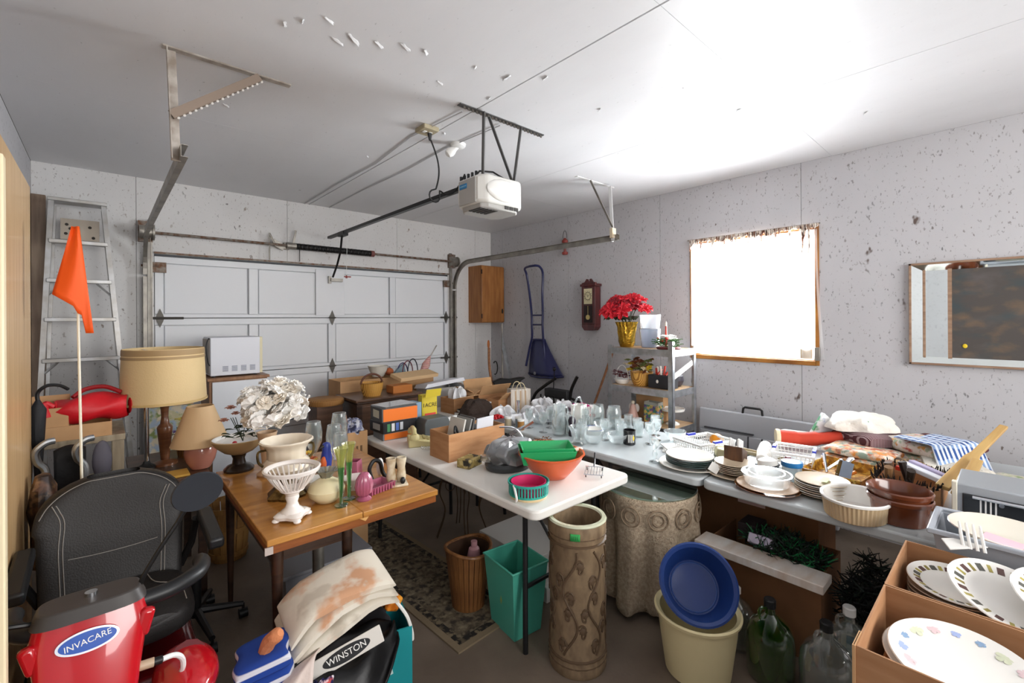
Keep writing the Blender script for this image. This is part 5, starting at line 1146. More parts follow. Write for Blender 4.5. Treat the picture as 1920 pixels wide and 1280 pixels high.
# ------------------------------------------------------------------ galvanised shelf unit and its things
su = thing('shelf_unit', 'galvanised metal shelf unit under the poinsettia', 'shelf', (3.52, 1.91, 0))
SW, SD = .65, .42
for y in (0, SW):
    for x in (0, SD):
        q = MB(); ax = 1 if x == 0 else -1; ay = 1 if y == 0 else -1
        q.box(min(x, x+ax*.04), max(x, x+ax*.04), min(y, y+ay*.003), max(y, y+ay*.003), 0, 1.42 if x == 0 and y == 0 else 1.37)
        q.box(min(x, x+ax*.003), max(x, x+ax*.003), min(y, y+ay*.04), max(y, y+ay*.04), 0, 1.42 if x == 0 and y == 0 else 1.37)
        q.build('post', m_galv, su, smooth=False)
m_shelfb = wood('shelf_board', '#a98a66', '#bb9c78', 4)
for z in (.30, .675, 1.00, 1.345):
    sh = B(.006, SD-.006, .006, SW-.006, z-.012, z).build('shelf_board', m_shelfb, su)
    for a in ((.003, .008, 0.003, SW-.003, z-.055, z+.003), (SD-.008, SD-.003, .003, SW-.003, z-.055, z+.003), (.004, SD-.004, .003, .008, z-.055, z+.003), (.004, SD-.004, SW-.008, SW-.003, z-.055, z+.003)): B(*a).build('beam', m_galv, sh)
MB().bc((.21, .012, 1.17), (.34, .006, .045), (0, -.30, 0)).build('loose_strip', m_white, su)
pn = thing('poinsettia', 'red silk poinsettia in a gold foil wrapped pot on the shelf', 'plant', (3.68, 2.46, 1.348))
MB().lathe([(.06, 0), (.075, .05), (.08, .13), (.085, .19), (.10, .235), (.085, .20), (.07, .15), (0, .15)], 48, wob=lambda a, z: 1+.07*math.sin(17*a+z*25)*(.4+z*4)).build('foil_pot', mat('gold_foil', '#b08a2e', .25, .9, bump=.6, bs=45), pn)
m_poin = mat('poinsettia_red', '#c51527', .6); m_poin2 = mat('poinsettia_dark', '#8d1524', .65)
rnd = random.Random(12)
for k in range(30):
    a = rnd.uniform(0, 2*PI); r = .20*math.sqrt(rnd.random()); x, y = r*1.05*math.cos(a), r*1.05*math.sin(a)
    mb = petals(petals(MB(), (0, 0, 0), .095, 8, .15, .5), (0, 0, .012), .06, 6, .45, .5)
    mb.build('bract', m_poin if k % 3 else m_poin2, pn, (x, y, .355+.08*(1-(r/.2)**2)+rnd.uniform(-.06, .03)), (rnd.uniform(-.2, .2)-y*2.5, x*2.5+rnd.uniform(-.2, .2)-.5, 0), smooth=False, solid=.0012)
for k in range(26):
    a = rnd.uniform(0, 2*PI); mb = petals(MB(), (0, 0, 0), .11, 1, -.5, .5); mb.build('leaf', MATS['leaf_dark'], pn, (.11*math.cos(a), .11*math.sin(a), .29), (0, 0, rnd.uniform(0, 6)), smooth=False, solid=.001)
for k in range(7): a = k*.9; MB().cyl((0, 0, .15), (.10*math.cos(a), .10*math.sin(a), .39), .004, seg=5).build('stem', MATS['leaf_dark'], pn)
ab = thing('clear_bin', 'clear textured plastic bucket on the top shelf', 'bucket', (3.72, 2.235, 1.348))
MB().lathe([(.07, 0), (.08, .005), (.098, .17), (.105, .175), (.095, .178), (.076, .01), (0, .01)], 30, wob=lambda a, z: 1+.012*math.sin(36*a)).build('bucket', glass('smoke_plastic', '#c9cdd4', .15, .6), ab)
MB().lathe([(.08, .175), (.085, .18), (.098, .30), (.094, .30), (.08, .185)], 30).build('inner_cup', m_clearplastic, ab)
ca = thing('candle_arrangement', 'holly and white flower arrangement with red taper candle', 'decoration', (3.62, 2.0, 1.348))
MB().lathe([(.10, 0), (.11, .01), (.10, .02), (0, .02)], 20, sx=.8, sy=1.0).build('base', mat('maroon_base', '#6b2a2a', .6), ca)
MB().cyl((-.02, .01, .02), (-.02, .01, .20), .011, .007, 10).build('candle', mat('candle_red', '#c23a2a', .4), ca)
MB().lathe([(.010, .20), (.008, .225), (0, .245)], 8, c=(-.02, .01, 0)).build('candle_tip', mat('candle_white', '#eee6da', .5), ca)
lf = MB()
for k in range(40): petals(lf, (rnd.uniform(-.08, .08), rnd.uniform(-.10, .10), rnd.uniform(.02, .08)), .045, 3, .5, .5)
lf.build('foliage', mat('holly_green', '#3d6b2f', .6), ca, smooth=False, solid=.001)
for k in range(8): petals(petals(MB(), (0, 0, 0), .032, 5, .4, .8), (0, 0, .005), .018, 4, 1, .8).build('white_flower', m_silk, ca, (rnd.uniform(-.08, .07), rnd.uniform(-.10, .05), .08+rnd.uniform(0, .03)), smooth=False, solid=.001)
for k in range(6): MB().sph((rnd.uniform(-.08, .05), rnd.uniform(-.02, .10), .07+rnd.uniform(0, .03)), .010, seg=8, rings=6).build('red_berry', MATS['berry_red'], ca)
# middle shelf
wb_ = thing('white_basket', 'white china basket with dark red berries on the middle shelf', 'basket', (3.64, 2.485, 1.003))
MB().lathe([(.05, 0), (.075, .03), (.08, .045), (.07, .045), (0, .02)], 24).build('bowl', m_whitegloss, wb_)
MB().tube([(0, .07*math.cos(PI*k/12), .04+.13*math.sin(PI*k/12)) for k in range(13)], .005, 6).build('handle', m_whitegloss, wb_)
lf = MB()
for k in range(26): petals(lf, (rnd.uniform(-.06, .06), rnd.uniform(-.07, .07), .05+rnd.uniform(0, .07)), .03, 3, .6, .6)
lf.build('berries', mat('plum_red', '#5e1a26', .6), wb_, smooth=False, solid=.001)
db = thing('dried_flower_basket', 'wicker basket of dried brown and yellow flowers on the middle shelf', 'basket', (3.66, 2.29, 1.003))
MB().lathe([(.07, 0), (.095, .06), (.10, .12), (.105, .125), (.095, .125), (.065, .008), (0, .008)], 28).build('basket', m_wick2, db)
for nmc, c, n in (('dried_brown', '#8a5236', 16), ('dried_yellow', '#d5b62a', 5), ('dried_cream', '#d6c6a4', 6), ('dried_green', '#6d7440', 10)):
    for k in range(n): petals(petals(MB(), (0, 0, 0), .035, 6, .4, .7), (0, 0, .005), .02, 5, 1, .8).build('dried_flower', mat(nmc, c, .8), db, (rnd.uniform(-.09, .09), rnd.uniform(-.12, .12), .13+rnd.uniform(0, .10)*(1 if n > 6 else .6)), (rnd.uniform(-.5, .5), rnd.uniform(-.8, .2), k), smooth=False, solid=.001)
bk = thing('black_box', 'black box topped with red and white candles on the middle shelf', 'box', (3.66, 2.07, 1.003))
B(-.07, .07, -.10, .11, 0, .115).build('box', mat('box_black_matt', '#2a2a2e', .6), bk, bevel=.003)
for k in range(7): MB().cyl((rnd.uniform(-.05, .05), -.07+.025*k, .115), (rnd.uniform(-.05, .05), -.07+.025*k, .15+rnd.uniform(0, .05)), .009, seg=8).build('candle', MATS['candle_red'] if k % 3 else MATS['candle_white'], bk)
MB().sph((-.072, .02, .06), .002, .012, .016, 8, 6).build('seal', MATS['candle_white'], bk)
tag(MB().lathe([(.0, 0), (.10, .005), (.12, .05), (.11, .09), (.06, .115), (0, .12)], 24).build('dark_pot', mat('pot_dark', '#37333c', .4), None, (3.85, 2.11, 1.003)), 'dark rounded pot at the back of the middle shelf', 'pot')
# lower shelf
an = thing('angel_figurine', 'pink and white angel figurine on the lower shelf', 'figurine', (3.64, 2.37, .678))
MB().lathe([(.055, 0), (.05, .03), (.03, .10), (.022, .13), (.012, .145), (0, .148)], 18, wob=lambda a, z: 1+.08*math.sin(8*a)*(z < .1)).build('robe', mat('angel_pink', '#d2a99c', .5), an)
MB().sph((0, 0, .16), .018, seg=12, rings=8).build('head', m_creamc, an)
for s_ in (-1, 1): MB().sph((.02, .03*s_, .11), .008, .028, .04, 10, 8).build('wing', m_whitec, an)
pbg = thing('printed_bag', 'colourful printed bag standing on the lower shelf', 'bag', (3.66, 2.17, .678))
B(-.045, .045, -.075, .075, 0, .165).build('bag', spots('carnival', '#7c8fb5', ['#c96a4a', '#5a4a8a', '#d6b35a', '#4f8a6a'], 22, .6, .48), pbg, bevel=.01)
MB().tub(-.04, .04, -.07, .07, .16, .19, .004).build('cuff', mat('bag_cuff', '#a3a39a', .7), pbg)
tag(B(3.74, 3.84, 2.12, 2.40, .678, .90).build('cream_carton', m_cardin, bevel=.003), 'tan carton with cream lid behind the angel', 'box')
tag(B(3.73, 3.85, 2.11, 2.41, .90, .925).build('carton_lid', mat('lid_cream', '#d5cdb8', .6), bevel=.004), 'cream lid resting on the tan carton on the lower shelf', 'lid')
ckp = thing('cake_stand', 'white pedestal cake stand at the window end of the lower shelf', 'cake stand', (3.74, 2.03, .678))
MB().lathe([(.06, 0), (.058, .008), (.02, .03), (.018, .09), (.03, .115), (.10, .122), (.105, .14), (.098, .14), (.092, .13), (0, .13)], 30).build('stand', m_whitegloss, ckp)
# tools in the far corner and the tiller
cs_ = thing('long_saw', 'long grey handled scraper leaning in the corner under the cabinet', 'tool', (4.06, 4.55, 0))
MB().cyl((0, .15, 0), (.06, .23, 1.55), .012, seg=8).build('shaft', m_galvdull, cs_)
MB().add([(.04, .21, 1.45), (.02, -.05, .70), (.015, -.02, .66), (.035, .2, 1.2)], [(0, 1, 2, 3)]).build('blade', m_galv, cs_, solid=.003, smooth=False)
ax = thing('wood_handled_hoe', 'orange-brown wooden tool handle leaning in the far corner', 'tool', (3.88, 4.62, 0))
MB().tube(smooth_pts([(.05, -.05, 0), (.0, .05, .6), (-.02, .12, .95), (.02, .18, 1.22)]), [.018]*19, 8).build('handle', wood('ash_handle', '#8a552c', '#a36c3d'), ax)
MB().sph((.02, .19, 1.27), .02, .015, .06, 10, 8).build('grip', mat('grip_orange', '#b3672f', .6), ax)
MB().tube([(.08+.04*math.cos(a*PI/8), .12, .95+.09*math.sin(a*PI/8)) for a in range(-5, 7)], .007, 6).build('wire_hook', m_blackmetal, ax)
vs_ = thing('bench_vise', 'black cast anvil-like vise head in the far corner', 'vise', (3.80, 4.30, 0))
MB().lathe([(.14, 0), (.05, .04), (.035, .3), (.035, .78), (.06, .80), (0, .80)], 14).build('stand', m_blackmetal, vs_)
MB().prism([(-.17, .0), (.12, .0), (.16, .05), (.22, .09), (.15, .095), (.02, .075), (-.10, .085), (-.20, .05)], -.05, .05).xf(Matrix.Rotation(PI/2, 4, 'X')).build('head', m_blackmetal, vs_, (0, 0, .78), (0, 0, -.6), bevel=.008)
bs_ = thing('push_broom', 'brown wooden broom handle leaning between the tiller and the shelf', 'broom', (3.83, 3.02, 0))
MB().cyl((-.15, .12, .06), (.32, -.09, 1.30), .013, seg=10).build('handle', wood('broom_wood', '#7a4a2a', '#95613a'), bs_)
MB().bc((-.15, .12, .06), (.30, .06, .05)).build('head', m_desk, bs_)
B(-.29, -.01, .095, .145, 0, .04).build('bristles', m_black, bs_)
tl = thing('garden_tiller', 'black and grey garden tiller parked against the wall under the scoop', 'tiller', (3.80, 3.50, 0))
m_tin = mat('tiller_grey', '#8a8b8a', .45, .4)
MB().lathe([(.16, 0), (.19, .05), (.19, .26), (.15, .32), (0, .33)], 22, c=(0, -.20, .30), sx=.7).build('engine_cover', m_tin, tl)
MB().tube(smooth_pts([(-.05, .30, .30), (-.08, .33, .50), (-.05, .27, .72), (0, .18, .82), (.08, .05, .93)]), .018, 8).build('handlebar', m_blackmetal, tl)
MB().tube(smooth_pts([(-.05, -.10, .35), (-.06, -.05, .55), (0, -.20, .70), (.02, -.24, .85), (.04, -.30, .98)]), .018, 8).build('handlebar', m_blackmetal, tl)
MB().bc((.0, -.05, .77), (.09, .34, .10), (0, 0, 0)).build('deck', mat('tiller_dark', '#2f2f30', .5), tl, bevel=.008)
MB().cyl((0, .02, .76), (.02, .02, 1.02), .006, seg=6).sph((.02, .02, 1.04), .022, seg=10, rings=8).build('throttle', m_blackmetal, tl)
MB().cyl((.0, -.25, .74), (.05, -.40, .68), .014, seg=8).build('drive_bar', m_blackmetal, tl)
for y in (-.22, .22):
    MB().cyl((-.06, y, .16), (.06, y, .16), .16, seg=24).build('wheel', m_black, tl)
MB().bc((0, 0, .32), (.12, .44, .07)).build('frame', m_blackmetal, tl)
for k in range(4): MB().cyl((-.06, .16-.1*k, .75), (-.06, .15-.1*k, .62), .010, seg=6).build('tine', m_blackmetal, tl)
# ------------------------------------------------------------------ plates and kitchenware on the right-hand grey tables
folding_table('grey folding table against the wall under the linens', 3.215, 3.98, -.72, 1.10, m_tabg)
def platep(r, h=.018, t=.004): return [(r*.55, 0), (r*.6, .002), (r*.95, h-.002), (r, h), (r*.985, h+t*.6), (r*.6, t+.003), (0, t+.002)]
def plate_stack(label, loc, r, n, m, step=.009, rimm=None, sx=1, sy=1, name='plate', cat='plate', grp=None, tags=None):
    out = []
    for k in range(n):
        lab = label[0] if k == n-1 else ('lowest ' if k == 0 else ['', 'second lowest ', 'third lowest ', 'fourth lowest ', 'fifth lowest ', 'sixth lowest '][k]) + label[1]
        o = MB().lathe(platep(r), 40, sx=sx, sy=sy).build(name, m if not (rimm and k % 2) else rimm, None, (loc[0]+random.uniform(-.003, .003), loc[1]+random.uniform(-.003, .003), loc[2]+step*k))
        tag(o, lab, cat, grp); out.append(o)
    return out
m_cr = mat('cream_china', '#dcd6c8', .2, coat=.3); m_bgc = mat('beige_china', '#c4b299', .3, coat=.2); m_dkg = mat('dark_green_glaze', '#22423b', .2, coat=.5)
tag(MB().lathe(platep(.175, .02), 44).build('platter', m_cr, None, (2.575, 1.29, TW)), 'wide pale platter under the green-edged plate stack', 'platter')
plate_stack(('top plate of the dark green edged stack on the wide platter', 'dark green plate inside the stack on the wide platter'), (2.575, 1.29, TW+.012), .135, 4, m_dkg, .010, None, grp='dark green edged plates')
tag(MB().lathe(platep(.134, .016), 44).build('plate', m_cr, None, (2.575, 1.29, TW+.054)), 'pale grey plate lying upside on the dark green stack', 'plate')
tag(MB().lathe(platep(.155, .016), 44).build('platter', m_bgc, None, (2.62, 1.045, TW)), 'flat beige platter under the small plate stack by the knife block', 'platter')
plate_stack(('topmost small beige plate of the stack by the knife block', 'small beige plate in the stack by the knife block'), (2.61, 1.05, TW+.010), .100, 6, m_bgc, .009, None, grp='small beige plates by the knife block')
tag(MB().bc((2.545, 1.13, TW+.035), (.07, .05, .05), (.5, .3, .4)).build('price_card', m_paper), 'white folded price card leaning on the small beige plates', 'card')
plate_stack(('topmost cream plate with a lime sticker near the ribbed casserole', 'cream plate in the tall stack near the ribbed casserole'), (2.63, .64, TW), .115, 7, m_bgc, .010, m_cr, grp='cream plates near the casserole')
tag(B(2.60, 2.69, .612, .645, TW+.0755, TW+.0765).build('sticker', mat('lime_label', '#c9dfa0', .7)), 'pale lime paper sticker on the cream plate stack', 'sticker')
# knife block
kb = thing('knife_block', 'dark wooden knife block with white handled knives', 'knife block', (2.72, 1.085, TW), rz=8)
MB().prism([(-.055, 0), (.055, 0), (.055, .10), (-.055, .145)], -.05, .05).xf(Matrix.Rotation(PI/2, 4, 'X')).build('block', wood('knife_wood', '#3b2416', '#5a3a22', 5, (8, 8, 1)), kb, bevel=.004)
for k in range(6):
    x, y = -.035+.035*(k % 3), -.025+.045*(k//3)
    MB().bc((x, y, .155-.41*(x+.055)*.9), (.018, .013, .075), (0, .15, 0)).build('knife_handle', m_white, kb, bevel=.003)
m_org2 = mat('utensil_orange', '#cf7a1e', .5)
MB().bc((.07, .04, .09), (.10, .02, .03), (0, .5, .4)).build('orange_handle', m_org2, kb)
# mesh baskets
def mesh_basket(label, loc, sx, sy, h, rz):
    t = thing('mesh_basket', label, 'basket', loc, rz, group='white mesh baskets with blue handles'); fl_ = .022
    m = m_white
    MB().frame(-sx/2-fl_, sx/2+fl_, -sy/2-fl_, sy/2+fl_, h-.012, h, .014).build('rim', m, t, smooth=False)
    B(-sx/2, sx/2, -sy/2, sy/2, 0, .004).build('bottom', m, t)
    mb = MB()
    for sd in range(4):
        L = sx if sd % 2 == 0 else sy; D = sy/2 if sd % 2 == 0 else sx/2; n = int(L/.016)
        mb.mark()
        for i in range(n+1):
            q = -L/2+L*i/n; r = q*(1+2*fl_/L)
            mb.tube([(q, -D, .003), (r, -D-fl_+.006, h-.008)], .0026, 4)
        for j in range(1, 4): z = h*j/4; e = fl_*j/4; mb.tube([(-L/2-e, -D-e, z), (L/2+e, -D-e, z)], .0026, 4)
        mb.xf(Matrix.Rotation(sd*PI/2, 4, 'Z'))
    lt = mb.build('lattice', m, t, smooth=False); lt['kind'] = 'stuff'
    for s_ in (-1, 1): B(-.035, .035, -.009, .009, 0, .014).build('handle', mat('handle_blue', '#3440b8', .4), t, (s_*.0, s_*(sy/2+fl_-.006), h-.004))
    return t
mesh_basket('white mesh basket with blue handles beside the orange ball', (2.93, 1.37, TW), .27, .19, .085, -18)
mesh_basket('white mesh basket with blue handles below the red oven mitt', (3.05, .88, TW), .22, .17, .095, 12)
tag(MB().sph((0, 0, .045), .046, .046, .044, 20, 14).build('orange_ball', mat('amber_ball', '#dd8a12', .3, coat=.3), None, (3.10, 1.36, TW+.0)), 'amber orange ball behind the mesh basket', 'ball')
tag(MB().tub(-.30, .08, -.03, .03, 0, .02, .006).build('wooden_tray', mat('tray_tan', '#b5a889', .6), None, (3.10, 1.18, TW), (0, 0, 1.5), smooth=False), 'long narrow tan tray along the table back edge', 'tray')
tag(MB().bc((2.88, 1.22, TW+.035), (.17, .10, .05), (.2, .1, .5)).build('cloth_packet', mat('pale_yellow', '#d8d2a8', .7), bevel=.008), 'pale yellow packet between the mesh basket and knife block', 'packet')
tag(MB().tube([(-.10, -.02, .03), (0, 0, .045), (.11, .03, .06)], [.03, .042, .034], 14).build('towel_roll', mat('towel_white', '#efece6', .9, bump=.5, bs=50), None, (2.98, 1.02, TW+.01)), 'rolled white towel by the second mesh basket', 'towel')
bt_ = thing('butter_dish', 'white and steel butter dish in front of the towel roll', 'dish', (2.84, .955, TW), rz=-20)
MB().lathe([(.05, 0), (.065, .03), (.06, .034), (0, .02)], 24, sx=1.2, sy=.8).build('dish', mat('steel_dark', '#5a6068', .25, .9), bt_)
MB().lathe([(.055, .034), (.05, .06), (.02, .072), (0, .073)], 24, sx=1.2, sy=.8).build('cover', m_whitegloss, bt_)
sk = thing('salt_shaker', 'small cream salt shaker with a dark red cap', 'shaker', (2.875, .86, TW))
MB().lathe([(.022, 0), (.026, .03), (.02, .06), (0, .06)], 14).build('shaker', m_creamc, sk); MB().lathe([(.02, .06), (.022, .075), (.012, .09), (0, .092)], 14).build('cap', mat('dark_red', '#6b1f2a', .4), sk)
bj = thing('lidded_jar', 'clear jar with a bright blue lid', 'jar', (2.735, .80, TW))
MB().lathe([(.042, 0), (.047, .01), (.047, .085), (.044, .085), (.04, .012), (0, .012)], 24).build('jar', glass('milky_plastic', '#eef2f2', .2, .7), bj)
MB().lathe([(.050, .083), (.052, .09), (.050, .108), (.03, .112), (0, .112)], 24).build('lid', mat('lid_blue', '#1d6aa5', .35), bj)
# ribbed glass bowl on amber plates
tag(MB().lathe(platep(.15, .02), 44).build('amber_plate', glass('amber_glass', '#d9a02c', .05, .75), None, (2.505, .845, TW)), 'amber glass plate under the clear ribbed bowl', 'plate')
tag(MB().lathe(platep(.142, .016), 44).build('plate', mat('peach_rim', '#d7b79c', .2, coat=.3), None, (2.505, .845, TW+.014)), 'peach rimmed plate between the amber plate and the ribbed bowl', 'plate')
gbw = thing('cut_glass_bowl', 'clear cut-glass ribbed bowl stacked on the amber plate', 'bowl', (2.51, .85, TW+.024))
MB().lathe([(.085, 0), (.10, .01), (.112, .055), (.116, .062), (.108, .062), (.092, .014), (0, .012)], 72, wob=lambda a, z: 1+.025*math.sin(36*a)).build('bowl', glass('cut_glass', '#f2f4f4', .05, .4), gbw)
MB().lathe([(.06, .014), (.078, .03), (.085, .068), (.08, .068), (.055, .02), (0, .02)], 60, wob=lambda a, z: 1+.03*math.sin(30*a)).build('inner_bowl', MATS['cut_glass'], gbw)
# casseroles
def ribbed(label, loc, rx, ry, h, mo, mi, n=48, rz=0, name='casserole_dish'):
    t = thing(name, label, 'dish', loc, rz)
    MB().lathe([(.86, 0), (.9, .004), (.97, h*.8), (.985, h*.86)], n*4, sx=rx, sy=ry, wob=lambda a, z: 1+.012*math.sin(n*a)).build('ribbed_side', mo, t)
    MB().lathe([(.985, h*.84), (1.03, h*.86), (1.04, h*.96), (1.0, h), (.94, h*.95), (.86, .014), (0, .012)], 64, sx=rx, sy=ry, cap=False).build('rim', mi, t); return t
ribbed('oval ribbed cream casserole dish at the table edge', (2.475, .475, TW), .15, .125, .092, mat('ribbed_tan', '#cdb48f', .35), m_whitegloss)
br = mat('brown_stoneware', '#5c2d18', .22, coat=.6, var=.15, vs=5, hex2='#6d3a22')
for k, lab in ((0, 'lower brown stoneware pot of the nested pair'), (1, 'upper brown stoneware pot of the nested pair')):
    t = thing('stoneware_pot', lab, 'pot', (2.55, .335, TW+.032*k), group='nested brown stoneware pots')
    MB().lathe([(.088, 0), (.093, .004), (.103, .085), (.112, .09), (.115, .105), (.110, .11), (.104, .10), (.092, .012), (0, .01)], 40).build('pot', br, t)
tag(MB().lathe(platep(.085, .014), 36).build('saucer', mat('maroon_rim', '#c9bfb6', .2, coat=.4), None, (2.69, .415, TW)), 'pale saucer half hidden behind the brown pots', 'saucer')
# amber printed tray with cutlery
at_ = thing('cutlery_tray', 'golden printed tray of loose cutlery beside the carton of utensils', 'tray', (3.0, .635, TW), rz=-6)
MB().tub(-.165, .165, -.125, .125, 0, .055, .006, flare=.015).build('tray', spots('gold_print', '#c28a1e', ['#e0bd5a', '#a06a12', '#8a5a14'], 24, .4, .5), at_, smooth=False)
for k in range(8):
    a = random.uniform(-.6, .6); x, y = random.uniform(-.12, .05), random.uniform(-.07, .07)
    MB().tube([(x, y, .035), (x+.10*math.cos(a), y+.10*math.sin(a), .05+.03*(k % 3))], [.006, .009], 6).build('cutlery', m_chrome if k % 3 else m_org2, at_)
for k in range(2): MB().bc((-.13+.05*k, -.06+.03*k, .07), (.006, .05, .11), (.2, .5-.9*k, .3)).build('tongs', mat('blue_steel', '#8c97a6', .25, .8), at_)
# carton of utensils
ub = carton('brown carton of dark utensils with a furry black liner', (2.94, .345, TW), .33, .245, .105, 0, m_card)
fz = MB()
for k in range(150):
    t = k/150*4; sd = int(t); q = t-sd
    x, y = [(-.165+.33*q, -.12), (.165, -.12+.24*q), (.165-.33*q, .12), (-.165, .12-.24*q)][sd]
    fz.tube([(x*.96, y*.96, .085), (x*1.02+random.uniform(-.012, .012), y*1.02+random.uniform(-.012, .012), .11+random.uniform(0, .022))], [.006, .002], 4)
q = fz.build('furry_liner', mat('black_fluff', '#1d1715', .9), ub); q['kind'] = 'stuff'
for k, (x, y, c, a) in enumerate(((-.06, .05, '#4a3524', .5), (-.09, 0, '#2b2018', -.4), (-.02, .06, '#6b3f26', .3), (-.11, .07, '#7a5a3a', -.2), (.0, .0, '#241c18', .6))):
    MB().tube([(x, y, .03), (x-.03+.05*math.sin(a), y+.05*a, .16)], [.010, .018], 8).build('utensil', mat('ut'+c, c, .5), ub)
ph_ = thing('pastry_pack', 'white pastry packages with a red tip lying on the utensil carton', 'package', (2.93, .30, TW+.11), rz=-30)
MB().bc((0, 0, .02), (.055, .19, .022), (.15, .1, 0)).build('package', mat('pack_white', '#dfe2ea', .35), ph_, bevel=.004); MB().bc((.05, .0, .025), (.04, .17, .02), (.2, .1, .1)).build('package', mat('pack_lilac', '#b9b0cf', .4), ph_, bevel=.004)
MB().bc((-.005, .095, .008), (.04, .02, .02)).build('red_tip', mat('tip_red', '#e0402a', .4), ph_)
m_rwood = wood('pale_stick', '#b48e55', '#c7a468', 3, (1, 10, 10), .5)
for nm, a, b, lab, w_ in (('wooden_paddle', (2.80, .22, .85), (3.62, .04, 1.02), 'long wooden paddle sticking up out of the utensil carton', .05), ('wooden_spatula', (2.75, .16, .845), (3.10, .12, .93), 'shorter flat wooden spatula beside the long paddle', .06)):
    A, Bv = Vector(a), Vector(b); d = (Bv-A); L = d.length; d.normalize(); s_ = Vector((0, 1, .15)); s_ = (s_-d*s_.dot(d)).normalized(); n_ = d.cross(s_)
    m4 = Matrix((d, s_, n_)).transposed().to_4x4(); m4.translation = A
    o = MB().prism([(0, -w_*.5), (L*.42, -w_*.55), (L*.5, -w_*.36), (L, -w_*.34), (L, w_*.34), (L*.5, w_*.36), (L*.42, w_*.55), (0, w_*.5)], -.009, .009).build(nm, m_rwood, bevel=.003); o.matrix_world = m4
    tag(o, lab, 'utensil')
# toaster oven
to = thing('toaster_oven', 'silver toaster oven with dark glass door at the right edge', 'toaster oven', (2.62, .165, TW), rz=0)
B(.0, .27, -.42, 0, .015, .19).build('body', mat('oven_silver', '#b3b8bd', .35, .5), to, bevel=.006)
B(-.004, .03, -.005, .012, .012, .195).build('side_frame', mat('oven_cream', '#d6cfbd', .5), to, bevel=.003)
B(-.006, .0, -.30, -.02, .03, .155).build('glass_door', mat('oven_glass', '#26282b', .12, coat=.5), to, bevel=.003)
MB().cyl((-.022, -.27, .150), (-.022, -.05, .150), .006, seg=8).build('handle', m_chrome, to)
for k in range(4): B(-.008, -.0065, -.075-.014*k, -.070-.014*k, .09, .14).build('vent_line', m_white, to)
MB().cyl((-.012, -.13, .135), (.0, -.13, .135), .008, seg=12).build('knob', m_chrome, to)
for x in (.03, .24):
    for y in (-.39, -.03): MB().cyl((x, y, 0), (x, y, .018), .012, seg=8).build('foot', m_black, to)
# linens on the wall-side table
m_floral = spots('orange_floral', '#ded8cc', ['#d98a3c', '#b9694e', '#8a9a8c', '#e7b38a'], 13, .85, .53)
m_pstripe = wave('maroon_stripe', '#5a3238', '#b09a9c', 34, 'X', .85, .55, .75)
m_blueplaid = wave('blue_plaid', '#2f5190', '#7f9cc8', 9, 'Y', .85, .42, .58, '#dbe3ee', 11, 'X', tilt=.7)
m_white_q = mat('quilt_white', '#e6e1d8', .9, bump=.5, bs=55)
m_lace = mat('lace_white', '#dcd8cd', .9, bump=.8, bs=90)
def folded(name, label, loc, sx, sy, layers, th, m, rz=0, droop=.0, cat='cloth', grp='folded linens', bump=.01, tilt=(0, 0)):
    t = thing(name, label, cat, loc, rz, grp, rot=(math.radians(tilt[0]), math.radians(tilt[1]), math.radians(rz)) if tilt != (0, 0) else None)
    for k in range(layers):
        ph = random.uniform(0, 6)
        def fn(u, v, k=k, ph=ph):
            # closed cushion-like fold: u around the section, v along
            a = 2*PI*u; c, s_ = math.cos(a), math.sin(a)
            X = (abs(c)**.35)*(1 if c > 0 else -1)*sx/2; Z = (abs(s_)**.6)*(1 if s_ > 0 else -1)*th/2
            Y = (v-.5)*sy
            e = min(1, min(v, 1-v)*9)**.5
            return (X*(.97+.03*e)+.006*math.sin(v*11+ph), Y, th/2+th*k*.98+Z*(.55+.45*e)+bump*math.sin(X*14+ph)*math.sin(Y*11+ph)*(1 if s_ > -.2 else 0)-droop*(abs(X)/(sx/2))**3)
        mb = MB().grid(fn, 28, 16)
        for v in (0, 1): mb.add([fn(i/28, v) for i in range(28)], [tuple(range(28))])
        mb.build('fold', m, t)
    return t
folded('floral_tablecloth', 'folded orange floral tablecloth at the front of the linens', (3.40, .62, TW), .26, .34, 2, .045, m_floral, -8)
mt = thing('oven_mitt', 'red rolled oven mitt with a cream cuff beside the linens', 'oven mitt', (3.50, .90, TW), rz=-62)
MB().tube(smooth_pts([(-.20, 0, .065), (-.08, .01, .06), (.04, 0, .075), (.16, -.01, .10), (.22, 0, .11)]), [.050]*6+[.045]*6+[.038]*6+[.030]*6+[.02], 14).build('mitt', mat('mitt_red', '#c9402a', .75, bump=.2, bs=30), mt)
MB().lathe([(.052, -.012), (.055, 0), (.052, .012), (.03, .014), (0, .012)], 18).build('cuff', mat('cuff_cream', '#e4d9b8', .8), mt, (-.205, 0, .066), (0, PI/2, 0))
tag(MB().prism([(-.17, 0), (.13, 0), (.16, .03), (-.10, .055), (-.16, .04)], -.06, .06).xf(Matrix.Rotation(PI/2, 4, 'X')).build('white_tray', m_whitegloss, None, (3.66, 1.0, TW+.02), (0, 0, -.9), bevel=.01), 'white moulded tray behind the red oven mitt', 'tray')
tag(MB().add([(-.16, 0, 0), (.10, 0, 0), (-.07, .0, .16), (-.15, .05, 0), (.10, .05, 0), (-.07, .04, .155)], [(0, 1, 2), (5, 4, 3), (0, 3, 4, 1), (1, 4, 5, 2), (2, 5, 3, 0)]).build('printed_sack', spots('sack_print', '#e3e6e8', ['#5f86b8', '#3f8a5a'], 9, .5, .58), None, (3.62, .80, TW+.08), (.0, 0, -.85), bevel=.006), 'white folded sack with blue and green print behind the mitt', 'sack')
folded('striped_blanket', 'maroon striped blanket under the white quilt', (3.66, .62, TW), .34, .36, 2, .075, m_pstripe, -38, bump=.014)
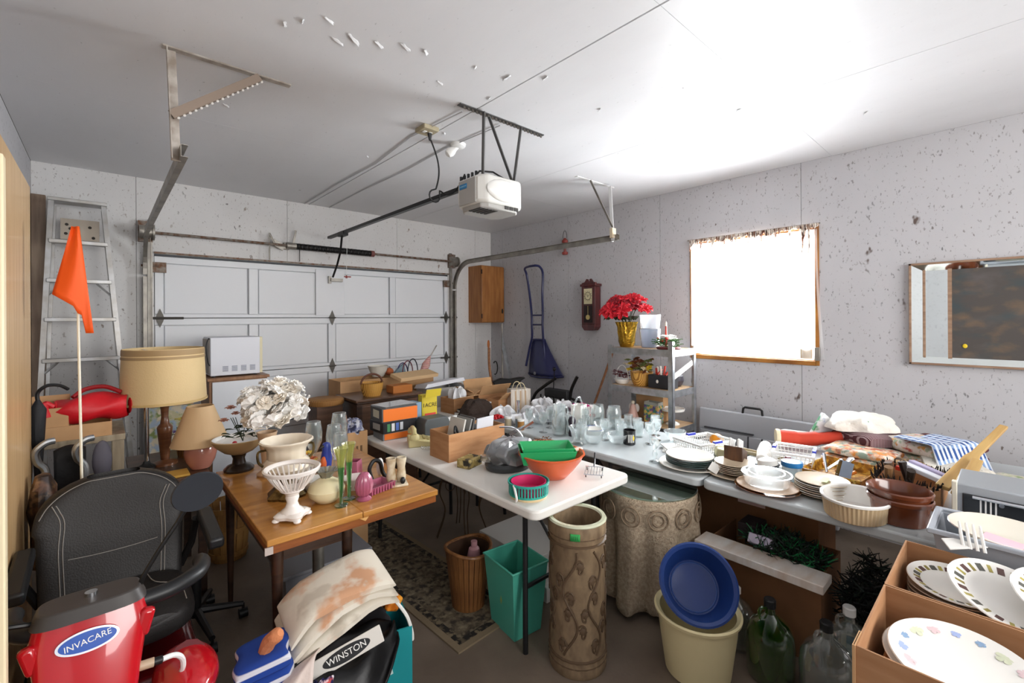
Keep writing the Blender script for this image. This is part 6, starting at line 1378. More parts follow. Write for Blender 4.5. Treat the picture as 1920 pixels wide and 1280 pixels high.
qt = thing('white_quilt', 'white ribbed quilt bundle on top of the striped blanket', 'quilt', (3.68, .68, TW+.15), rz=-40, group='folded linens')
crumple(0, 0, 0, .19, .15, .10, 91, 18, .35).build('bundle', m_white_q, qt)
MB().bc((-.05, -.11, .06), (.03, .006, .02)).build('green_tag', mat('tag_green', '#4f8f62', .8), qt)
folded('floral_pillowcase', 'white pillowcase with red flowers under the blue plaid cloth', (3.62, .36, TW), .30, .32, 2, .075, spots('red_floral', '#e4ddd4', ['#c05a52', '#d9a25c', '#a9b59a'], 20, .85, .55), -30)
bp_ = thing('plaid_cloth', 'blue and white plaid cloth draped over the pillowcase', 'cloth', (3.585, .34, TW+.005), rz=-36, group='folded linens')
def plf(u, v):
    x = -.15+.30*u; 
    if v < .45: q = v/.45; return (x*(1.08-.08*q), -.21+.06*q, .02+.145*q+.005*math.sin(u*16))
    q = (v-.45)/.55; return (x, -.15+.22*q, .165+.008*math.sin(u*9)-.01*q)
MB().grid(plf, 24, 16).build('drape', m_blueplaid, bp_, solid=.006)
folded('dark_blanket', 'dark maroon blanket showing behind the plaid cloth', (3.82, .30, TW), .28, .32, 2, .06, mat('maroon_wool', '#5b2f35', .9), -20)
folded('lace_runner', 'white lace runner piled at the end of the linens', (3.44, .22, TW), .26, .26, 2, .042, m_lace, 14, bump=.014)
folded('green_print_towel', 'pale towel with green print below the lace runner', (3.42, -.06, TW), .24, .24, 1, .05, spots('green_print', '#d9d5c4', ['#8fa573', '#b6bf96'], 16, .85, .52), 8)
folded('brown_print_towel', 'dark brown patterned towel between the floral cloth and utensil carton', (3.33, .38, TW), .16, .16, 2, .035, spots('brown_print', '#4a3728', ['#8a6a4a', '#2b211a', '#a98a62'], 18, .85, .5), 20)
bx = carton('large brown carton with a wooden dowel behind the toaster oven', (3.46, -.38, TW), .40, .36, .16, 0, m_card)
MB().cyl((-.21, .05, .02), (-.205, .05, .17), .009, seg=8).build('dowel', m_org2, bx)
tag(crumple(0, 0, 0, .06, .05, .15, 93, 12, .4).build('paper_roll', m_paper, None, (2.98, -.22, TW+.19)), 'crumpled white paper on top of the toaster oven', 'paper')

# ------------------------------------------------------------------ boxes of plates at the right foreground
lb_ = thing('low_bench', 'low wooden bench under the boxes of plates', 'bench', (0, 0, 0))
B(1.37, 2.38, -.80, .30, .47, .50).build('top', m_bench, lb_, bevel=.003)
for x in (1.43, 2.32):
    for y in (-.74, .18): B(x-.025, x+.025, y-.025, y+.025, 0, .47).build('leg', m_bench, lb_)
m_cardw = mat('cardboard_warm', '#9a6e4a', .85, var=.12, vs=5, hex2='#a67b56', stretch=(1, 1, 6))
def plate_box(label, x0, x1, y0, y1, z1, tagtext=None):
    t = thing('plate_box', label, 'box', (0, 0, .50)); h = z1-.50
    MB().tub(x0, x1, y0, y1, 0, h, .005).build('carton', m_cardw, t, smooth=False)
    return t
b2 = plate_box('open brown carton of flower-rimmed plates nearest the camera', 1.39, 1.772, -.75, .27, .80)
MB().tub(1.385, 1.46, .268, .274, .15, .302, .002).build('end_flap', m_cardin, b2, smooth=False)
MB().bc((1.60, .2735, .20), (.09, .002, .03)).build('hand_hole', m_dark, b2)
b1 = plate_box('open brown carton of retro banded plates behind the nearest carton', 1.778, 2.181, -.75, .27, .80)
pr = B(1.7655, 1.7675, -.30, -.055, .18, .315).build('paper_label', m_paper, b1)
text('label_text', 'H2', .09, mat('marker_red', '#b3202c', .6), pr, (1.7648, -.125, .245), (PI/2, 0, -PI/2), .0005)
B(1.7655, 1.7675, .075, .088, .17, .235).build('tape_strip', m_paper, b2)
def tilted_plate(name, label, m, rimm, r, loc, rot, sx=1.0, deco=None, grp=None):
    t = thing(name, label, 'plate', loc, 0, grp, rot=rot)
    MB().lathe(platep(r, .022), 56, sx=sx).build('plate', m, t)
    if rimm: MB().lathe([(r*.97, .0232), (r*.99, .0245), (r*1.0, .0232)], 56, sx=sx).build('rim_line', rimm, t)
    if deco: deco(t, r)
    return t
def band_deco(t, r):
    cols_ = ['#8a7d3c', '#5a3f3a', '#a89c52', '#55554e']; q = None
    for k in range(28):
        a = 2*PI*k/28; w_ = .0085 if k % 2 else .005
        B(-.0125, .0125, -w_, w_, 0, .0008).build('band_square', mat('sq'+cols_[k % 4], cols_[k % 4], .3), t, (r*.80*math.cos(a), r*.80*math.sin(a), .0158), (0, -.27, a))
def flower_deco(t, r):
    for k in range(16):
        a = 2*PI*k/16+.2; c = ('#a3b4de', '#dcc3c6', '#d3d8bd', '#8aa6c6')[k % 4]
        petals(MB(), (0, 0, 0), .011+.004*(k % 3), 5, .03, .8).build('flower_print', mat('pr'+c, c, .4), t, (r*.80*math.cos(a), r*.80*math.sin(a), .0165), (0, -.22, a), smooth=False, solid=.0004).scale = (1, 1, .08)
m_wplate = mat('white_plate', '#eceae4', .14, coat=.5)
for k in range(5): tag(MB().lathe(platep(.115, .016), 44).build('stacked_plate', mat('grey_edge_china', '#b5ada2', .25, coat=.3), None, (2.055, .135, .655+.014*k)), ('lowest', 'second lowest', 'middle', 'second highest', 'highest')[k]+' grey edged plate of the stack in the retro carton', 'plate', 'plates lying in the retro carton')
st_ = thing('packing_block', 'folded packing card under the plates in the retro carton', 'packing', (2.0, .02, .506)); MB().tub(-.15, .165, -.36, .235, 0, .147, .005).build('block', m_card, st_, smooth=False)
tilted_plate('banded_plate', 'retro banded plate lying flat at the far end of its carton', m_wplate, None, .118, (2.055, .135, .728), (math.radians(3), math.radians(-5), 0), 1, band_deco)
tilted_plate('banded_plate', 'retro banded plate leaning in the middle of its carton', m_wplate, None, .145, (2.0, .01, .765), (math.radians(14), math.radians(-12), 0), 1, band_deco)
tilted_plate('banded_plate', 'retro banded plate leaning at the camera end of its carton', m_wplate, None, .15, (2.0, -.13, .79), (math.radians(13), math.radians(-12), 0), 1, band_deco)
tilted_plate('flower_plate', 'white plate with pale flower rim resting on top in the near carton', m_wplate, None, .150, (1.585, .085, .735), (math.radians(3), math.radians(-6), 0), 1.0, flower_deco)
tilted_plate('flower_plate', 'plain white plate just under the flower rimmed plate', m_wplate, None, .148, (1.60, .10, .712), (math.radians(3), math.radians(-5), 0), 1.0)
sp_ = thing('plate_support', 'packing carton inside the near plate carton', 'box', (1.58, .0, .506)); MB().tub(-.16, .16, -.26, .24, 0, .20, .005).build('insert', m_card, sp_, smooth=False)
# grey dish bin with cream platters
db_ = thing('dish_bin', 'light grey plastic dish bin full of cream platters', 'bin', (2.34, -.22, .742))
m_bin = mat('bin_grey', '#a5aab2', .4)
MB().tub(-.115, .115, -.42, .405, 0, .105, .006, flare=.014).build('bin', m_bin, db_, bevel=.004, ang=20)
MB().frame(-.145, .145, -.455, .435, .10, .118, .020).build('rim', m_bin, db_, bevel=.005)
m_crp = mat('cream_platter', '#e2dccd', .16, coat=.5); m_brn = mat('brown_line', '#a58a78', .3)
for k in range(3): tag(MB().lathe(platep(.098, .016), 48).build('platter', m_crp, None, (2.345, .02, .752+.022*k)), ('lowest', 'middle', 'highest')[k]+' small cream platter of the stack inside the grey dish bin', 'platter', 'cream platters in the dish bin')
tp_ = tilted_plate('platter', 'brown-lined cream platter with a pink note on top of the dish bin', m_crp, m_brn, .155, (2.335, .015, .845), (math.radians(2), math.radians(-5), 0), .80)
MB().lathe([(.112, .0115), (.116, .0120), (.120, .0125)], 48, sx=.80).build('inner_line', m_brn, tp_)
B(-.085, -.025, -.05, .05, .0085, .0095).build('pink_note', mat('pink_note', '#eeb9c4', .8), tp_, rot=(0, 0, -.25))
tilted_plate('platter', 'brown-lined cream platter lying lower in the bin toward the camera', m_crp, m_brn, .14, (2.325, -.25, .845), (math.radians(3), math.radians(-5), 0), .82)
wfk = thing('serving_fork', 'white plastic serving fork standing at the corner of the dish bin', 'fork', (2.19, .12, .862))
for k in range(4): MB().tube([(.03, .012-.017*k, .040), (.0, .006-.017*k, .014), (-.018, -.002-.017*k, -.03)], [.003, .0048, .0048], 6).build('tine', m_whitegloss, wfk)
MB().prism([(-.075, .03), (-.015, -.06), (-.005, .012), (-.03, .055)], -.003, .003).build('bowl', m_whitegloss, wfk, (.02, .0, -.012), (0, -.35, 0), bevel=.002)

# ------------------------------------------------------------------ under the tables
fc = carton('brown carton with a white lined flap under the grey tables', (2.625, .86, 0), .35, .52, .42, 0, mat('cardboard_dark', '#7d5638', .9, var=.1, vs=5, hex2='#8a6040'))
B(-.305, -.165, -.30, .28, .405, .445).build('white_flap', mat('foam_white', '#dcdad6', .6, var=.15, vs=4, hex2='#c3b3a4', stretch=(1, 3, 1)), fc, rot=(0, 0, 0), bevel=.004)
bc2 = carton('tall brown carton standing at the back under the grey tables', (2.985, 1.06, 0), .34, .72, .60, 0, MATS['cardboard_dark'])
B(-.1725, -.1705, -.10, .05, .52, .575).build('pink_label', mat('label_pink', '#d8b8b0', .7), bc2)
tag(B(2.58, 2.72, .92, 1.02, .425, .50).build('dark_shoe_box', mat('plum_dark', '#2b2226', .7), bevel=.004), 'dark box on the carton under the grey tables', 'box')
tag(MB().bc((2.50, .87, .47), (.05, .12, .05), (0, .6, 0)).build('metallic_ribbon', mat('lilac_foil', '#b9b3c6', .3, .5), bevel=.004), 'silver foil ribbon beside the dark box', 'ribbon')
def garland(label, m1, m2, loc, rx, ry, h, seed, n=420, ln=.05):
    rnd = random.Random(seed); t = thing('garland', label, 'garland', loc); 
    for mm, cnt, nm in ((m1, n, 'needles'), (m2, n//3, 'bright_needles')):
        mb = MB()
        for k in range(cnt):
            a = rnd.uniform(0, 2*PI); r = math.sqrt(rnd.random()); x, y = rx*r*math.cos(a), ry*r*math.sin(a); z = h*(1-r*r*.6)*rnd.random()
            d = Vector((rnd.uniform(-1, 1), rnd.uniform(-1, 1), rnd.uniform(-.2, 1))).normalized()*ln; s_ = d.orthogonal().normalized()*.004
            p = Vector((x, y, z)); mb.add([p-s_, p+s_, p+d+s_*.4, p+d-s_*.4], [(0, 1, 2, 3)])
        o = mb.build(nm, mm, t, smooth=False, solid=.0008); o['kind'] = 'stuff'
    return t
m_gdark = mat('tinsel_dark', '#13251b', .6); m_ggreen = mat('tinsel_green', '#1f7a44', .35); m_gblk = mat('tinsel_black', '#0f1414', .6)
garland('green tinsel garland heaped on the carton under the tables', m_gdark, m_ggreen, (2.55, .78, .43), .11, .19, .09, 5, 700)
garland('black evergreen garland spilling beside the framed picture', m_gblk, m_gdark, (2.62, .44, .18), .10, .12, .34, 6, 900, .06)
ge = thing('garland_stand', 'dark carton holding up the black garland', 'box', (2.66, .43, 0)); MB().tub(-.08, .09, -.09, .09, 0, .18, .005).build('carton', m_dark, ge, smooth=False)
fp = thing('framed_picture', 'small white framed blue seascape leaning under the tables', 'picture', (2.50, .44, .10), rot=(0, math.radians(-58), math.radians(8)))
for a in ((-.09, .09, -.095, -.075, 0, .014), (-.09, .09, .075, .095, 0, .014), (-.09, -.07, -.075, .075, 0, .014), (.07, .09, -.075, .075, 0, .014)): B(*a).build('frame', m_creamc, fp, bevel=.002)
B(-.07, .07, -.075, .075, .002, .006).build('print', spots('seascape', '#7fa8bd', ['#dfe6e4', '#4f83a0'], 7, .4, .5, (3, .6, 1)), fp)
# jugs
def jug(label, loc, body, cap, lab=None, sc=1.0, rz=0):
    t = thing('glass_jug', label, 'jug', loc, rz, 'gallon glass jugs'); t.scale = (sc,)*3
    MB().lathe([(.0, .006), (.075, .006), (.088, .0), (.094, .02), (.095, .15), (.090, .19), (.070, .23), (.040, .255), (.022, .27), (.019, .30), (.021, .305), (.018, .31), (.016, .30), (.018, .27), (.036, .25), (.066, .225), (.085, .19), (.09, .15), (.089, .02), (0, .012)], 36).build('jug', body, t)
    MB().tube(smooth_pts([(.020, 0, .295), (.045, 0, .295), (.055, 0, .275), (.045, 0, .25)], 4), .007, 8).build('finger_loop', body, t)
    MB().lathe([(.023, .295), (.0235, .325), (.02, .33), (0, .33)], 18).build('cap', cap, t)
    if lab:
        l = MB().lathe([(.0958, .045), (.0958, .135)], 40); l.v = [p for p in l.v]
        MB().grid(lambda u, v: (.0962*math.cos(2.4+1.5*u), .0962*math.sin(2.4+1.5*u), .05+.09*v), 14, 2).build('label', lab, t, solid=.0006)
        MB().grid(lambda u, v: (.0968*math.cos(2.7+.8*u), .0968*math.sin(2.7+.8*u), .07+.05*v), 10, 2).build('label_picture', spots('label_pic', '#2c241a', ['#b03a2a', '#4a5a2a'], 20, .6, .48), t, solid=.0006)
    return t
m_gj = glass('jug_green', '#79b04a', .03, .5); m_cj = glass('jug_clear', '#eef1ef', .03, .22)
jug('dark green gallon jug on the floor', (2.235, .745, 0), m_gj, m_black, None, 1.05, 150)
jug('clear gallon jug with an orange label in front', (2.24, .53, 0), m_cj, m_black, mat('label_orange', '#d3952c', .6), 1.05, 150)
jug('clear gallon jug with white cap behind the green jug', (2.335, .93, 0), m_cj, m_white, None, .85, 120)
jug('clear gallon jug with white cap behind the labelled jug', (2.43, .49, 0), m_cj, m_white, None, 1.05, 140)
jug('clear gallon jug half hidden behind the near plate carton', (2.28, .335, 0), m_cj, m_galvdull, None, 1.0, 140)
# cream pail with the tilted navy basin
pl_ = thing('cream_pail', 'cream oval plastic pail on the floor', 'pail', (2.03, .985, 0))
m_pail = mat('pail_cream', '#d9cda0', .4)
MB().lathe([(.135, 0), (.142, .006), (.168, .20), (.172, .265), (.188, .268), (.190, .28), (.182, .285), (.165, .275), (.135, .012), (0, .01)], 44).build('pail', m_pail, pl_)
MB().tube([(.19*math.cos(-.55+.5*k/8), .19*math.sin(-.55+.5*k/8), .272) for k in range(9)], .012, 8).build('grip', m_pail, pl_)
nb = thing('navy_basin', 'navy blue round basin tilted up in the cream pail', 'basin', (2.05, 1.01, .36), rot=(math.radians(30), math.radians(-47), 0))
MB().lathe([(.115, -.02), (.12, -.016), (.152, .10), (.168, .104), (.170, .112), (.162, .116), (.148, .106), (.112, -.008), (.105, -.012), (0, -.012)], 48).build('basin', mat('navy_basin', '#1e3a78', .35), nb)
MB().lathe([(.098, -.0105), (.102, -.008), (.106, -.0105)], 48).build('floor_ring', mat('navy_ring', '#38538f', .4), nb)
# round lace-covered table
lt_ = thing('round_side_table', 'round side table under a crochet lace cloth', 'table', (2.37, 1.44, 0))
MB().lathe([(.0, .62), (.255, .62), (.26, .63), (.26, .64), (0, .64)], 40).build('top', m_desk, lt_)
MB().lathe([(.16, 0), (.16, .02), (.03, .05), (.025, .62), (0, .62)], 20).build('pedestal', m_desk, lt_)
MB().lathe([(.0, .647), (.265, .647), (.268, .651), (.265, .655), (0, .655)], 48).build('glass_top', glass('green_edge_glass', '#cfe0d8', .03, .25), lt_)
lc = thing('lace_cloth', 'beige crochet lace tablecloth with round medallions', 'tablecloth', (2.37, 1.44, 0))
m_croc = mat('crochet', '#b9a890', .9, var=.2, vs=60, hex2='#a08e78', bump=.4, bs=130)
nt_ = m_croc.node_tree; vo = nt_.nodes.new('ShaderNodeTexVoronoi'); vo.inputs['Scale'].default_value = 130; tcv = nt_.nodes.new('ShaderNodeTexCoord'); nt_.links.new(tcv.outputs['Object'], vo.inputs['Vector'])
crv = nt_.nodes.new('ShaderNodeValToRGB'); crv.color_ramp.elements[0].position = .22; crv.color_ramp.elements[1].position = .30; nt_.links.new(vo.outputs['Distance'], crv.inputs[0]); nt_.links.new(crv.outputs[0], nt_.nodes['Principled BSDF'].inputs['Alpha'])
def lcf(u, v):
    a = 2*PI*u; z = .645*(1-v)+.06*v
    f = v**1.1; r = .267+.015*f+.045*f*math.sin(8*a+.6)+.015*f*math.sin(17*a)
    hem = .05*f*f*abs(math.sin(8*a+.6))
    return (r*math.cos(a), r*math.sin(a), z-hem*.6)
MB().grid(lcf, 128, 20).build('skirt', m_croc, lc, solid=.003)
MB().lathe([(.0, .6425), (.262, .6425), (.268, .638)], 64).build('top_lace', m_croc, lc)
for k in range(12):
    a = 2*PI*k/12+.2
    for rr_, nm in ((.052, 'medallion_ring'), (.030, 'medallion_ring')):
        MB().tube([(rr_*math.cos(b*PI/12), 0, rr_*math.sin(b*PI/12)) for b in range(24)], .004, 5, True).build(nm, mat('crochet_dark', '#8d7a64', .9), lc, (.278*math.cos(a), .278*math.sin(a), .55), (0, 0, a+PI/2))
# tall ceramic umbrella stand
us = thing('umbrella_stand', 'tall brown ceramic umbrella stand with carved vine relief', 'umbrella stand', (1.665, 1.395, 0))
m_stand = spots('carved_tan', '#806c53', ['#957f62', '#65523e', '#75614a'], 22, .6, .48, (1, 1, .5), soft=.25)
MB().lathe([(.130, 0), (.135, .01), (.136, .05), (.129, .07), (.129, .60), (.136, .62), (.137, .665), (.134, .68), (.118, .682), (.114, .66), (.113, .03), (0, .02)], 96, wob=lambda a, z: 1+.014*math.sin(40*a)*(1 if .07 < z < .6 else 0)).build('cylinder', m_stand, us)
MB().lathe([(.134, .676), (.139, .682), (.134, .690), (.118, .690), (.113, .682)], 60).build('glazed_rim', mat('rim_celadon', '#bfc2a8', .25, coat=.4), us)
m_vine = mat('vine_brown', '#5a4734', .6)
def on(a, z, r=.131): return (r*math.cos(a), r*math.sin(a), z)
for s0 in range(7):
    a0 = s0*2*PI/7
    path = lambda k, a0=a0, s0=s0: (a0+.26*math.sin(k*.36+s0*1.3), .10+.47*k/26)
    MB().tube([on(*path(k)) for k in range(27)], .0052, 6).build('vine', m_vine, us)
    for k in range(2, 26, 4):
        sg = 1 if (k//4) % 2 else -1; a, z = path(k)
        MB().tube([on(a+sg*(.26-.26*(1-j/16)*math.cos(j*.42))*.8, z+.045*(1-j/22)*math.sin(j*.42)) for j in range(17)], .0040, 5).build('tendril', m_vine, us)
        q = MB().lathe([(.0, .004), (.008, .004), (.017, .001), (.017, -.004), (0, -.004)], 14, wob=lambda t_, z_: 1+.22*math.sin(6*t_)); b = a+sg*.22
        q.build('rosette', m_vine, us, on(b, z+.012, .131), (0, PI/2, b))
for z, h in ((.078, .006), (.592, .006), (.05, .004), (.625, .004)):
    MB().lathe([(.129, z-h), (.1375, z-h*.5), (.1375, z+h*.5), (.129, z+h)], 64, wob=lambda a, z_: 1+.012*math.sin(40*a)).build('rope_band', m_vine, us)
MB().grid(lambda u, v: on(3.62+.32*u, .625+.032*v, .1385), 8, 2).build('price_tag', mat('tag_green2', '#2f9a4d', .7), us, solid=.001)
for k in range(4): MB().grid(lambda u, v: on(3.68+.055*k+.012*u, .632+.016*v, .1392), 2, 2).build('pen_mark', m_black, us, solid=.0006)
# turquoise bin, wicker basket, white boards, rug
tb_ = thing('wastebasket', 'turquoise plastic wastebasket under the white table', 'bin', (1.615, 1.775, 0), rz=-6)
MB().tub(-.085, .085, -.105, .105, 0, .36, .004, flare=.028).build('bin', mat('turquoise', '#4fae98', .35), tb_, bevel=.012, ang=25)
MB().frame(-.119, .119, -.139, .139, .352, .362, .01).build('rim', MATS['turquoise'], tb_, bevel=.004)
for z in (.17,): MB().prism([(0, -.022), (.009, 0), (0, .022), (-.009, 0)], 0, .001).build('diamond_print', mat('diamond_gold', '#8fae6a', .6), tb_, (-.100, -.01, z), (PI/2, 0, -PI/2+.0))
wbk2 = thing('wicker_basket', 'brown splint wastebasket holding a pink bottle', 'basket', (1.53, 2.08, 0))
m_splint = wood('splint', '#6b4220', '#86592e', 5, (8, 8, 1), .6, .1)
sl = None
for k in range(26):
    a = 2*PI*k/26
    if sl is None: sl = MB().add([(-.0095, .085, 0), (.0095, .085, 0), (.0135, .125, .33), (-.0135, .125, .33), (-.0095, .09, 0), (.0095, .09, 0), (.0135, .13, .33), (-.0135, .13, .33)], [(0,1,2,3),(7,6,5,4),(0,4,5,1),(1,5,6,2),(2,6,7,3),(3,7,4,0)]).build('splint', m_splint, wbk2, smooth=False)
    else: share(sl, 'splint', wbk2, (0, 0, 0), (0, 0, a))
MB().lathe([(.0, 0), (.088, 0), (.088, .01), (0, .01)], 24).build('bottom', m_splint, wbk2)
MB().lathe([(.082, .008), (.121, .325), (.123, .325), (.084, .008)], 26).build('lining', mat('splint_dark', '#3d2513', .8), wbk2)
MB().tube([(.129*math.cos(2*PI*k/30), .129*math.sin(2*PI*k/30), .33+.012*math.cos(4*PI*k/30)) for k in range(30)], .010, 8, True).build('rim', m_splint, wbk2)
pbt = thing('pink_bottle', 'pink plastic bottle standing in the splint wastebasket', 'bottle', (1.565, 2.07, .012))
MB().lathe([(.036, 0), (.04, .01), (.04, .26), (.03, .30), (.018, .31), (.018, .34), (0, .342)], 20).build('bottle', mat('pink_bottle', '#b98a8f', .3), pbt)
for k, (lab, a) in enumerate((('lower white foam board on the floor under the white table', (1.86, 2.30, 1.78, 2.50, 0, .09)), ('upper white foam board stacked under the white table', (1.92, 2.32, 1.95, 2.48, .094, .16)))):
    tag(B(*a).build('foam_board', mat('board_white', '#d2d0cc', .6), bevel=.004), lab, 'board', 'white foam boards under the table')
rg = thing('area_rug', 'long brown and black patterned rug with tan border', 'rug', (1.46, 2.72, 0), rz=2.5)
m_rug = spots('rug_pattern', '#5b5040', ['#26211c', '#857861', '#342d26', '#6f6350'], 16, .95, .50, soft=.12)
B(-.165, .165, -.84, .84, .0, .009).build('field', m_rug, rg)
m_rugb = spots('rug_border_dark', '#1f1c19', ['#5a4f3f', '#796b54'], 22, .95, .52)
for a in ((-.20, -.165, -.875, .875, 0, .0095), (.165, .20, -.875, .875, 0, .0095), (-.165, .165, -.875, -.84, 0, .0095), (-.165, .165, .84, .875, 0, .0095)): B(*a).build('pattern_border', m_rugb, rg)
m_rugt = mat('rug_tan', '#7f6f58', .95, bump=.3, bs=80)
for a in ((-.235, -.20, -.91, .91, 0, .009), (.20, .235, -.91, .91, 0, .009), (-.20, .20, -.91, -.875, 0, .009), (-.20, .20, .875, .91, 0, .009)): B(*a).build('binding', m_rugt, rg)
# wire parlour chairs behind
def wire_chair(label, loc, rz):
    t = thing('wire_chair', label, 'chair', loc, rz, 'wire parlour chairs'); m = mat('bronze_wire', '#5e4c38', .4, .7)
    MB().lathe([(.0, .43), (.165, .43), (.17, .44), (.165, .455), (0, .455)], 26).build('seat', m_darkwood, t)
    for k in range(4):
        a = PI/4+k*PI/2; c, s_ = math.cos(a), math.sin(a)
        for d in (-.012, .012):
            MB().tube(smooth_pts([(.15*c-d*s_, .15*s_+d*c, .43), (.17*c-d*s_*1.5, .17*s_+d*c*1.5, .33), (.13*c-d*s_, .13*s_+d*c, .19), (.19*c-d*s_, .19*s_+d*c, .0)], 5), .0045, 6).build('leg', m, t)
        MB().tube([((.09+.035*math.cos(b*PI/9))*c, (.09+.035*math.cos(b*PI/9))*s_, .375+.04*math.sin(b*PI/9)) for b in range(18)], .0035, 5, True).build('scroll', m, t)
    MB().tube(smooth_pts([(-.15, -.06, .44), (-.18, -.15, .57), (-.19, -.10, .64), (-.19, 0, .655), (-.19, .10, .64), (-.18, .15, .57), (-.15, .06, .44)], 5), .0055, 6).build('back_loop', m, t)
    return t
wire_chair('bronze wire parlour chair tucked under the white table end', (2.0, 2.79, 0), 20)
wire_chair('bronze wire parlour chair between the oak and white tables', (1.02, 3.45, 0), 70)
# ------------------------------------------------------------------ mobility scooter
m_leather = mat('black_vinyl', '#1f1d1d', .5, bump=.12, bs=180)
m_stitch = mat('stitch_grey', '#8d8a86', .8)
m_red = mat('scooter_red', '#b5101c', .2, coat=.8)
m_redd = mat('scooter_dark_red', '#5e0c14', .2, coat=.8)
sc = thing('mobility_scooter', 'red mobility scooter with black stitched seat in the foreground', 'scooter', (.03, 0, 0))
def bk_(u, v):
    # closed shell of the backrest: u around section, v up
    a = 2*PI*u; c, s_ = math.cos(a), math.sin(a)
    wv = .245*(1-.10*(1-v)) if v < .62 else .245*math.sqrt(max(0, 1-((v-.62)/.40)**2.6))
    x = wv*(abs(c)**.45)*(1 if c > 0 else -1); th = .055*(1-.3*v)
    bol = .022*(abs(x)/.245)**4*(1-v*.5)
    return (x, 2.52-.05*0+.10*v+th*(abs(s_)**.7)*(1 if s_ > 0 else -1)-(bol if s_ < 0 else 0)-.03*(abs(x)/.245)**2*(-1 if s_ > 0 else 1)*.6, .47+.49*v)
MB().grid(bk_, 40, 26).build('backrest', m_leather, sc)
def front(x, v): # front skin point
    best = None
    for k in range(21, 40):
        p = bk_(k/40, v)
        if best is None or abs(p[0]-x) < abs(best[0]-x): best = p
    return best
def stitch(pts, nm='stitching'):
    MB().tube(smooth_pts(pts, 4), .0018, 5).build(nm, m_stitch, sc)
def sk_(x, v, o=.004):
    wv = .245*(1-.10*(1-v)) if v < .62 else .245*math.sqrt(max(.001, 1-((v-.62)/.40)**2.6))
    c = -max(-1, min(1, abs(x)/wv))**(1/.45) if abs(x) < wv else -1
    s_ = -math.sqrt(max(0, 1-c*c)); th = .055*(1-.3*v); bol = .022*(abs(x)/.245)**4*(1-v*.5)
    return (x, 2.52+.10*v-th*(abs(s_)**.7)-bol-.018*(abs(x)/.245)**2-o, .47+.49*v)
for sg in (-1, 1):
    for dx in (0, .012): stitch([sk_(sg*(.145+dx), .02), sk_(sg*(.15+dx), .25), sk_(sg*(.155+dx), .5), sk_(sg*(.15+dx), .70), sk_(sg*(.165+dx), .80), sk_(sg*(.175+dx), .845)])
stitch([sk_(-.14, .42), sk_(-.05, .405), sk_(.05, .405), sk_(.14, .42)])
edge = []
for k in range(25):
    t = -1+2*k/24; x = .222*t; v = .62+.385*(max(0, 1-abs(x/.232)**2.0))**.42
    edge.append(sk_(x, min(.985, v), .002))
stitch(edge)
def cush(u, v):
    a = 2*PI*u; c, s_ = math.cos(a), math.sin(a); e = (1-abs(2*v-1)**5)**.3
    return (.235*e*(abs(c)**.4)*(1 if c > 0 else -1), 2.07+.42*v, .50+.06*(abs(s_)**.7)*(1 if s_ > 0 else -1)*e)
MB().grid(cush, 36, 20).build('seat_cushion', m_leather, sc)
for sg in (-1, 1):
    stitch([(sg*.20, 2.12, .560), (sg*.19, 2.25, .563), (sg*.12, 2.33, .565), (sg*.10, 2.42, .565)])
    ar = B(-.028, .028, -.17, .15, -.022, .022).build('armrest', m_black, sc, (.30 if sg > 0 else -.25, 2.30, .745), (.10, 0, 0), bevel=.012, seg=3)
    MB().tube([(sg*.27, 2.44, .74), (sg*.26, 2.50, .62), (sg*.22, 2.52, .52)], .016, 8).build('arm_bracket', m_blackmetal, sc)
MB().cyl((0, 2.30, .22), (0, 2.30, .46), .04, seg=16).build('seat_post', m_blackmetal, sc)
# rear body and deck
MB().prism([(-.24, 2.02), (.24, 2.02), (.245, 2.2), (.24, 2.62), (.18, 2.70), (-.18, 2.70), (-.24, 2.62), (-.245, 2.2)], .12, .36).build('rear_body', m_redd, sc, bevel=.04, seg=4)
B(-.20, .20, 1.50, 2.10, .11, .15).build('deck', m_black, sc, bevel=.01)
for x in (-.22, .22): MB().cyl((x-.04, 2.52, .13), (x+.04, 2.52, .13), .13, seg=28).build('rear_wheel', m_black, sc)
MB().cyl((-.045, 1.42, .12), (.045, 1.42, .12), .12, seg=28).build('front_wheel', m_black, sc)
def fend(u, v): a = PI*v; return (-.13+.26*u, 1.50-.20*math.cos(a), .20+.30*math.sin(a)*(1-.25*abs(2*u-1)**2))
MB().prism([(-.15, 1.36), (.15, 1.36), (.19, 1.52), (.15, 1.66), (-.15, 1.66), (-.19, 1.52)], .14, .34).build('front_cowl', m_red, sc, bevel=.05, seg=4)
# right-hand fender that shows beside the tiller
MB().sph((.165, 1.82, .465), .09, .15, .06, 24, 14).build('side_cowl', m_red, sc)
MB().tube([(.175, 1.85, .50), (.17, 1.95, .40), (.10, 2.02, .30)], .05, 10).build('cowl_neck', m_redd, sc)
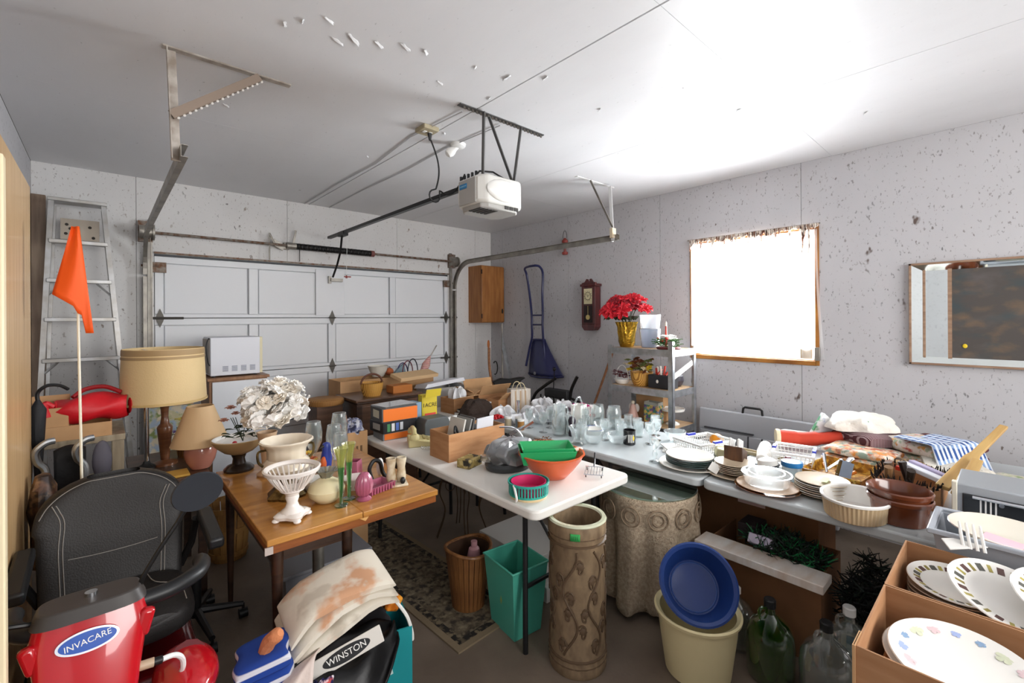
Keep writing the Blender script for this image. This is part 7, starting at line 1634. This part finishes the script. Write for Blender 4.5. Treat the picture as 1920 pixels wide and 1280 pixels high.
# tiller
tlr = MB(); tw = [( .115, .94-.0), (.125, .88), (.105, .76), (.085, .62), (.075, .48), (.06, .30)]
def tl_(u, v):
    i = v*(len(tw)-1); k = min(len(tw)-2, int(i)); f = i-k; wv = tw[k][0]*(1-f)+tw[k+1][0]*f; z = tw[k][1]*(1-f)+tw[k+1][1]*f
    a = 2*PI*u; c, s_ = math.cos(a), math.sin(a); y = 1.74-.16*(.9-z)/.5
    return (wv*(abs(c)**.5)*(1 if c > 0 else -1), y+.055*(abs(s_)**.6)*(1 if s_ > 0 else -1), z-.075+.0)
mb = MB().grid(tl_, 36, 24); mb.add([tl_(i/36, 0) for i in range(36)], [tuple(range(36))]); mb.build('tiller_shroud', m_red, sc)
def tc_(u, v):
    a = 2*PI*u; c, s_ = math.cos(a), math.sin(a); g = 1.02-.12*v
    return (.118*g*(abs(c)**.5)*(1 if c > 0 else -1), 1.738+.060*g*(abs(s_)**.6)*(1 if s_ > 0 else -1), .860+.035*v)
mb = MB().grid(tc_, 36, 4); mb.add([tc_(i/36, 1) for i in range(36)], [tuple(range(36))]); mb.build('control_cap', mat('cap_grey', '#3c3836', .45), sc, bevel=.004)
MB().cyl((.0, 1.74, .893), (0, 1.74, .905), .014, seg=14).build('dial', m_chrome, sc)
for sg in (-1, 1):
    MB().tube(smooth_pts([(sg*.10, 1.74, .835), (sg*.18, 1.75, .835), (sg*.25, 1.79, .84), (sg*.275, 1.85, .84), (sg*.275, 1.90, .83)] if sg > 0 else [(-.08, 1.74, .835), (-.12, 1.75, .835), (-.155, 1.79, .84), (-.165, 1.85, .84), (-.165, 1.90, .83)]), .024, 12).build('handlebar', m_black, sc)
    MB().bc((sg*.115, 1.70, .79), (.035, .03, .075), (0, sg*.25, 0)).build('throttle_lever', m_red, sc, bevel=.010)
MB().sph((-.105, 1.69, .655), .022, .02, .03, 12, 8).build('red_knob', m_red, sc)
mir = MB().lathe([(.0, -.032), (.03, -.028), (.058, -.012), (.068, .006), (.066, .012), (0, .010)], 28, sx=1.05, sy=.92); mir.build('mirror', mat('mirror_shell', '#2a2d33', .4), sc, (.185, 1.72, 1.085), (math.radians(100), 0, math.radians(10)))
MB().tube(smooth_pts([(.10, 1.74, .86), (.115, 1.73, .91), (.16, 1.725, .99), (.195, 1.73, 1.04)]), .0065, 8).build('mirror_stalk', m_blackmetal, sc)
MB().tube(smooth_pts([(-.10, 1.74, .86), (-.14, 1.73, .875), (-.18, 1.73, .885), (-.225, 1.73, .90)]), .0065, 8).build('mirror_stalk', m_blackmetal, sc)
# charging lead
MB().cyl((.085, 1.70, .665), (.135, 1.70, .66), .013, seg=12).build('lead_plug', mat('plug_tan', '#b9a58a', .4), sc)
MB().cyl((.135, 1.70, .66), (.155, 1.70, .658), .011, seg=12).build('lead_boot', m_black, sc)
MB().tube(smooth_pts([(.155, 1.70, .658), (.185, 1.71, .65), (.205, 1.73, .62), (.21, 1.75, .58), (.205, 1.77, .55)]), .0075, 8).build('lead', m_white, sc)
# oval badge
def tface(x, z): return 1.74-.16*(.9-(z+.075))/.5-.055
bdz = .805
bdg = MB().lathe([(0, 0), (1, 0), (1, .003), (0, .003)], 40, sx=.064, sy=.028).build('badge_rim', mat('badge_silver', '#c9ccd4', .3, .6), sc, (-.005, tface(0, bdz)-.006, bdz), (PI/2-.31, 0, 0))
MB().lathe([(0, .003), (1, .003), (1, .0045), (0, .0045)], 40, sx=.058, sy=.023).build('badge_field', mat('badge_blue', '#1d4fa8', .3), bdg)
text('badge_text', 'INVACARE', .021, m_paper, bdg, (0, 0, .005), (0, 0, .12), .0005, .95)

for o in sc.children:      # the whole steering column sits a little left of the seat's centre line
    if o.name.split('.')[0] in ('tiller_shroud', 'control_cap', 'dial', 'handlebar', 'throttle_lever', 'red_knob', 'lead_plug', 'lead_boot', 'lead', 'badge_rim', 'mirror_stalk'):
        o.location = o.location + Vector((-.06, 0, -.045))
MB().tube(smooth_pts([(.135, 1.73, .995), (.155, 1.727, 1.03), (.18, 1.725, 1.065)]), .0065, 8).build('mirror_stalk', m_blackmetal, sc)
MB().cyl((-.06, 1.70, .25), (-.06, 1.735, .6), .03, seg=12).build('steering_column', m_blackmetal, sc)

# ------------------------------------------------------------------ teal diaper carton with the pile of clothes
tx = thing('teal_carton', 'teal printed diaper carton on the floor in front', 'box', (.705, 1.83, 0), rz=-15)
m_tealc = mat('teal_card', '#128a90', .55)
MB().tub(-.27, .27, -.09, .12, 0, .35, .006).build('carton', m_tealc, tx, smooth=False)
B(.12, .22, -.0925, -.0905, .07, .11).build('barcode_patch', m_paper, tx)
for k in range(9): B(.128+.0095*k, .132+.0095*k, -.0932, -.0926, .075, .105).build('bar', m_black, tx)
MB().lathe([(0, 0), (1, 0), (1, .001), (0, .001)], 32, sx=.12, sy=.05).build('baby_print', mat('print_pale', '#9fc9c4', .6), tx, (.02, -.0925, .17), (PI/2, 0, 0))
MB().lathe([(0, 0), (1, 0), (1, .001), (0, .001)], 24, sx=.045, sy=.045).build('print_circle', mat('print_white', '#c3dcd8', .6), tx, (.04, -.0932, .22), (PI/2, 0, 0))
MB().bc((.14, -.0925, .185), (.10, .002, .022), (0, -.2, 0)).build('print_stripe', MATS['print_white'], tx)
B(.10, .16, -.0925, -.0905, .26, .32).build('print_panel', MATS['print_pale'], tx)
B(-.10, .02, -.0935, -.0905, .04, .16).build('shipping_label', m_paper, tx)
B(.2695, .2715, -.06, .10, .05, .30).build('side_print', mat('side_red', '#7a3a3a', .6), tx)
cv = thing('canvas_cloth', 'thick white folded canvas with orange stains on the clothes pile', 'cloth', (.685, 1.82, .43), rot=(math.radians(6), math.radians(-14), math.radians(-6)))
m_canvas = spots('canvas', '#ded6c6', ['#cf9f7c', '#e6dfd0', '#c9bfae'], 5, .9, .56)
def cvf(k, sx, sy, th, off):
    def fn(u, v):
        a = 2*PI*u; c, s_ = math.cos(a), math.sin(a); Y = (v-.5)*sy
        X = (abs(c)**.4)*(1 if c > 0 else -1)*sx/2; Z = (abs(s_)**.7)*(1 if s_ > 0 else -1)*th/2; e = min(1, min(v, 1-v)*7)**.5
        drop = -.10*max(0, -X/(sx/2)-.45)**1.5-.11*max(0, X/(sx/2)-.55)**1.6
        return (X, Y+.012*math.sin(X*16+k), off+Z*(.5+.5*e)+drop+.010*math.sin(X*13+Y*9+k*2)+.02*math.cos(X*5))
    mb = MB().grid(fn, 36, 18)
    for v in (0, 1): mb.add([fn(i/36, v) for i in range(36)], [tuple(range(36))])
    return mb
for k in range(3): cvf(k, .44-.02*k, .25, .042, .02+.042*k).build('fold', m_canvas, cv, (.012*k, .01*k, 0))
MB().tube(smooth_pts([(.21, -.10, .0), (.235, -.12, -.08), (.24, -.125, -.16), (.235, -.125, -.20)]), .007, 6).build('drawstring', m_paper, cv)
tag(MB().tube(smooth_pts([(-.01, -.10, .10), (-.035, -.06, .06), (-.04, -.02, 0), (-.03, .03, -.06)]), [.012, .018]+[.024]*15+[.018, .012], 10).build('orange_towel', mat('peach_towel', '#cc8257', .9, bump=.5, bs=60), None, (.455, 1.785, .45)), 'rolled peach towel at the left end of the clothes pile', 'towel')
def drape(name, label, cat, m, fn, nu=22, nv=22, th=.006):
    t = thing(name, label, cat, (0, 0, 0)); MB().grid(fn, nu, nv).build('fabric', m, t, solid=th); return t
m_bluesh = wave('royal_blue_print', '#1a3f93', '#d7d9e2', 5, 'Z', .85, .80, .90, None)
folded('royal_shirt', 'folded royal blue shirt with white print under the canvas', (.425, 1.77, .355), .17, .17, 2, .055, m_bluesh, -15, cat='shirt', grp='clothes pile', tilt=(0, -10))
def slv(u, v):
    # sleeve hanging over the left corner of the carton
    return (.56-.26*v+.09*(u-.5), 1.665+.17*(u-.5)*(1-.3*v)+.012*math.sin(v*9+u*5)-.035*v, .385-.02*v-.15*v*v+.035*math.sin(u*PI)+.01*(1-v))
drape('white_sleeve', 'pale pink-white shirt sleeve hanging off the carton corner', 'shirt', mat('pale_shirt', '#d9c9c0', .9, bump=.3, bs=25), slv)
def jk(u, v):
    a = PI*(.05+.95*u); fall = v
    return (.46+.42*u+.0, 1.735-.15*math.sin(PI*u)**.6*v**.7-.055*v, .375+.035*math.sin(PI*u)*(1-v)-.125*v**1.5*math.sin(PI*(.12+.8*u))+.008*math.sin(u*17+v*6)+.012*math.sin(v*11+u*3))
drape('black_jacket', 'shiny black vinyl jacket draped over the teal carton', 'jacket', mat('shiny_black', '#0b0b0d', .38, bump=.3, bs=16, spec=.4), jk, 36, 24, .008)
bd = thing('printed_band', 'white fabric band with black oval printing across the jacket', 'cloth', (.60, 1.655, .385), rot=(math.radians(68), math.radians(-16), math.radians(-16)))
B(-.17, .19, -.03, .03, 0, .008).build('band', mat('band_white', '#d6d2ca', .8), bd, bevel=.003)
MB().lathe([(0, .008), (1, .008), (1, .0092), (0, .0092)], 32, sx=.085, sy=.024).build('oval', m_black, bd, (.06, 0, 0))
text('band_text', 'WINSTON', .03, m_paper, bd, (.06, 0, .0095), (0, 0, 0), .0004)
tag(crumple(0, 0, 0, .06, .05, .07, 55, 12, .6).build('patterned_scarf', spots('navy_red', '#1c1f6b', ['#c9524a', '#e4e0e6', '#12144a'], 22, .8, .5), None, (.535, 1.60, .30), (0, 0, .4)), 'navy and red printed scarf tucked under the jacket edge', 'scarf')
tag(MB().bc((.895, 1.79, .43), (.07, .10, .06), (.2, .5, .3)).build('snack_pack', spots('orange_pack', '#d8731c', ['#2a1a12', '#f0a23a'], 16, .4, .52), bevel=.01), 'orange and black foil packet at the right of the clothes pile', 'packet')
folded('filler_clothes', 'dark clothes filling the teal carton', (.70, 1.85, .22), .42, .16, 2, .075, mat('dark_clothes', '#2c2a2e', .9), -15, cat='clothes', grp='clothes pile')
